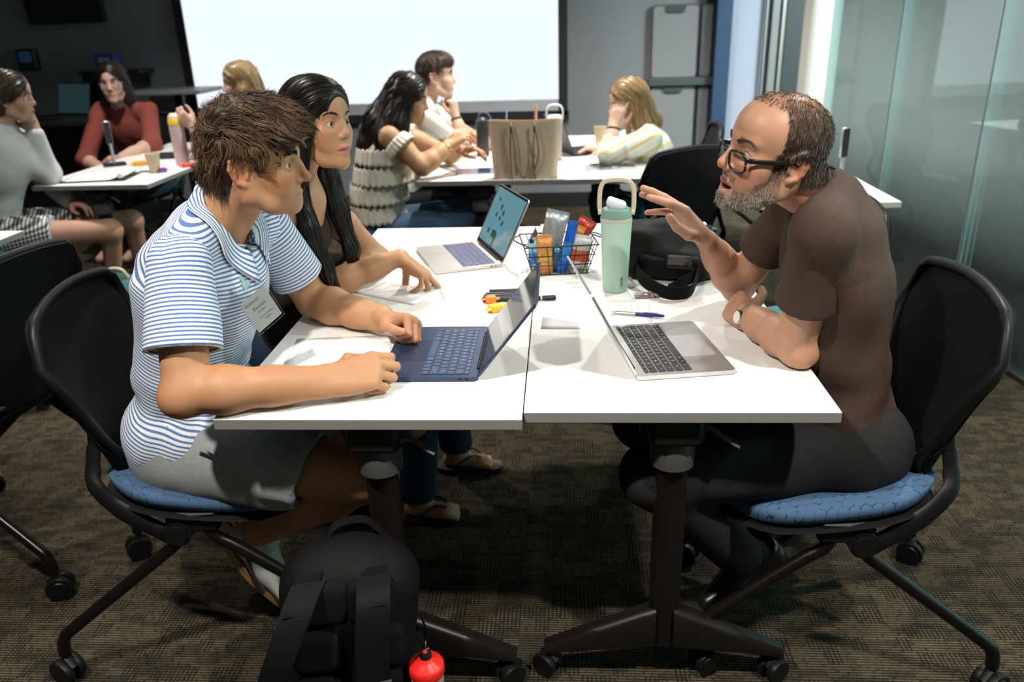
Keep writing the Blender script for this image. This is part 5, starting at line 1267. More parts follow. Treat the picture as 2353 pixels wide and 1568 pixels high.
def hair_long(hd, chains, cA, cB, n=6000, step=.0165, m=8, wob=.2, wsc=22, seed=1, part=0., face=(.060, .056, .094), rad=.0009, mname='hair_gloss', back=True, flat=.6, downx=0., crown=1.):
    def f(P, x):
        H = Fld(x); H.ell((-.010, 0, .050), (.104, .086, .092*crown), k=.02); H.ell((.026, 0, .060), (.066, .075, .067), k=.02)
        if back: H.ell((-.045, 0, -.01), (.066, .078, .09), k=.03)
        H.ell((.128, 0, .0), face, k=.01, mode='s'); H.ell((.075, 0, -.08), (.075, .052, .10), k=.01, mode='s')
        H.at(XF())
        for pts, rs in chains: H.chain([A3(p) for p in pts], rs, k=.03)
        def flow(Pp):
            q = x.inv(Pp); g = np.zeros_like(q); top = np.clip((q[:, 2]-.02)/.06, 0, 1)
            g[:, 1] = np.sign(q[:, 1]-part)*1.1*top; g[:, 0] = -.8*top-.15; g[:, 2] = -1.1+.5*top
            w = g @ x.R.T; low = np.clip((x.o[2]-.09-Pp[:, 2])/.08, 0, 1)[:, None]; return w*(1-low)+low*A3((downx, 0, -1.))
        mk_hair('hair', H, .009, P, flow, int(n*.8), m, step, rad, cA, cB, (.0015, .007), wob, wsc, seed, base_dark=.5, matname=mname, clump=.0035)
    return f
# ---- woman in the grey hoodie
gh = cloth_mat('hoodie_grey', (.50, .50, .49), (.42, .42, .41), 700, .9, .35)
x = XF(A(22, 226, 3.86), euler(math.radians(20), math.radians(-6), math.radians(4)), .95); nb = x.p((-.06, 0, -.12)); Y = x.o[1]
P1 = bgperson('person in a grey hoodie and checkered shorts, cheek resting on one hand', (.44, .25, .17), x, dict(neck_r=.05, nose=.95), nb,
    (nb+A3((-.02, -.17, -.05)), nb+A3((-.05, .17, -.05))), (A3((-2.625, 3.985, .79)), A3((-2.74, 4.12, .74))), (A(78, 300, 3.93), A3((-2.56, 4.02, .63))),
    ((nrm(A(40, 235, 3.90)-A(78, 300, 3.93)), (.5, -.8, .3), [(8, 14, 8)]*4), ((.9, -.3, 0), (0, 0, 1), RELAX)),
    (nb+A3((-.04, 0, -.17)), nb+A3((-.12, 0, -.36)), nb+A3((-.17, 0, -.55))), ('hoodie', gh, (1.9, 1.9)),
    hair_long(x, [([x.p((-.05, .0, -.03)), nb+A3((-.05, .02, .03)), nb+A3((-.05, .02, -.06))], [.06, .05, .03])], (.03, .018, .012), (.085, .052, .03), 4500, seed=41),
    legs=((A3((-2.33, 3.93, .50)), A3((-2.45, 4.05, .12))), (A3((-2.33, 4.15, .50)), A3((-2.4, 4.3, .12)))), thick=1.15, arm_r=1.0,
    extra=lambda T, R, a, b, c: (T.cone(nb+A3((-.06, -.06, .02)), nb+A3((-.06, .06, .02)), .05, .05, k=.03), T.ell(a+A3((-.02, 0, -.03)), (.13, .19, .17), k=.05, R=R)))
mck = mat('check_shorts', (.3, .3, .3), .85, spec=.2); t = NT(mck); sp_ = t.n('ShaderNodeSeparateXYZ'); t.l(t.obj(), sp_.inputs[0])
g1 = t.math('GREATER_THAN', t.math('SINE', t.math('MULTIPLY', t.math('ADD', sp_.outputs[0], t.math('MULTIPLY', sp_.outputs[1], .3)), 330.)), 0.); g2 = t.math('GREATER_THAN', t.math('SINE', t.math('MULTIPLY', t.math('ADD', sp_.outputs[2], t.math('MULTIPLY', sp_.outputs[1], -.6)), 330.)), 0.)
t.base(t.ramp(t.math('MULTIPLY', t.math('ADD', g1, g2), .5), [(.2, (.02, .02, .022)), (.5, (.16, .16, .17)), (.9, (.6, .6, .6))], 'CONSTANT'))
L = Fld(); c2 = nb+A3((-.17, 0, -.55))
for s, kn in ((-.09, (-2.33, 3.93, .50)), (.09, (-2.33, 4.15, .50))): hp = c2+A3((0, s, 0)); d = nrm(A3(kn)-hp); en = hp+(A3(kn)-hp)*.55; L.cone(hp, en+d*.04, .105, .096, k=.04); L.cut(en, d, reach=.13)
V, F = L.mesh(.010); np_obj('shorts', V, F, mck, P1)
# ---- woman in the red sweater
rs = cloth_mat('sweater_red', (.22, .052, .040), (.17, .040, .032), 500, .9, .4)
x = XF(A(260, 193, 5.30), euler(math.radians(-76), math.radians(-2), math.radians(2)), 1.0); nb = x.p((-.05, 0, -.13)); cx_ = x.o[0]
P2 = bgperson('person with dark hair and blue glasses in a rust red sweater', (.50, .31, .24), x, dict(neck_r=.05), nb,
    (nb+A3((-.17, .04, -.06)), nb+A3((.17, .02, -.06))), (A(197, 368, 5.12), A(350, 332, 5.10)), (A(236, 392, 4.98), A(280, 362, 4.86)),
    ((nrm((.9, -.3, -.1)), (0, -.2, 1), RELAX), (nrm((-.95, -.1, -.05)), (0, -.2, 1), RELAX)),
    (nb+A3((0, .05, -.17)), nb+A3((0, .12, -.36)), nb+A3((0, .18, -.55))), ('sweater', rs, (1.25, 1.35)),
    hair_long(x, [([x.p((-.01, .065, -.02)), x.p((-.02, .072, -.09)), x.p((-.03, .075, -.16)), x.p((-.03, .07, -.20))], [.032, .032, .028, .015]), ([x.p((-.01, -.06, -.02)), x.p((-.03, -.066, -.08)), x.p((-.03, -.06, -.13))], [.028, .026, .014])], (.010, .007, .006), (.03, .02, .016), 5000, seed=43, face=(.060, .060, .094)),
    legs=((A3((cx_-.12, 5.0, .5)), A3((cx_-.12, 5.05, .1))), (A3((cx_+.06, 4.98, .5)), A3((cx_+.06, 5.05, .1)))), arm_r=1.0, legmat=('trousers', cloth_mat('trousers_black', (.012, .012, .014)), 1.))
def specs(x, col, label):
    G = thing('glasses', label, 'glasses', tuple(x.p((.1, 0, 0)))); gx_ = XF(x.p((.1, 0, .004)), x.R, x.s)
    for s in (-1, 1):
        pts = [Vector(gx_.p((-.004*abs(math.cos(a)), s*.034+.024*math.cos(a), .017*math.sin(a)))) for a in [2*PI*k/20 for k in range(21)]]
        MB().tube(pts, .002, 6, 1.001, up=tuple(gx_.d((1, 0, 0)))).build('rim', col, G, 180, world=True)
        MB().tube([Vector(gx_.p((-.006, s*.058, .008))), Vector(x.p((.04, s*.072, .012))), Vector(x.p((-.01, s*.075, .01)))], .0022, 6).build('temple', mat('temple_blue', (.12, .16, .42), .3), G, 180, world=True)
    MB().tube([Vector(gx_.p((-.002, -.01, .004))), Vector(gx_.p((.001, 0, .006))), Vector(gx_.p((-.002, .01, .004)))], .0018, 6).build('bridge', col, G, 180, world=True)
specs(x, mat('specs_dark', (.02, .02, .03), .3), 'glasses with blue temples worn by the person in the red sweater')
# ---- blonde woman in front of the screen
x = XF(A(555, 195, 4.72), euler(math.radians(192), math.radians(-4), 0), .95); nb = x.p((-.06, 0, -.13))
P3 = bgperson('blonde person seen past the striped polo, holding a pink bottle, before the screen', (.52, .33, .26), x, dict(neck_r=.046), nb,
    (nb+A3((.0, .16, -.06)), nb+A3((.0, -.16, -.06))), (A3((-1.93, 4.88, .80)), A3((-2.02, 4.50, .82))), (A3((-2.12, 4.72, .80)), A(445, 290, 4.52)),
    ((nrm((-.9, -.2, 0)), (0, 0, 1), RELAX), (nrm(A(418, 268, 4.50)-A(445, 290, 4.52)), (.1, -1, .1), [(40, 50, 25)]*4)),
    (nb+A3((.03, 0, -.17)), nb+A3((.08, 0, -.36)), nb+A3((.1, 0, -.55))), ('sweatshirt', cloth_mat('top_slate', (.10, .11, .13)), (1.7, 1.6)),
    hair_long(x, [([x.p((-.01, .06, -.03)), x.p((-.02, .07, -.12)), x.p((-.03, .07, -.22))], [.034, .034, .02]), ([x.p((-.01, -.06, -.03)), x.p((-.02, -.07, -.12)), x.p((-.03, -.07, -.22))], [.034, .034, .02]), ([x.p((-.06, 0, -.03)), x.p((-.075, 0, -.14)), x.p((-.08, 0, -.24))], [.06, .06, .03])], (.22, .135, .06), (.48, .34, .17), 5000, seed=45),
    legs=((A3((-2.12, 4.95, .5)), A3((-2.05, 4.95, .1))), (A3((-2.12, 4.7, .5)), A3((-2.05, 4.7, .1)))), legmat=('jeans', mj, 1.))
# ---- woman in the cream ruffled off-shoulder top
cr = cloth_mat('ruffle_cream', (.62, .57, .48), (.50, .46, .38), 260, .95, .6)
x = XF(A(935, 230, 4.05), euler(math.radians(0), math.radians(-12), math.radians(0)), .95); nb = x.p((-.07, 0, -.12))
shn = (A(895, 315, 3.93), A(905, 300, 4.28)); eln = (A3((-.675, 3.90, .80)), A3((-.60, 4.32, .79))); wrn = (A(1030, 335, 4.02), A(1055, 345, 4.15))
P4 = bgperson('person with long curly black hair in a cream ruffled off-shoulder top', (.44, .235, .125), x, dict(neck_r=.048, cheek=1.08, jaw=1.0), nb, shn, eln, wrn,
    ((nrm(A(1062, 312, 4.06)-A(1030, 335, 4.02)), (-.3, -.4, .85), [(10, 25, 15), (20, 35, 20), (30, 45, 25), (35, 45, 25)]), (nrm((.9, -.2, .1)), (0, .1, 1), RELAX)),
    (nb+A3((-.04, 0, -.19)), nb+A3((-.10, 0, -.37)), nb+A3((-.14, 0, -.55))), ('ruffled_top', cr, (0, 0)),
    hair_long(x, [([x.p((-.02, .05, -.03)), x.p((-.04, .08, -.16)), x.p((-.03, .09, -.28))], [.04, .045, .02]), ([x.p((-.0, -.06, -.02)), x.p((-.015, -.085, -.12)), x.p((.02, -.10, -.22)), x.p((.015, -.10, -.30))], [.036, .038, .032, .014]), ([x.p((-.07, 0, -.02)), x.p((-.12, -.02, -.14)), x.p((-.15, -.03, -.27)), x.p((-.18, -.05, -.40))], [.07, .078, .065, .03]), ([x.p((-.05, -.06, -.05)), x.p((-.08, -.11, -.18)), x.p((-.07, -.13, -.30)), x.p((-.06, -.135, -.42))], [.04, .036, .026, .010])], (.008, .006, .006), (.035, .026, .022), 9000, wob=1.1, wsc=60, seed=47, rad=.0011, downx=-.2),
    legs=((A3((-.48, 4.02, .50)), A3((-.62, 4.1, .1))), (A3((-.48, 4.3, .50)), A3((-.6, 4.3, .1)))), legmat=('jeans', cloth_mat('jeans_blue', (.045, .085, .14), (.03, .06, .105)), 1.), thick=1.2, arm_r=1.12, shoulder_cover=False)
c0, c1 = nb+A3((-.04, 0, -.19)), nb+A3((-.10, 0, -.37))
for i, (cc, rr, hh) in enumerate(((c0+A3((0, 0, .07)), .150, .075), (c0+A3((-.02, 0, -.02)), .152, .085), (c0+A3((-.05, 0, -.11)), .150, .09), (c1+A3((-.01, 0, -.03)), .152, .085))):
    def tier(u, v, cc=cc, rr=rr, hh=hh, i=i):
        a = 2*PI*u; w = 1+.022*v*math.sin(30*a+i)+.016*v*math.sin(13*a+2*i); r_ = rr*(1+.09*v)*w; return (cc[0]+r_*.92*math.cos(a), cc[1]+r_*1.12*math.sin(a), cc[2]-hh*v+.006*math.sin(31*a))
    MB().grid(tier, 130, 6, .003).build('ruffle', cr, P4.children[[c.name.startswith('ruffled') for c in P4.children].index(True)], 180, world=True)
for i in (0, 1):
    d = nrm(A3(eln[i])-A3(shn[i])); up_ = np.cross(d, (0, 1, 0)); R = np.stack([nrm(np.cross(d, (1, 0, 0))), nrm(np.cross(np.cross(d, (1, 0, 0)), d)), d], 1); xx = XF(A3(shn[i])+d*.035, R)
    MB().grid(lambda u, v: Vector(xx.p(((.066+.012*v)*(1+.04*math.sin(20*2*PI*u))*math.cos(2*PI*u), (.066+.012*v)*(1+.04*math.sin(20*2*PI*u))*math.sin(2*PI*u), .055*v))), 80, 4, .003).build('ruffle', cr, P4.children[[c.name.startswith('ruffled') for c in P4.children].index(True)], 180, world=True)
# ---- man in the white T-shirt
x = XF(A(1000, 178, 4.72), euler(math.radians(8), math.radians(-2), 0), .99); nb = x.p((-.06, 0, -.13))
def hair_short(cA, cB, seed):
    def f(P, x):
        H = Fld(x); H.ell((-.010, 0, .056), (.100, .083, .088), k=.02); H.ell((.045, 0, .09), (.058, .066, .042), k=.03); H.ell((-.045, 0, .0), (.058, .070, .07), k=.03)
        H.ell((.122, 0, .0), (.055, .08, .056), k=.012, mode='s')
        for s in (-1, 1): H.ell((.06, s*.09, -.03), (.06, .05, .06), k=.012, mode='s'); H.ell((-.006, s*.09, -.006), (.022, .03, .034), k=.008, mode='s')
        def flow(Pp): q = x.inv(Pp); g = np.stack([.5+0*q[:, 0], .6*np.clip(q[:, 1]/.05, -1, 1), -.8+0*q[:, 0]], 1); return g @ x.R.T
        mk_hair('hair', H, .008, P, flow, 4000, 6, .008, .0008, cA, cB, (0, .008), .5, 45, seed, base_dark=.7)
    return f
wt = cloth_mat('tshirt_white', (.66, .64, .61), (.58, .56, .53), 600)
P5 = bgperson('person with short dark hair in a white T-shirt, fist raised to the chin', (.50, .31, .23), x, dict(neck_r=.054, jaw=1.05), nb,
    (nb+A3((.0, -.17, -.06)), nb+A3((-.02, .17, -.06))), (A3((-.56, 4.68, .80)), A3((-.52, 4.98, .79))), (A(1047, 268, 4.72), A3((-.42, 4.85, .77))),
    ((nrm((-.1, .0, 1)), (.85, -.4, .1), FISTC), (nrm((.8, -.5, 0)), (0, 0, 1), RELAX)),
    (nb+A3((-.03, 0, -.17)), nb+A3((-.08, 0, -.36)), nb+A3((-.12, 0, -.55))), ('t_shirt', wt, (.6, .6)), hair_short((.018, .011, .008), (.07, .042, .026), 49),
    legs=((A3((-.5, 4.72, .5)), A3((-.55, 4.75, .1))), (A3((-.5, 4.98, .5)), A3((-.55, 5.0, .1)))), legmat=('trousers', cloth_mat('trousers_black', (.012, .012, .014)), 1.))
# ---- woman in the pale plaid shirt
mpl = mat('plaid_pale', (.6, .6, .55), .85, spec=.2); t = NT(mpl); sp_ = t.n('ShaderNodeSeparateXYZ'); t.l(t.mapping(t.obj(), (1, 1, 1), (.3, .5, .2)), sp_.inputs[0])
def band(o, per, wdt, ph=0.): return t.math('LESS_THAN', t.math('FRACT', t.math('ADD', t.math('MULTIPLY', o, 1/per), ph)), wdt)
c_ = t.mix(t.math('MULTIPLY', band(sp_.outputs[2], .055, .28), .8), (.60, .60, .53), (.58, .44, .14)); c_ = t.mix(t.math('MULTIPLY', band(sp_.outputs[1], .06, .2), .45), c_, (.35, .47, .52)); c_ = t.mix(t.math('MULTIPLY', band(sp_.outputs[2], .055, .12, .5), .45), c_, (.36, .50, .55)); t.base(c_); t.bump(t.noise(t.obj(), 60, 4), .3, .002)
x = XF(A(1445, 240, 4.38), euler(math.radians(194), math.radians(-10), math.radians(-4)), .97); nb = x.p((-.065, 0, -.12))
P6 = bgperson('blonde person in a pale plaid shirt leaning a cheek on one hand', (.54, .33, .25), x, dict(neck_r=.048), nb,
    (nb+A3((.03, .17, -.06)), nb+A3((.02, -.17, -.06))), (A3((.33, 4.58, .79)), A3((.245, 4.22, .79))), (A3((.22, 4.62, .77)), A(1410, 292, 4.28)),
    ((nrm((-.9, -.2, 0)), (0, 0, 1), RELAX), (nrm(A(1428, 232, 4.30)-A(1410, 292, 4.28)), (-.35, -.85, .1), [(8, 14, 8)]*4)),
    (nb+A3((.05, 0, -.16)), nb+A3((.10, 0, -.34)), nb+A3((.13, 0, -.50))), ('plaid_shirt', mpl, (1.6, 1.55)),
    hair_long(x, [([x.p((-.02, .05, -.03)), x.p((-.04, .07, -.1)), x.p((-.03, .075, -.19))], [.036, .036, .018]), ([x.p((-.02, -.06, -.03)), x.p((-.03, -.075, -.1)), x.p((-.01, -.08, -.19))], [.034, .034, .016]), ([x.p((-.07, 0, -.03)), x.p((-.10, 0, -.12)), x.p((-.10, 0, -.2))], [.06, .06, .03])], (.24, .145, .06), (.50, .34, .16), 6000, seed=51, wob=.25),
    legs=((A3((.22, 4.5, .5)), A3((.35, 4.5, .1))), (A3((.22, 4.25, .5)), A3((.35, 4.2, .1)))), legmat=('trousers', cloth_mat('trousers_teal', (.012, .06, .075)), 1.), thick=1.15, arm_r=1.05)
def wristband(c, d, label, m_, r=.031, w=.008):
    o = thing('wristband', label, 'wristband', tuple(c)); s_, u_, d_ = frame(d); c = Vector(c); rings = []
    for k in range(25):
        a = 2*PI*k/24; q = s_*math.cos(a)+u_*math.sin(a); rings.append([c+q*r-d_*w, c+q*(r+.003)-d_*w, c+q*(r+.003)+d_*w, c+q*r+d_*w])
    MB().ring(rings, False, False).build('band', m_, o, 40, world=True)
wristband(A(1410, 292, 4.28)+.1*(A3((.245, 4.22, .79))-A(1410, 292, 4.28)), A(1410, 292, 4.28)-A3((.245, 4.22, .79)), 'black watch band on the person in the plaid shirt', mat('band_black', (.01, .01, .01), .5))
wristband(A(1047, 268, 4.72)+.08*(A3((-.56, 4.68, .80))-A(1047, 268, 4.72)), A(1047, 268, 4.72)-A3((-.56, 4.68, .80)), 'thin dark bracelet on the person in the white T-shirt', mat('band_brown', (.03, .02, .02), .5), .031, .004)
wristband(A(1030, 335, 4.02)+.1*(eln[0]-A(1030, 335, 4.02)), A(1030, 335, 4.02)-eln[0], 'thin gold bracelet on the person in the ruffled top', mat('gold', (.8, .55, .2), .25, 1.), .034, .002)
# ================================================================ LAPTOPS
ROWS = [[1.]*14, [1.]*13+[1.55], [1.55]+[1.]*13, [1.85]+[1.]*11+[1.85], [2.4]+[1.]*10+[2.4], [1., 1., 1., 1.25, 5.2, 1.25, 1., 1., 1., 1.]]
LEG = [['esc']+['F%d' % k for k in range(1, 13)]+['o'], list('`1234567890-=')+['del'], ['tab']+list('QWERTYUIOP[]')+['\\'], ['caps']+list("ASDFGHJKL;'")+['ret'], ['shift']+list('ZXCVBNM,./')+['shift'], ['fn', 'ctl', 'opt', 'cmd', '', 'cmd', 'opt', '<', 'v', '>']]
def laptop(label, loc, rz, mbody, mkey, open_deg, mscreen, bez, mleg=None, keys=True, w=.304, d=.215, content=None, well=None):
    r = thing('laptop', label, 'laptop', loc, rz, 'laptops'); t_ = .0105
    m = MB(); m.prism(rrect(d, w, .011, 5), .0012, t_); base = m.build('base', mbody, r, 30)
    b_ = MB().prism(rrect(.078, .125, .004), t_, t_+.0002, lambda x, y, z: (x-d/2+.052, y, z)).build('trackpad', MATS.get(mbody.name+'_pad') or mat(mbody.name+'_pad', tuple(q*.88 for q in mbody.node_tree.nodes['Principled BSDF'].inputs['Base Color'].default_value[:3]), .3, .6), r)
    kx0 = d/2-.018; W_ = .276
    if well is not None: MB().prism(rrect(.106, W_+.006, .003), t_, t_+.00025, lambda x, y, z: (x+kx0-.053, y, z)).build('keyboard_well', well, r)
    if keys:
        shapes = {}; px = kx0-.003
        tm_all = MB()
        for ri, row in enumerate(ROWS):
            dep = .0095 if ri == 0 else .0165; tot = sum(row); y = W_/2
            for ci, kw in enumerate(row):
                ww = W_*kw/tot; key = (round(ww, 4), dep)
                if key not in shapes:
                    mb = MB(); mb.prism(rrect(dep-.0005, ww-.0030, .0018, 3), 0, .0011); o = mb.build('key', mkey, base); shapes[key] = o.data
                else:
                    o = bpy.data.objects.new('key', shapes[key]); COL.objects.link(o); o.parent = base
                o.location = (px-dep/2, y-ww/2, t_+.0003)
                if mleg is not None and LEG[ri][ci]:
                    s_ = LEG[ri][ci]; tm = text_mesh(s_, .0062 if len(s_) == 1 else .0036); base_i = [(px-dep/2-v.co.y*-1*-1*0+v.co.y, y-ww/2-v.co.x, t_+.0016) for v in tm.vertices]
                    tm_all.add(base_i, [tuple(p.vertices) for p in tm.polygons])
                y -= ww
            px -= dep+.0022
        if mleg is not None: tag(tm_all.build('key_legends', mleg, r), kind='stuff')
    hx = d/2-.004; a = math.radians(open_deg); ca, sa = math.cos(a), math.sin(a)     # lid direction from hinge, 0 = closed over keyboard
    def lid(x, y, z): return (hx-x*ca-z*sa*-1*-1*0+z*sa*-1, y, t_+x*sa-z*ca*1)   # x along lid from hinge, z outwards
    def lidp(x, y, z): # z>0 is the inner (screen) side
        return (hx-ca*x-sa*z*-1*0+(-sa)*z, y, t_-.002+sa*x+(-ca)*z)
    L = d-.004
    m = MB(); m.prism([(p+L/2+.003, q) for p, q in rrect(L, w, .011, 5)], -.0045, 0., lidp); m.build('lid', mbody, r, 30)
    m = MB(); m.prism([(p+L/2+.004, q) for p, q in rrect(L-.006, w-.006, .009, 5)], 0., .0004, lidp); m.build('bezel', bez, r)
    m = MB(); m.prism([(p+L/2+.007, q) for p, q in rrect(L-.026, w-.018, .003, 3)], .0004, .0007, lidp); m.build('display', mscreen, r)
    if content: content(r, lidp, L, w)
    m = MB(); m.cyl((hx+.001, -w*.36, t_-.001), (hx+.001, w*.36, t_-.001), .0042, 12); m.build('hinge', mplas, r, 40)
    m = MB()
    for s in (-1, 1): m.cur = 0
    m.box((hx-.02, -w/2, .0058), (.008, .0008, .0026)); m.build('port', mplas, r); m = MB(); m.box((hx-.034, -w/2, .0058), (.008, .0008, .0026)); m.build('port', mplas, r)
    return r
mmid = mat('laptop_midnight', (.038, .062, .125), .36, .55); msilv = mat('laptop_silver', (.62, .62, .63), .3, .85); mstar = mat('laptop_starlight', (.66, .62, .57), .32, .8)
mkd = mat('key_midnight', (.034, .056, .115), .45); mkb = mat('key_black', (.012, .012, .013), .5); mkw = mat('key_slate', (.06, .075, .19), .5); mlegd = mat('legend_white', (.6, .62, .66), .5)
mglass = mat('screen_off', (.012, .014, .022), .06, spec=.7); mbez = mat('bezel_black', (.004, .004, .005), .15)
def doc_screen(name, c, e):
    m = mat(name, (.01, .01, .01), .05, spec=.8); b = m.node_tree.nodes['Principled BSDF']; b.inputs['Emission Color'].default_value = (*c, 1); b.inputs['Emission Strength'].default_value = e; return m
cD = (atZ(1090, 870, .745)+atZ(885, 870, .745)+atZ(1120, 752, .745)+atZ(930, 752, .745))/4
laptop('dark blue laptop with dark keys, open in front of the striped polo', (-.288, 1.692, TH+.0005), math.radians(.3), mmid, mkd, 128, doc_screen('dim_page', (.5, .55, .62), .05), mbez, mlegd)
laptop('silver laptop with black keys, open in front of the bearded person', (.238, 1.708, TH+.0005), math.radians(189), msilv, mkb, 118, doc_screen('dim_page2', (.7, .75, .8), .3), mbez, mlegd)
def icons(r, lp, L, w):
    mg_ = doc_screen('icon_green', (.02, .10, .07), .6); mb_ = doc_screen('icon_blue', (.12, .36, .62), .7)
    for x, y, a, b, c in ((.15, .03, .012, .012, mg_), (.135, .005, .012, .012, mg_), (.12, .045, .01, .01, mg_), (.115, .015, .01, .011, mg_), (.105, -.012, .011, .011, mg_), (.085, .02, .018, .014, mb_), (.075, -.01, .02, .012, mb_), (.06, .015, .018, .026, mg_), (.045, .0, .034, .014, mg_), (.06, .055, .012, .012, mg_), (.17, .06, .008, .01, mg_)):
        MB().prism([(p+x, q*1.5+y*1.4) for p, q in rrect(a*1.4, b, .001, 2)], .0007, .0009, lp).build('icon', c, r)
laptop('pale gold laptop with slate keys and a teal page of icons', (-.338, 2.498, TH+.0005), math.radians(21), mstar, mkw, 116, doc_screen('teal_page', (.16, .36, .42), .62), mbez, content=icons)
laptop('dark laptop with a pale blue page, before the person in the plaid shirt', (.12, 4.70, TH+.0005), math.radians(200), mkb, mkb, 110, doc_screen('blue_page', (.2, .42, .55), .6), mbez, keys=False)
# ================================================================ PAPERS
mpap = mat('paper_white', (.80, .80, .80), .7); mpr = mat('print_grey', (.66, .66, .69), .7)
def paper(label, x, y, rz, w=.216, h=.279, z=TH, lines=6, seed=0):
    r = thing('paper_sheet', label, 'paper', (x, y, z), rz, 'loose paper sheets'); g = random.Random(seed)
    MB().grid(lambda u, v: ((u-.5)*w, (v-.5)*h, .0008+.0006*math.sin(3*u+seed)*math.sin(2.5*v+seed)), 8, 10, .0004).build('sheet', mpap, r, 180)
    m = MB()
    for k in range(lines):
        yy = h*.38-k*.016; ln = w*(.3+.35*g.random()); m.add([(-w*.4, yy, .0017), (-w*.4+ln, yy, .0017), (-w*.4+ln, yy+.0018, .0017), (-w*.4, yy+.0018, .0017)], [(0, 1, 2, 3)])
    if lines: tag(m.build('printed_lines', mpr, r), kind='stuff')
    return r
paper('white printed sheet lying under the fists beside the dark blue laptop', -.50, 1.70, math.radians(96), seed=1)
paper('white sheet under the pointing hand of the person in the brown vest', -.47, 2.20, math.radians(60), seed=2)
paper('white sheet between the pointing hand and the pens', -.245, 2.16, math.radians(15), .2, .16, lines=3, seed=3)
paper('white sheet under the blue and silver pen', .09, 1.955, math.radians(-92), .216, .279, lines=4, seed=4)
paper('white sheet under the near corner of the silver laptop and the watch arm', .385, 1.74, math.radians(6), .2, .26, z=TH-.0009, lines=0, seed=5)
paper('white sheet before the person in the ruffled top', -.50, 4.28, .3, lines=3, seed=6)
paper('white sheets between the tote bag and the far laptop', .03, 4.25, .1, lines=3, seed=7)
paper('white sheet by the paper cup on the left rear table', -2.30, 4.52, .4, lines=4, seed=8)
# ================================================================ SMALL THINGS ON THE NEAR TABLES
P0_, P1_ = atZ(1410, 718, TH+.006), atZ(1520, 726, TH+.006); d = (P1_-P0_); ln = d.length; r = thing('ballpoint_pen', 'blue and silver ballpoint pen lying by the silver laptop', 'pen', tuple((P0_+P1_)/2), math.atan2(d.y, d.x))
MB().lathe([(.0012, -.067), (.0042, -.055), (.0045, -.005)], n=14, R=RY(PI/2)).build('grip', mat('pen_silver', (.7, .68, .64), .25, .9), r, 40); MB().lathe([(.0045, -.005), (.0046, .04), (.0038, .062), (.002, .069)], n=14, R=RY(PI/2)).build('barrel', mat('pen_blue', (.01, .03, .2), .3), r, 40); MB().box((.035, 0, .006), (.04, .003, .0015), bev=.0005).build('clip', MATS['pen_silver'], r)
mmk = mat('marker_black', (.012, .012, .012), .4); mmk2 = mat('marker_band', (.6, .6, .6), .4)
for k, (px, py, lab) in enumerate(((1178, 669, 'black marker pen, farthest of the row behind the laptop lid'), (1170, 676, 'black marker pen, second from the far end of the row'), (1166, 681, 'black marker pen, third from the far end of the row'), (1163, 688, 'black marker pen nearest the orange sweet'), (1222, 686, 'black marker pen poking past the laptop lid'))):
    c = atZ(px, py, TH+.007); r = thing('marker_pen', lab, 'marker', (c.x, c.y, TH+.0072), math.radians((4, 5, 2, -3, 6)[k]), 'black marker pens')
    MB().lathe([(.004, -.066), (.0068, -.064), (.0068, .02), (.0062, .021), (.0062, .024)], n=16, R=RY(PI/2)).build('barrel', mmk, r, 40); MB().lathe([(.0064, .024), (.0064, .028)], n=16, R=RY(PI/2)).build('band', mmk2, r, 40); MB().lathe([(.0070, .028), (.0070, .062), (.005, .066)], n=16, R=RY(PI/2)).build('cap', mmk, r, 40)
def sweet(label, px, py, size, colr, rz=0, grp='wrapped sweets', Z=TH):
    c = atZ(px, py, Z+size[2]/2); m_ = noisy('sweet_%d%d%d' % tuple(int(q*99) for q in colr), colr, tuple(q*.8 for q in colr), 60, .35, .5, 90, .004)
    F_ = Fld(XF((c.x, c.y, Z+size[2]/2), np.array(RZ(rz)))); size = tuple(q*1.3 for q in size); F_.x = XF((c.x, c.y, Z+size[2]/2), np.array(RZ(rz))); F_.box((0, 0, 0), (size[0]/2, size[1]/2, size[2]/2), .005, .002)
    for s in (-1, 1): F_.cone((s*size[0]*.45, 0, 0), (s*size[0]*.62, 0, .001), size[1]*.2, size[1]*.38, k=.003, flat=((0, 0, 1), .3))
    lo, hi = F_.bounds(); F_.disp(*wrinkle(lo, hi, .0008, (.7, .5, .5), 500, 3)); V, F = F_.mesh(.0016); V[:, 2] = np.maximum(V[:, 2], Z+.0003)
    o = np_obj('wrapped_sweet', V, F, m_); tag(o, label, 'sweet', grp)
sweet('orange wrapped sweet at the end of the black markers', 1128, 690, (.022, .018, .016), (.85, .22, .03), .2); sweet('larger yellow wrapped sweet near the black markers', 1137, 710, (.024, .022, .015), (.9, .5, .02), .8); sweet('smaller yellow wrapped sweet near the laptop lid', 1156, 706, (.018, .016, .013), (.92, .58, .05), 2.2); sweet('pink wrapped sweet behind the laptop lid', 1222, 706, (.02, .014, .012), (.85, .12, .3), 1.2)
sweet('purple wrapped sweet beside the paper cup', 374, 392, (.03, .024, .02), (.2, .06, .3), .5); sweet('orange wrapped sweet beyond the paper cup', 322, 377, (.05, .03, .02), (.85, .4, .04), .2); sweet('red wrapped sweet near the pink bottle', 434, 380, (.05, .035, .016), (.75, .08, .05), .7)
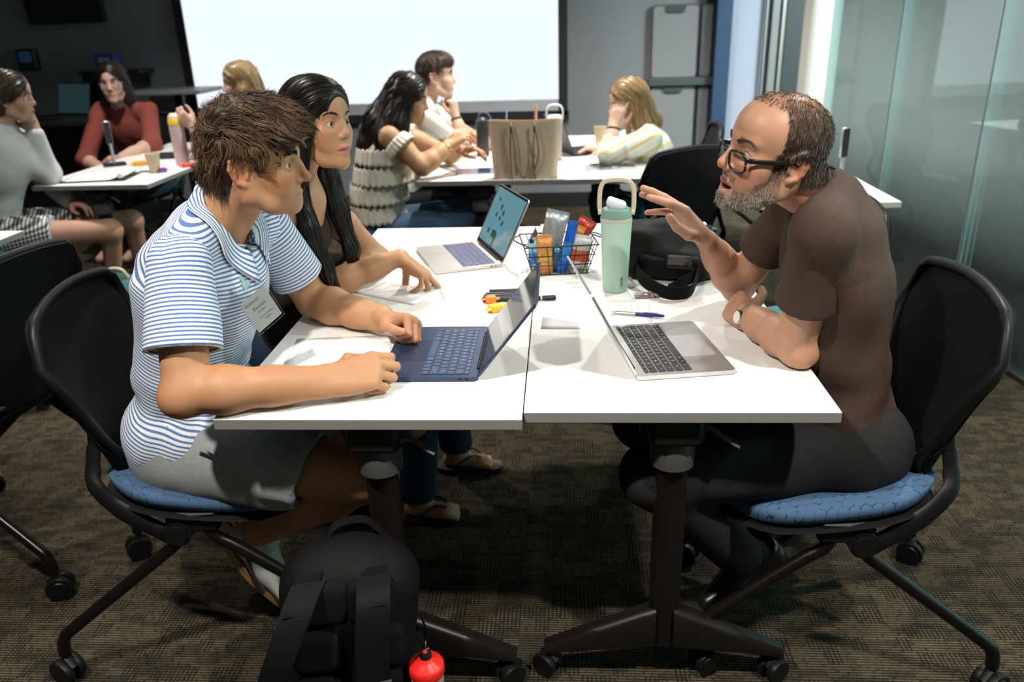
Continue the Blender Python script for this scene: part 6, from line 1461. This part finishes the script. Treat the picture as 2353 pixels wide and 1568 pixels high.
# ---- wire basket of snacks
BK = thing('wire_basket', 'black wire basket full of wrapped snacks at the table seam', 'basket', (-.012, 2.36, TH), math.radians(8)); mwire = mat('wire_black', (.012, .012, .012), .4, .4)
def bask(f, z):   # f 0..1 round the rim, z height fraction -> point
    hw, hd = .082+.028*z, .058+.026*z; q = f*4 % 4; i = int(q); u = q-i; c = [(-hw, -hd), (hw, -hd), (hw, hd), (-hw, hd)]; a, b = c[i], c[(i+1) % 4]
    return (a[0]+(b[0]-a[0])*u, a[1]+(b[1]-a[1])*u, .003+.092*z)
for z in (0, .33, .66, 1): MB().tube([bask(k/24, z) for k in range(25)], .0018 if z < 1 else .0023, 6).build('ring_wire', mwire, BK, 60)
for k in range(20): f = (k+.5)/20; MB().tube([bask(f, z/3) for z in range(4)], .0015, 6).build('upright_wire', mwire, BK, 60)
for k in range(5): x_ = -.06+.03*k; MB().cyl((x_, -.058, .003), (x_, .058, .003), .0014, 6).build('floor_wire', mwire, BK)
for s in (-1, 1): MB().tube(smoothpath([bask(.5+.02 if s > 0 else .0+.02, 1), (s*.13, -.02, .10), (s*.13, .02, .10), (s*.108, .07, .096)], 4), .0022, 6).build('handle_wire', mwire, BK, 60)
def packet(label, lx, ly, lz, w, h, th, rot, colfn, seed=0, cat='snack'):
    w, h, th = w*1.12, h*1.1, th*1.1
    g = np.random.default_rng(seed); ph = g.uniform(0, 6, 4)
    def surf(sg):
        def f(u, v):
            a, b = 2*u-1, 2*v-1; e = max(0, 1-abs(a)**3)**.6*max(0, 1-abs(b)**6)**.7
            z = sg*(th/2*e+.0018*math.sin(9*u+ph[0])*math.sin(7*v+ph[1])*e+.001*math.sin(23*u+11*v+ph[2]))
            return (a*w/2*(1-.04*(1-abs(b))), b*h/2, z)
        return f
    o = thing('snack_packet', label, cat, (0, 0, 0), 0, 'snack packets in the wire basket'); R = (Matrix.Translation(BK.location) @ Matrix.Rotation(math.radians(8), 4, 'Z') @ Matrix.Translation((lx, ly, lz)) @ Matrix.Rotation(rot[2], 4, 'Z') @ Matrix.Rotation(rot[1], 4, 'Y') @ Matrix.Rotation(rot[0]+PI/2, 4, 'X'))
    o.matrix_basis = R; mats = colfn if isinstance(colfn, list) else [colfn]; m = MB(); n = 14
    m.grid(surf(1), n, n); m.grid(surf(-1), n, n, flip=True); ob = m.build('wrapper', mats, o, 60)
    if len(mats) > 1:
        for i, p in enumerate(ob.data.polygons):
            c = p.center; q = c.y/h+.5; p.material_index = (1 if .30 < q < .62 else 0) if len(mats) == 2 else (0 if q < .2 or q > .85 else (1 if q < .5 else 2))
    for s in (-1, 1): MB().box((0, s*(h/2+.004), 0), (w*.97, .009, .0016)).build('crimp', mats[0], o)
    return o
def foil(n, c, r=.3, metal=.25): return noisy('foil_'+n, c, tuple(q*.75 for q in c), 40, r, .6, 70, .003, metal)
packet('brown snack packet at the left end of the wire basket', -.075, .0, .068, .06, .10, .022, (.1, -.35, 1.2), [foil('brown', (.07, .02, .015)), foil('brown2', (.10, .03, .02))], 1)
packet('orange cracker packet in clear wrap at the front of the basket', -.045, -.040, .055, .042, .105, .026, (.0, -.02, .05), [foil('orange', (.62, .24, .05), .4, 0), foil('orange2', (.72, .34, .06), .4, 0)], 2)
packet('tall silver pouch leaning in the basket', -.015, .015, .098, .065, .135, .02, (-.1, .28, .1), [foil('silver', (.45, .46, .46), .3, .5)], 3)
packet('long bright blue bar wrapper in the basket', .022, -.035, .072, .028, .145, .014, (.0, .24, .0), [foil('blue', (.01, .12, .55)), foil('blue2', (.03, .25, .7))], 4)
packet('red wrapper with gold edge at the right of the basket', .068, .03, .094, .05, .10, .02, (.05, .55, -.2), [foil('red', (.45, .05, .03)), foil('gold', (.7, .38, .08))], 5)
packet('white and red biscuit packet at the front right of the basket', .062, -.03, .055, .055, .09, .026, (.0, .15, -.1), [foil('white', (.62, .60, .57), .4, 0), foil('redband', (.6, .08, .03), .4, 0)], 6)
packet('light blue and red packet at the front left of the basket', -.075, -.035, .055, .03, .09, .014, (.0, -.1, .3), [foil('cyan', (.25, .52, .68), .4, 0), foil('cobalt', (.03, .2, .55), .4, 0)], 7)
packet('navy snack packet low in the middle of the basket', -.008, -.025, .04, .045, .06, .02, (.0, .5, .1), [foil('navy', (.02, .10, .2))], 8)
packet('small orange striped packet behind the biscuit packet', .045, .0, .075, .03, .10, .018, (.1, .45, .2), [foil('stripe', (.75, .25, .04), .4, 0), foil('cream', (.7, .62, .5), .4, 0)], 9)
# ---- mint bottle
bt = thing('water_bottle', 'tall mint green bottle with beige carry loop and white spout', 'bottle', (.148, 2.155, TH), math.radians(-20)); mmint = noisy('mint_powder', (.36, .52, .42), (.38, .54, .44), 300, .45, .08, 900)
MB().lathe([(.028, .0), (.033, .001), (.0345, .006), (.0365, .06), (.0405, .15), (.0425, .196), (.0425, .2)], n=40).build('body', mmint, bt, 40)
mbei = mat('beige_plastic', (.62, .5, .38), .45); MB().lathe([(.0425, .2), (.0432, .2), (.0432, .208), (.042, .2085)], n=40).build('band', mat('band_taupe', (.5, .42, .36), .5), bt, 40)
mlid = mat('lid_green', (.17, .30, .24), .4); MB().lathe([(.042, .2085), (.0415, .222), (.038, .232), (.03, .236), (.0, .2365)], n=40).build('lid', mlid, bt, 40)
S_ = Fld(); S_.box((0, .002, .246), (.0165, .026, .0115), .009, R=np.array(RX(.38))); S_.cone((0, -.012, .240), (0, .01, .240), .013, .015, k=.008)
V, F = S_.mesh(.0025); o = np_obj('spout', V, F, mat('spout_white', (.72, .74, .82), .35)); o.parent = bt
hp_ = smoothpath([(0, -.0435, .222), (0, -.046, .245), (0, -.044, .285), (0, -.032, .305), (0, 0, .310), (0, .032, .305), (0, .044, .285), (0, .046, .245), (0, .0435, .222)], 5)
MB().tube(hp_, .0062, 10, .55, up=(1, 0, 0)).build('carry_loop', mbei, bt, 180)
for s in (-1, 1): MB().cyl((0, s*.040, .223), (0, s*.049, .223), .0085, 16).build('loop_pivot', mbei, bt, 40)
tm = text_mesh('owala', .0135); m = MB(); a0 = math.radians(-150)
m.add([((.0352+(v.co.x+.03)*.045)*math.cos(a0-v.co.y/.036), (.0352+(v.co.x+.03)*.045)*math.sin(a0-v.co.y/.036), .034+v.co.x) for v in tm.vertices], [tuple(p.vertices) for p in tm.polygons]); m.v = [(x*1.012, y*1.012, z) for x, y, z in m.v]; m.build('lettering', mat('ink_green', (.03, .06, .05), .5), bt)
bt.rotation_euler.z = math.radians(84)
# ---- black sling bag with a wide strap
mny = mat('nylon_black', (.0055, .0055, .006), .6, spec=.12); t = NT(mny); t.bump(t.math('ADD', t.noise(t.obj(), 800, 2), t.math('MULTIPLY', t.noise(t.obj(), 22, 4, .6), 4.)), .35, .003)
mweb = mat('webbing_black', (.0055, .0055, .006), .75, spec=.1); t = NT(mweb); wv = t.n('ShaderNodeTexWave', i_Scale=320.); t.l(t.obj(), wv.inputs['Vector']); t.bump(wv.outputs[1], .5, .001)
bx_, by_ = .315, 2.33; Fb = Fld(XF((bx_, by_, TH), np.array(RZ(math.radians(-14)))))
Fb.box((0, 0, .062), (.145, .085, .062), .045); Fb.ell((-.02, .02, .105), (.12, .075, .045), k=.05); Fb.box((.01, -.085, .05), (.11, .025, .045), .02, k=.02); Fb.cone((-.12, -.02, .11), (.0, -.03, .125), .03, .04, k=.04)
lo, hi = Fb.bounds(); Fb.disp(*wrinkle(lo, hi, .009, (.5, .3, .8), 48, 5)); Fb.disp(*wrinkle(lo, hi, .007, (.8, -.4, .3), 62, 6)); Fb.cut((0, 0, .0005), (0, 0, -1), reach=.4)
V, F = Fb.mesh(.0065); BAG = np_obj('sling_bag', V, F, mny); tag(BAG, 'soft black nylon sling bag behind the mint bottle', 'bag')
def ribbon(pts, w, wd_, th=.0022, n=8):
    pts = smoothpath(pts, n); wd_ = [Vector(q).normalized() for q in wd_] if isinstance(wd_[0], (tuple, list, Vector)) else [Vector(wd_).normalized()]*len(pts)
    if len(wd_) != len(pts):
        k = [i*(len(wd_)-1)/(len(pts)-1) for i in range(len(pts))]; wd_ = [(wd_[int(a)]*(1-(a-int(a)))+wd_[min(int(a)+1, len(wd_)-1)]*(a-int(a))).normalized() for a in k]
    rings = []
    for i, p in enumerate(pts):
        tg_ = (pts[min(i+1, len(pts)-1)]-pts[max(i-1, 0)]).normalized(); n_ = tg_.cross(wd_[i]).normalized()*th/2; q = wd_[i]*w/2; rings.append([p-q-n_, p+q-n_, p+q+n_, p-q+n_])
    return MB().ring(rings)
for (pc, hh_, rr_, nm_) in (((.02, -.108, .045), (.085, .012, .034), .010, 'front_pocket'), ((.01, .02, .128), (.11, .06, .008), .007, 'flap'), ((-.02, -.075, .085), (.10, .006, .006), .004, 'zip_cover')):
    Fq = Fld(XF((bx_, by_, TH), np.array(RZ(math.radians(-14))))); Fq.box(pc, hh_, rr_, R=np.array(RX(.25 if nm_ != 'flap' else -.1))); lo, hi = Fq.bounds(); Fq.disp(*wrinkle(lo, hi, .004, (.6, .2, .7), 70, len(nm_))); V, F = Fq.mesh(.005); np_obj(nm_, V, F, mny, BAG)
ribbon([atZ(1455, 600, TH+.045), atZ(1475, 640, TH+.03), atZ(1530, 672, TH+.022), atZ(1585, 670, TH+.022), atZ(1600, 640, TH+.03), atZ(1560, 668, TH+.02)][0:5], .038, [(0, .1, 1), (.1, .1, 1), (0, -.1, 1), (.1, -.2, 1), (.0, .2, 1)]).build('strap', mweb, BAG, 60, world=False)
ribbon([atZ(1600, 640, TH+.03), atZ(1603, 618, TH+.05), atZ(1570, 600, TH+.075), atZ(1530, 590, TH+.08)], .038, [(0, .2, 1), (-.2, .2, 1), (-.1, .7, .8), (0, .9, .5)]).build('strap', mweb, BAG, 60)
ribbon([atZ(1602, 630, TH+.035), atZ(1570, 650, TH+.024), atZ(1535, 668, TH+.02)], .034, [(0, .0, 1), (0, .1, 1), (0, .2, 1)]).build('strap', mweb, BAG, 60)
c = atZ(1560, 602, TH+.082); MB().box(tuple(c), (.07, .02, .035), R=RZ(-.25) @ RX(-.5), bev=.006).build('buckle', mplas, BAG)
for px, py, zz in ((1500, 505, .135), (1475, 540, .115), (1480, 512, .13)): c = atZ(px, py, TH+zz); m = MB(); m.box(tuple(c), (.022, .014, .02), R=RX(.5) @ RZ(.4), bev=.003); m.build('side_buckle', mplas, BAG); 
MB().tube(smoothpath([atZ(1460, 520, TH+.12), atZ(1480, 508, TH+.135), atZ(1500, 515, TH+.14), atZ(1515, 540, TH+.125)], 5), .005, 8).build('strap_end', mweb, BAG, 60)
# ---- crumpled foil wrapper
c = atZ(1485, 683, TH); Fw = Fld(XF((c.x, c.y, TH+.006), np.array(RZ(.1)))); Fw.box((0, 0, 0), (.033, .012, .0035), .002); Fw.box((.02, -.005, .003), (.016, .008, .003), .002, R=np.array(RY(.4))); lo, hi = Fw.bounds(); Fw.disp(*wrinkle(lo, hi, .004, (.7, .6, .3), 260, 8)); Fw.disp(*wrinkle(lo, hi, .003, (.3, -.8, .3), 330, 9)); V, F = Fw.mesh(.0017); V[:, 2] = np.maximum(V[:, 2], TH+.0004)
o = np_obj('foil_wrapper', V, F, noisy('wrapper_foil', (.12, .05, .045), (.55, .5, .48), 60, .25, .3, 90, .002, .6)); tag(o, 'crumpled shiny sweet wrapper by the bag strap', 'wrapper')
# ================================================================ BLACK BACKPACK AND RED-CAPPED BOTTLE ON THE FLOOR
BPX = XF((-.455, 1.275, .0), np.array(RZ(math.radians(14)) @ RX(math.radians(-7)) @ RY(math.radians(4))), .9); Fb = Fld(BPX)
Fb.box((0, .02, .245), (.150, .085, .245), .07); Fb.ell((.0, .03, .40), (.148, .11, .13), k=.05); Fb.box((.01, .11, .20), (.13, .05, .18), .045, k=.03); Fb.box((.155, .04, .12), (.02, .06, .11), .02, k=.02)
lo, hi = Fb.bounds(); Fb.disp(*wrinkle(lo, hi, .004, (.3, .6, .7), 50, 15)); V, F = Fb.mesh(.009); BPK = np_obj('backpack', V, F, mny); tag(BPK, 'black backpack with padded back panel standing on the carpet under the table', 'backpack')
mpad = mat('pad_mesh_black', (.0065, .0065, .007), .85, spec=.1); t = NT(mpad); vv = t.n('ShaderNodeTexVoronoi', i_Scale=500.); t.l(t.obj(), vv.inputs['Vector']); t.bump(vv.outputs[0], .6, .0012)
mref = mat('reflective_grey', (.12, .12, .125), .35)
for i, cx2 in enumerate((-.075, .065)):
    for j in range(4):
        Fp = Fld(BPX); Fp.box((cx2+(.02 if j == 3 else 0)*(1 if i == 0 else -1), -.072, .07+.118*j), (.055, .022, .053), .02); V, F = Fp.mesh(.008); np_obj('back_pad', V, F, mpad, BPK)
def bp(q): return Vector(BPX.p(q))
for nm, pts, wds in (('shoulder_strap', [(-.085, -.07, .47), (-.11, -.12, .43), (-.15, -.14, .33), (-.19, -.12, .21), (-.20, -.09, .12), (-.17, -.06, .05)], [(1, 0, .1), (1, -.1, .2), (.95, -.2, .25), (.9, -.3, .35), (.85, -.3, .5), (.7, -.3, .6)]),
                     ('shoulder_strap', [(.055, -.07, .475), (.05, -.125, .44), (.045, -.135, .33), (.05, -.125, .2), (.06, -.11, .1), (.07, -.10, .02)], [(1, 0, .1), (1, .1, .1), (1, .1, .05), (1, .1, 0), (1, .1, 0), (1, 0, 0)])):
    so = ribbon([bp(q) for q in pts], .066, [tuple(BPX.d(q)) for q in wds], .016, 8).build(nm, mny, BPK, 50)
    ribbon([bp(tuple(a*(1-f)+b*f-(.010 if k == 1 else 0) for k, (a, b) in enumerate(zip(pts[2], pts[3])))) for f in (.55, .7, .85)], .068, [tuple(BPX.d(wds[2]))], .003, 4).build('reflective_band', mref, so, 60)
    ribbon([bp((pts[0][0], pts[0][1]+.02, pts[0][2]+.015)), bp((pts[1][0], pts[1][1]-.008, pts[1][2]))], .05, [tuple(BPX.d((1, 0, .1)))], .006, 4).build('load_strap', mweb, so, 60)
ribbon([bp((-.17, -.06, .06)), bp((-.20, -.07, .045)), bp((-.225, -.08, .09)), bp((-.245, -.085, .15))], .02, [(.6, -.6, .3)], .002, 5).build('webbing_tail', mweb, BPK, 60)
ribbon([bp((-.18, -.06, .05)), bp((-.23, -.08, .025)), bp((-.285, -.09, .055))], .022, [(.4, -.7, .4)], .002, 5).build('webbing_tail', mweb, BPK, 60)
MB().box(tuple(bp((-.185, -.065, .05))), (.03, .014, .035), R=RZ(.3), bev=.004).build('adjuster', mplas, BPK)
for off in range(5): MB().tube(smoothpath([bp((-.055, .03+off*.006, .50)), bp((-.03, .04+off*.006, .545)), bp((.04, .05+off*.006, .55)), bp((.095, .05+off*.006, .49))], 5), .0042, 6).build('grab_handle', mny, BPK, 60)
for yy, r_ in ((.005, 1.), (.075, .97)):
    zp = [bp((.152*r_*math.cos(a), yy+.02*abs(math.cos(a)), .33+.165*r_*math.sin(a))) for a in [math.radians(-60+q*12) for q in range(17)]]; MB().tube(zp, .0042, 6).build('zipper', mat('zipper_dark', (.03, .03, .032), .3, .6), BPK, 60)
for q in ((.165, .02, .30), (.165, .09, .27)): MB().tube([bp(q), bp((q[0]+.012, q[1]-.01, q[2]-.03)), bp((q[0]+.01, q[1]-.012, q[2]-.07))], .0024, 6).build('zip_cord', mweb, BPK, 60); MB().cyl(bp((q[0]+.01, q[1]-.012, q[2]-.07)), bp((q[0]+.01, q[1]-.012, q[2]-.092)), .004, 8).build('zip_pull', mat('pull_grey', (.4, .4, .4), .4), BPK, 40)
RB = thing('squeeze_bottle', 'translucent squeeze bottle with red screw cap in the backpack side pocket', 'bottle', (-.282, 1.262, .012))
MB().lathe([(.031, .03), (.034, .035), (.034, .11), (.031, .125), (.034, .14), (.034, .19), (.031, .198)], n=32).build('body', mat('bottle_clear', (.32, .34, .37), .35, **{'Transmission_Weight': .25}), RB, 40)
MB().lathe([(.0355, .196), (.037, .2), (.037, .216), (.034, .222), (.018, .229), (.014, .236), (.0, .237)], n=40).build('cap', mat('cap_red', (.8, .02, .015), .35), RB, 40)
MB().lathe([(.011, .234), (.0125, .238), (.0125, .244), (.009, .249), (.0, .2495)], n=24).build('nozzle', mplas, RB, 40); MB().lathe([(.0, .2497), (.005, .2497), (.004, .2515), (.0, .252)], n=16).build('valve', MATS['cap_red'], RB, 40)
# ================================================================ THINGS ON THE REAR TABLES
# tote bag
TB = thing('tote_bag', 'tan woven tote bag with long thin handles on the rear table', 'bag', (-.175, 3.93, TH), math.radians(-1)); mtan2 = noisy('tote_tan', (.56, .44, .31), (.46, .355, .24), 160, .7, .3, 250)
tb = MB(); NN = 14
def tote(u, v, s): # half shell
    w = .155+.022*v; dpt = .055*(1-.35*v); a = (2*u-1); return (a*w, s*(dpt*(1-abs(a)**6)**.5+.004*math.sin(5*a+3*v)), .27*v-.004*v*math.cos(3*a))
tb.grid(lambda u, v: tote(u, v, -1), 20, 10, .003); tb.build('front_panel', mtan2, TB, 60); tb = MB(); tb.grid(lambda u, v: tote(1-u, v, 1), 20, 10, .003); tb.build('back_panel', mtan2, TB, 60)
MB().box((0, 0, .004), (.31, .10, .006), bev=.002).build('bottom_panel', mtan2, TB); mlth = mat('handle_tan', (.24, .16, .10), .55); mdrk = mat('tote_dark', (.03, .022, .018), .6)
for y_, s in ((-.06, 1),):
    for cx2 in (-.055, .055):
        MB().tube(smoothpath([(cx2*1.05-.012, y_-.002, .235), (cx2-.004, y_-.008, .25), (cx2*.6, y_-.012, .16), (cx2*.5, y_-.014, .03)] if False else [(cx2-.01, y_+.006, .265), (cx2, y_-.006, .235), (cx2+.014, y_-.010, .12), (cx2*.72, y_-.012, .02)], 5), .0045, 8).build('handle', mlth, TB, 60)
        MB().tube(smoothpath([(cx2-.004, y_+.004, .255), (cx2-.012, y_-.006, .14), (cx2-.006, y_-.008, -.005)], 5), .0028, 6).build('cord', mdrk, TB, 60); MB().box((cx2-.004, y_-.004, .235), (.014, .006, .03), bev=.002).build('handle_tab', mdrk, TB)
    MB().tube(smoothpath([(-.045, y_-.012, .12), (-.03, y_-.014, .04), (0, y_-.015, .012), (.03, y_-.014, .04), (.05, y_-.012, .12)], 5), .004, 8).build('handle', mlth, TB, 60)
def cup(label, loc, prof, m_, cat='cup', name='drink_cup', extra=None, group=None):
    r = thing(name, label, cat, loc, 0, group); MB().lathe(prof, n=28).build('body', m_, r, 40)
    if extra: extra(r)
    return r
mkraft = mat('kraft_paper', (.50, .40, .25), .75)
cup('tan paper cup on the left rear table', (-2.205, 4.265, TH), [(.026, 0), (.027, .002), (.037, .098), (.039, .10), (.0375, .103), (.036, .1), (.026, .012), (0, .012)], mkraft, name='paper_cup')
c = atZ(1398, 333, TH); cup('tan paper cup beside the person in the plaid shirt', (c.x-.05, c.y, TH), [(.026, 0), (.027, .002), (.037, .108), (.039, .11), (.036, .11), (.026, .012), (0, .012)], mkraft, name='paper_cup')
cup('tall black tumbler behind the tote bag', (-.445, 4.62, TH), [(.034, 0), (.036, .004), (.036, .19), (.033, .2), (.02, .212), (0, .212)], mat('tumbler_black', (.012, .012, .013), .4), name='tumbler', extra=lambda r: MB().tube(smoothpath([(-.02, 0, .2), (-.01, 0, .235), (.03, 0, .235), (.055, 0, .19)], 5), .006, 8).build('loop', mat('loop_slate', (.05, .07, .12), .5), r, 60))
cup('clear cup with pale blue lid and straw behind the tote bag', (-.30, 4.40, TH), [(.032, 0), (.044, .17), (.046, .175)], mat('cup_clear', (.5, .55, .6), .2), extra=lambda r: (MB().lathe([(.047, .172), (.047, .182), (.036, .19), (0, .19)], n=28).build('lid', mat('lid_blue', (.3, .45, .72), .3), r, 40), MB().cyl((.004, 0, .185), (.012, 0, .275), .0045, 10).build('straw', mat('straw_blue', (.25, .4, .7), .4), r, 40)))
cup('tumbler with a coral straw behind the tote bag', (-.135, 4.36, TH), [(.034, 0), (.042, .19), (.0, .195)], mat('tumbler_grey', (.2, .2, .22), .3), extra=lambda r: MB().cyl((0, 0, .19), (.004, 0, .30), .0075, 10).build('straw', mat('straw_coral', (.65, .3, .24), .4), r, 40))
cup('blush tumbler with white handled lid behind the tote bag', (-.035, 4.42, TH), [(.034, 0), (.036, .004), (.04, .2), (.038, .205)], mat('tumbler_blush', (.42, .33, .33), .4), name='tumbler', extra=lambda r: (MB().lathe([(.042, .2), (.042, .222), (.034, .238), (0, .24)], n=28).build('lid', MATS['spout_white'], r, 40), MB().tube(smoothpath([(-.04, 0, .215), (-.043, 0, .26), (-.025, 0, .288), (.025, 0, .288), (.043, 0, .26), (.04, 0, .215)], 5), .0055, 8).build('carry_loop', mat('loop_white', (.6, .6, .6), .4), r, 60)))
c = atZ(428, 360, TH); PB = cup('pale pink bottle with yellow ring held on the left rear table', (-2.165, 4.52, TH), [(.036, 0), (.038, .004), (.040, .20), (.040, .215), (.037, .225)], mat('bottle_pink', (.62, .44, .47), .4), 'bottle', 'water_bottle', extra=lambda r: (MB().lathe([(.041, .222), (.041, .25), (.037, .256)], n=28).build('ring', mat('ring_yellow', (.8, .5, .03), .4), r, 40), MB().lathe([(.037, .256), (.036, .272), (.024, .285), (0, .287)], n=28).build('lid', mat('lid_cream', (.68, .6, .5), .4), r, 40)))
r = thing('tablet', 'tablet lying flat beside the tote bag', 'tablet', (-.42, 4.10, TH), .15); MB().prism(rrect(.24, .17, .012), 0, .006).build('body', msilv, r); MB().prism(rrect(.225, .155, .006), .006, .0064).build('display', doc_screen('tablet_page', (.16, .19, .42), .35), r)
r = thing('folder', 'grey flat notebook near the plaid shirt sleeve', 'notebook', (.25, 4.13, TH), .05); MB().prism(rrect(.26, .17, .006), 0, .008).build('cover', mat('cover_grey', (.22, .22, .23), .6), r); MB().box((0, -.004, .004), (.25, .165, .005)).build('pages', mpap, r)
r = thing('phone', 'dark phone lying on the grey notebook', 'phone', (.20, 4.13, TH+.0082), .4); MB().prism(rrect(.072, .145, .01), 0, .008).build('body', mat('phone_grey', (.3, .3, .32), .3), r); MB().prism(rrect(.068, .14, .008), .008, .0084).build('display', mbez, r)
r = thing('key_bunch', 'bunch of dark keys on the grey notebook', 'keys', (.31, 4.13, TH+.0082)); MB().tube([(.015*math.cos(a), .015*math.sin(a), .003) for a in [2*PI*k/16 for k in range(17)]], .0014, 6).build('ring', steel, r, 60)
for k in range(4): a = k*1.3; MB().box((.035*math.cos(a), .035*math.sin(a), .004+.002*k), (.05, .014, .003), R=RZ(a), bev=.001).build('key', mat('key_metal', (.05, .045, .04), .4, .7), r)
# upright folding desk lamps
def desk_lamp(label, loc, rz, tilt=0):
    r = thing('desk_lamp', label, 'lamp', loc, rz, 'folding desk lamps'); MB().prism(rrect(.12, .09, .02), 0, .014).build('base', mat('stand_dark', (.014, .014, .017), .4), r, 30)
    MB().box((0, .0, .07), (.016, .018, .12), bev=.004).build('stem', mat('stand_silver', (.4, .42, .48), .35, .5), r); o = MB(); o.box((0, .006, .185), (.034, .018, .13), bev=.006); o.build('head', MATS['stand_silver'], r, 40); MB().box((0, -.006, .185), (.030, .008, .122), bev=.003).build('panel', MATS['stand_dark'], r); return r
c = atZ(285, 378, TH); desk_lamp('folded desk lamp with dark panel on the left rear table, before the red sweater', (-2.575, 4.53, TH), math.radians(35))
# clipboard with paper
r = thing('clipboard', 'black clipboard folder with a curled white pad on the left rear table', 'clipboard', (-2.43, 4.12, TH), math.radians(8)); MB().prism(rrect(.33, .24, .01), 0, .006).build('board', mat('board_black', (.014, .014, .015), .5), r)
MB().grid(lambda u, v: (-.15+.29*u, -.10+.2*v, .0065+.012*max(0, u-.75)**1.5*16+.003*math.sin(2*v)), 14, 6, .003).build('pad', mpap, r, 60); MB().tube([(.135, -.1, .024), (.135, .1, .024)], .014, 12).build('curled_page', mpap, r, 40)
r = thing('ballpoint_pen', 'brown pen beside the paper cup', 'pen', tuple(atZ(352, 393, TH+.005)), .1); MB().cyl((-.07, 0, 0), (.07, 0, 0), .0045, 10).build('barrel', mat('pen_brown', (.2, .07, .04), .4), r, 40)
r = thing('folder', 'dark flat folder beside the pink bottle', 'notebook', (-2.33, 4.86, TH), .2); MB().prism(rrect(.3, .22, .008), 0, .012).build('cover', mat('cover_dark', (.015, .018, .022), .5), r); MB().box((.06, 0, .0125), (.06, .03, .002)).build('sticker', mat('sticker_pale', (.5, .6, .62), .6), r)
# teal backpack under the left rear table
Fb = Fld(XF((-2.05, 3.45, 0), np.array(RZ(math.radians(-20))))); Fb.box((0, 0, .2), (.14, .10, .2), .07); Fb.box((0, -.09, .14), (.11, .04, .12), .035, k=.02); lo, hi = Fb.bounds(); Fb.disp(*wrinkle(lo, hi, .005, (.3, .6, .7), 40, 31)); V, F = Fb.mesh(.013); o = np_obj('backpack', V, F, noisy('backpack_teal', (.006, .05, .055), (.01, .07, .075), 30, .6, .3, 200)); tag(o, 'dark teal backpack on the carpet beside the empty chair', 'backpack')
mtl = mat('strap_teal', (.02, .14, .15), .6)
for s in (-1, 1): ribbon([Vector((-2.05+s*.06+q[0], 3.45+q[1], q[2])) for q in ((0, -.09, .39), (.02*s, -.15, .3), (.03*s, -.15, .15), (.02*s, -.12, .03))], .05, [(1, .2, 0)], .01, 6).build('shoulder_strap', mtl, o, 60)
MB().tube(smoothpath([(-2.10, 3.43, .40), (-2.08, 3.42, .44), (-2.02, 3.42, .44), (-2.00, 3.43, .40)], 5), .008, 8).build('grab_handle', mat('handle_cream', (.55, .52, .38), .6), o, 60)
# ---- equipment desk at the rear left
DK = thing('equipment_desk', 'black equipment desk against the rear left wall', 'desk', (-4.10, 6.22, 0)); MB().box((0, 0, .83), (1.5, .6, .035), bev=.004).build('desk_top', mat('desk_black', (.012, .012, .014), .5), DK); MB().box((0, .22, .41), (1.46, .03, .8)).build('back_panel', MATS['desk_black'], DK)
for s in (-1, 1): MB().box((s*.72, 0, .41), (.04, .56, .81), bev=.003).build('side_panel', MATS['desk_black'], DK)
r = laptop('open laptop with a dim teal screen on the equipment desk', (-3.85, 6.15, .8485), math.radians(70), mkb, mkb, 105, doc_screen('teal_dim', (.08, .2, .22), .12), mbez, keys=False, w=.36, d=.25)
r = thing('monitor', 'dark monitor on the equipment desk seen from its side', 'monitor', (-3.55, 6.3, .8485), math.radians(-15)); MB().box((0, 0, .2), (.34, .03, .26), bev=.006).build('case', mat('monitor_black', (.01, .01, .011), .5), r); MB().box((0, .02, .05), (.05, .03, .1)).build('neck', MATS['monitor_black'], r); MB().box((0, .02, .006), (.2, .14, .012), bev=.003).build('foot', MATS['monitor_black'], r); MB().box((0, -.016, .2), (.32, .002, .24)).build('panel', MATS['tv_glass'], r)
r = thing('tissue_box', 'blue cardboard box on the rear wall shelf above the monitor', 'box', (-3.52, 6.40, 1.18)); MB().box((0, 0, .06), (.16, .1, .12), bev=.004).build('carton', mat('box_blue', (.015, .04, .22), .5), r); MB().box((0, -.051, .06), (.08, .002, .07)).build('label', mat('box_label', (.2, .24, .34), .6), r)
r = thing('wall_shelf', 'small black wall shelf behind the monitor', 'shelf', (-3.52, 6.42, 1.165)); MB().box((0, .08, .0), (.5, .24, .028), bev=.003).build('board', MATS['desk_black'], r); 
for s in (-1, 1): MB().box((s*.2, .17, -.06), (.02, .03, .1)).build('bracket', MATS['desk_black'], r)
r = thing('wall_phone', 'dark blue device on the rear wall at the left edge', 'device', (-4.28, YB, 1.27)); MB().box((0, -.03, 0), (.16, .06, .16), bev=.01).build('case', mat('device_black', (.012, .013, .016), .5), r); MB().box((0, -.062, .02), (.1, .004, .08)).build('display', doc_screen('device_blue', (.03, .09, .2), .12), r)
# ---- tall narrow table left of the screen
HT = thing('high_table', 'grey high table on a single dark leg beside the screen', 'table', (-3.0, 6.3, 0)); MB().box((0, 0, 1.02), (.62, .46, .028), bev=.004).build('table_top', mat('hightop_grey', (.17, .18, .19), .4), HT); MB().box((.05, 0, .53), (.06, .05, .96), bev=.006).build('leg', mplas, HT); MB().box((.05, 0, .02), (.5, .4, .03), bev=.006).build('base_plate', mplas, HT)
desk_lamp('folded desk lamp with dark panel on the table beside the glass', (1.215, 3.58, TH), math.radians(20))
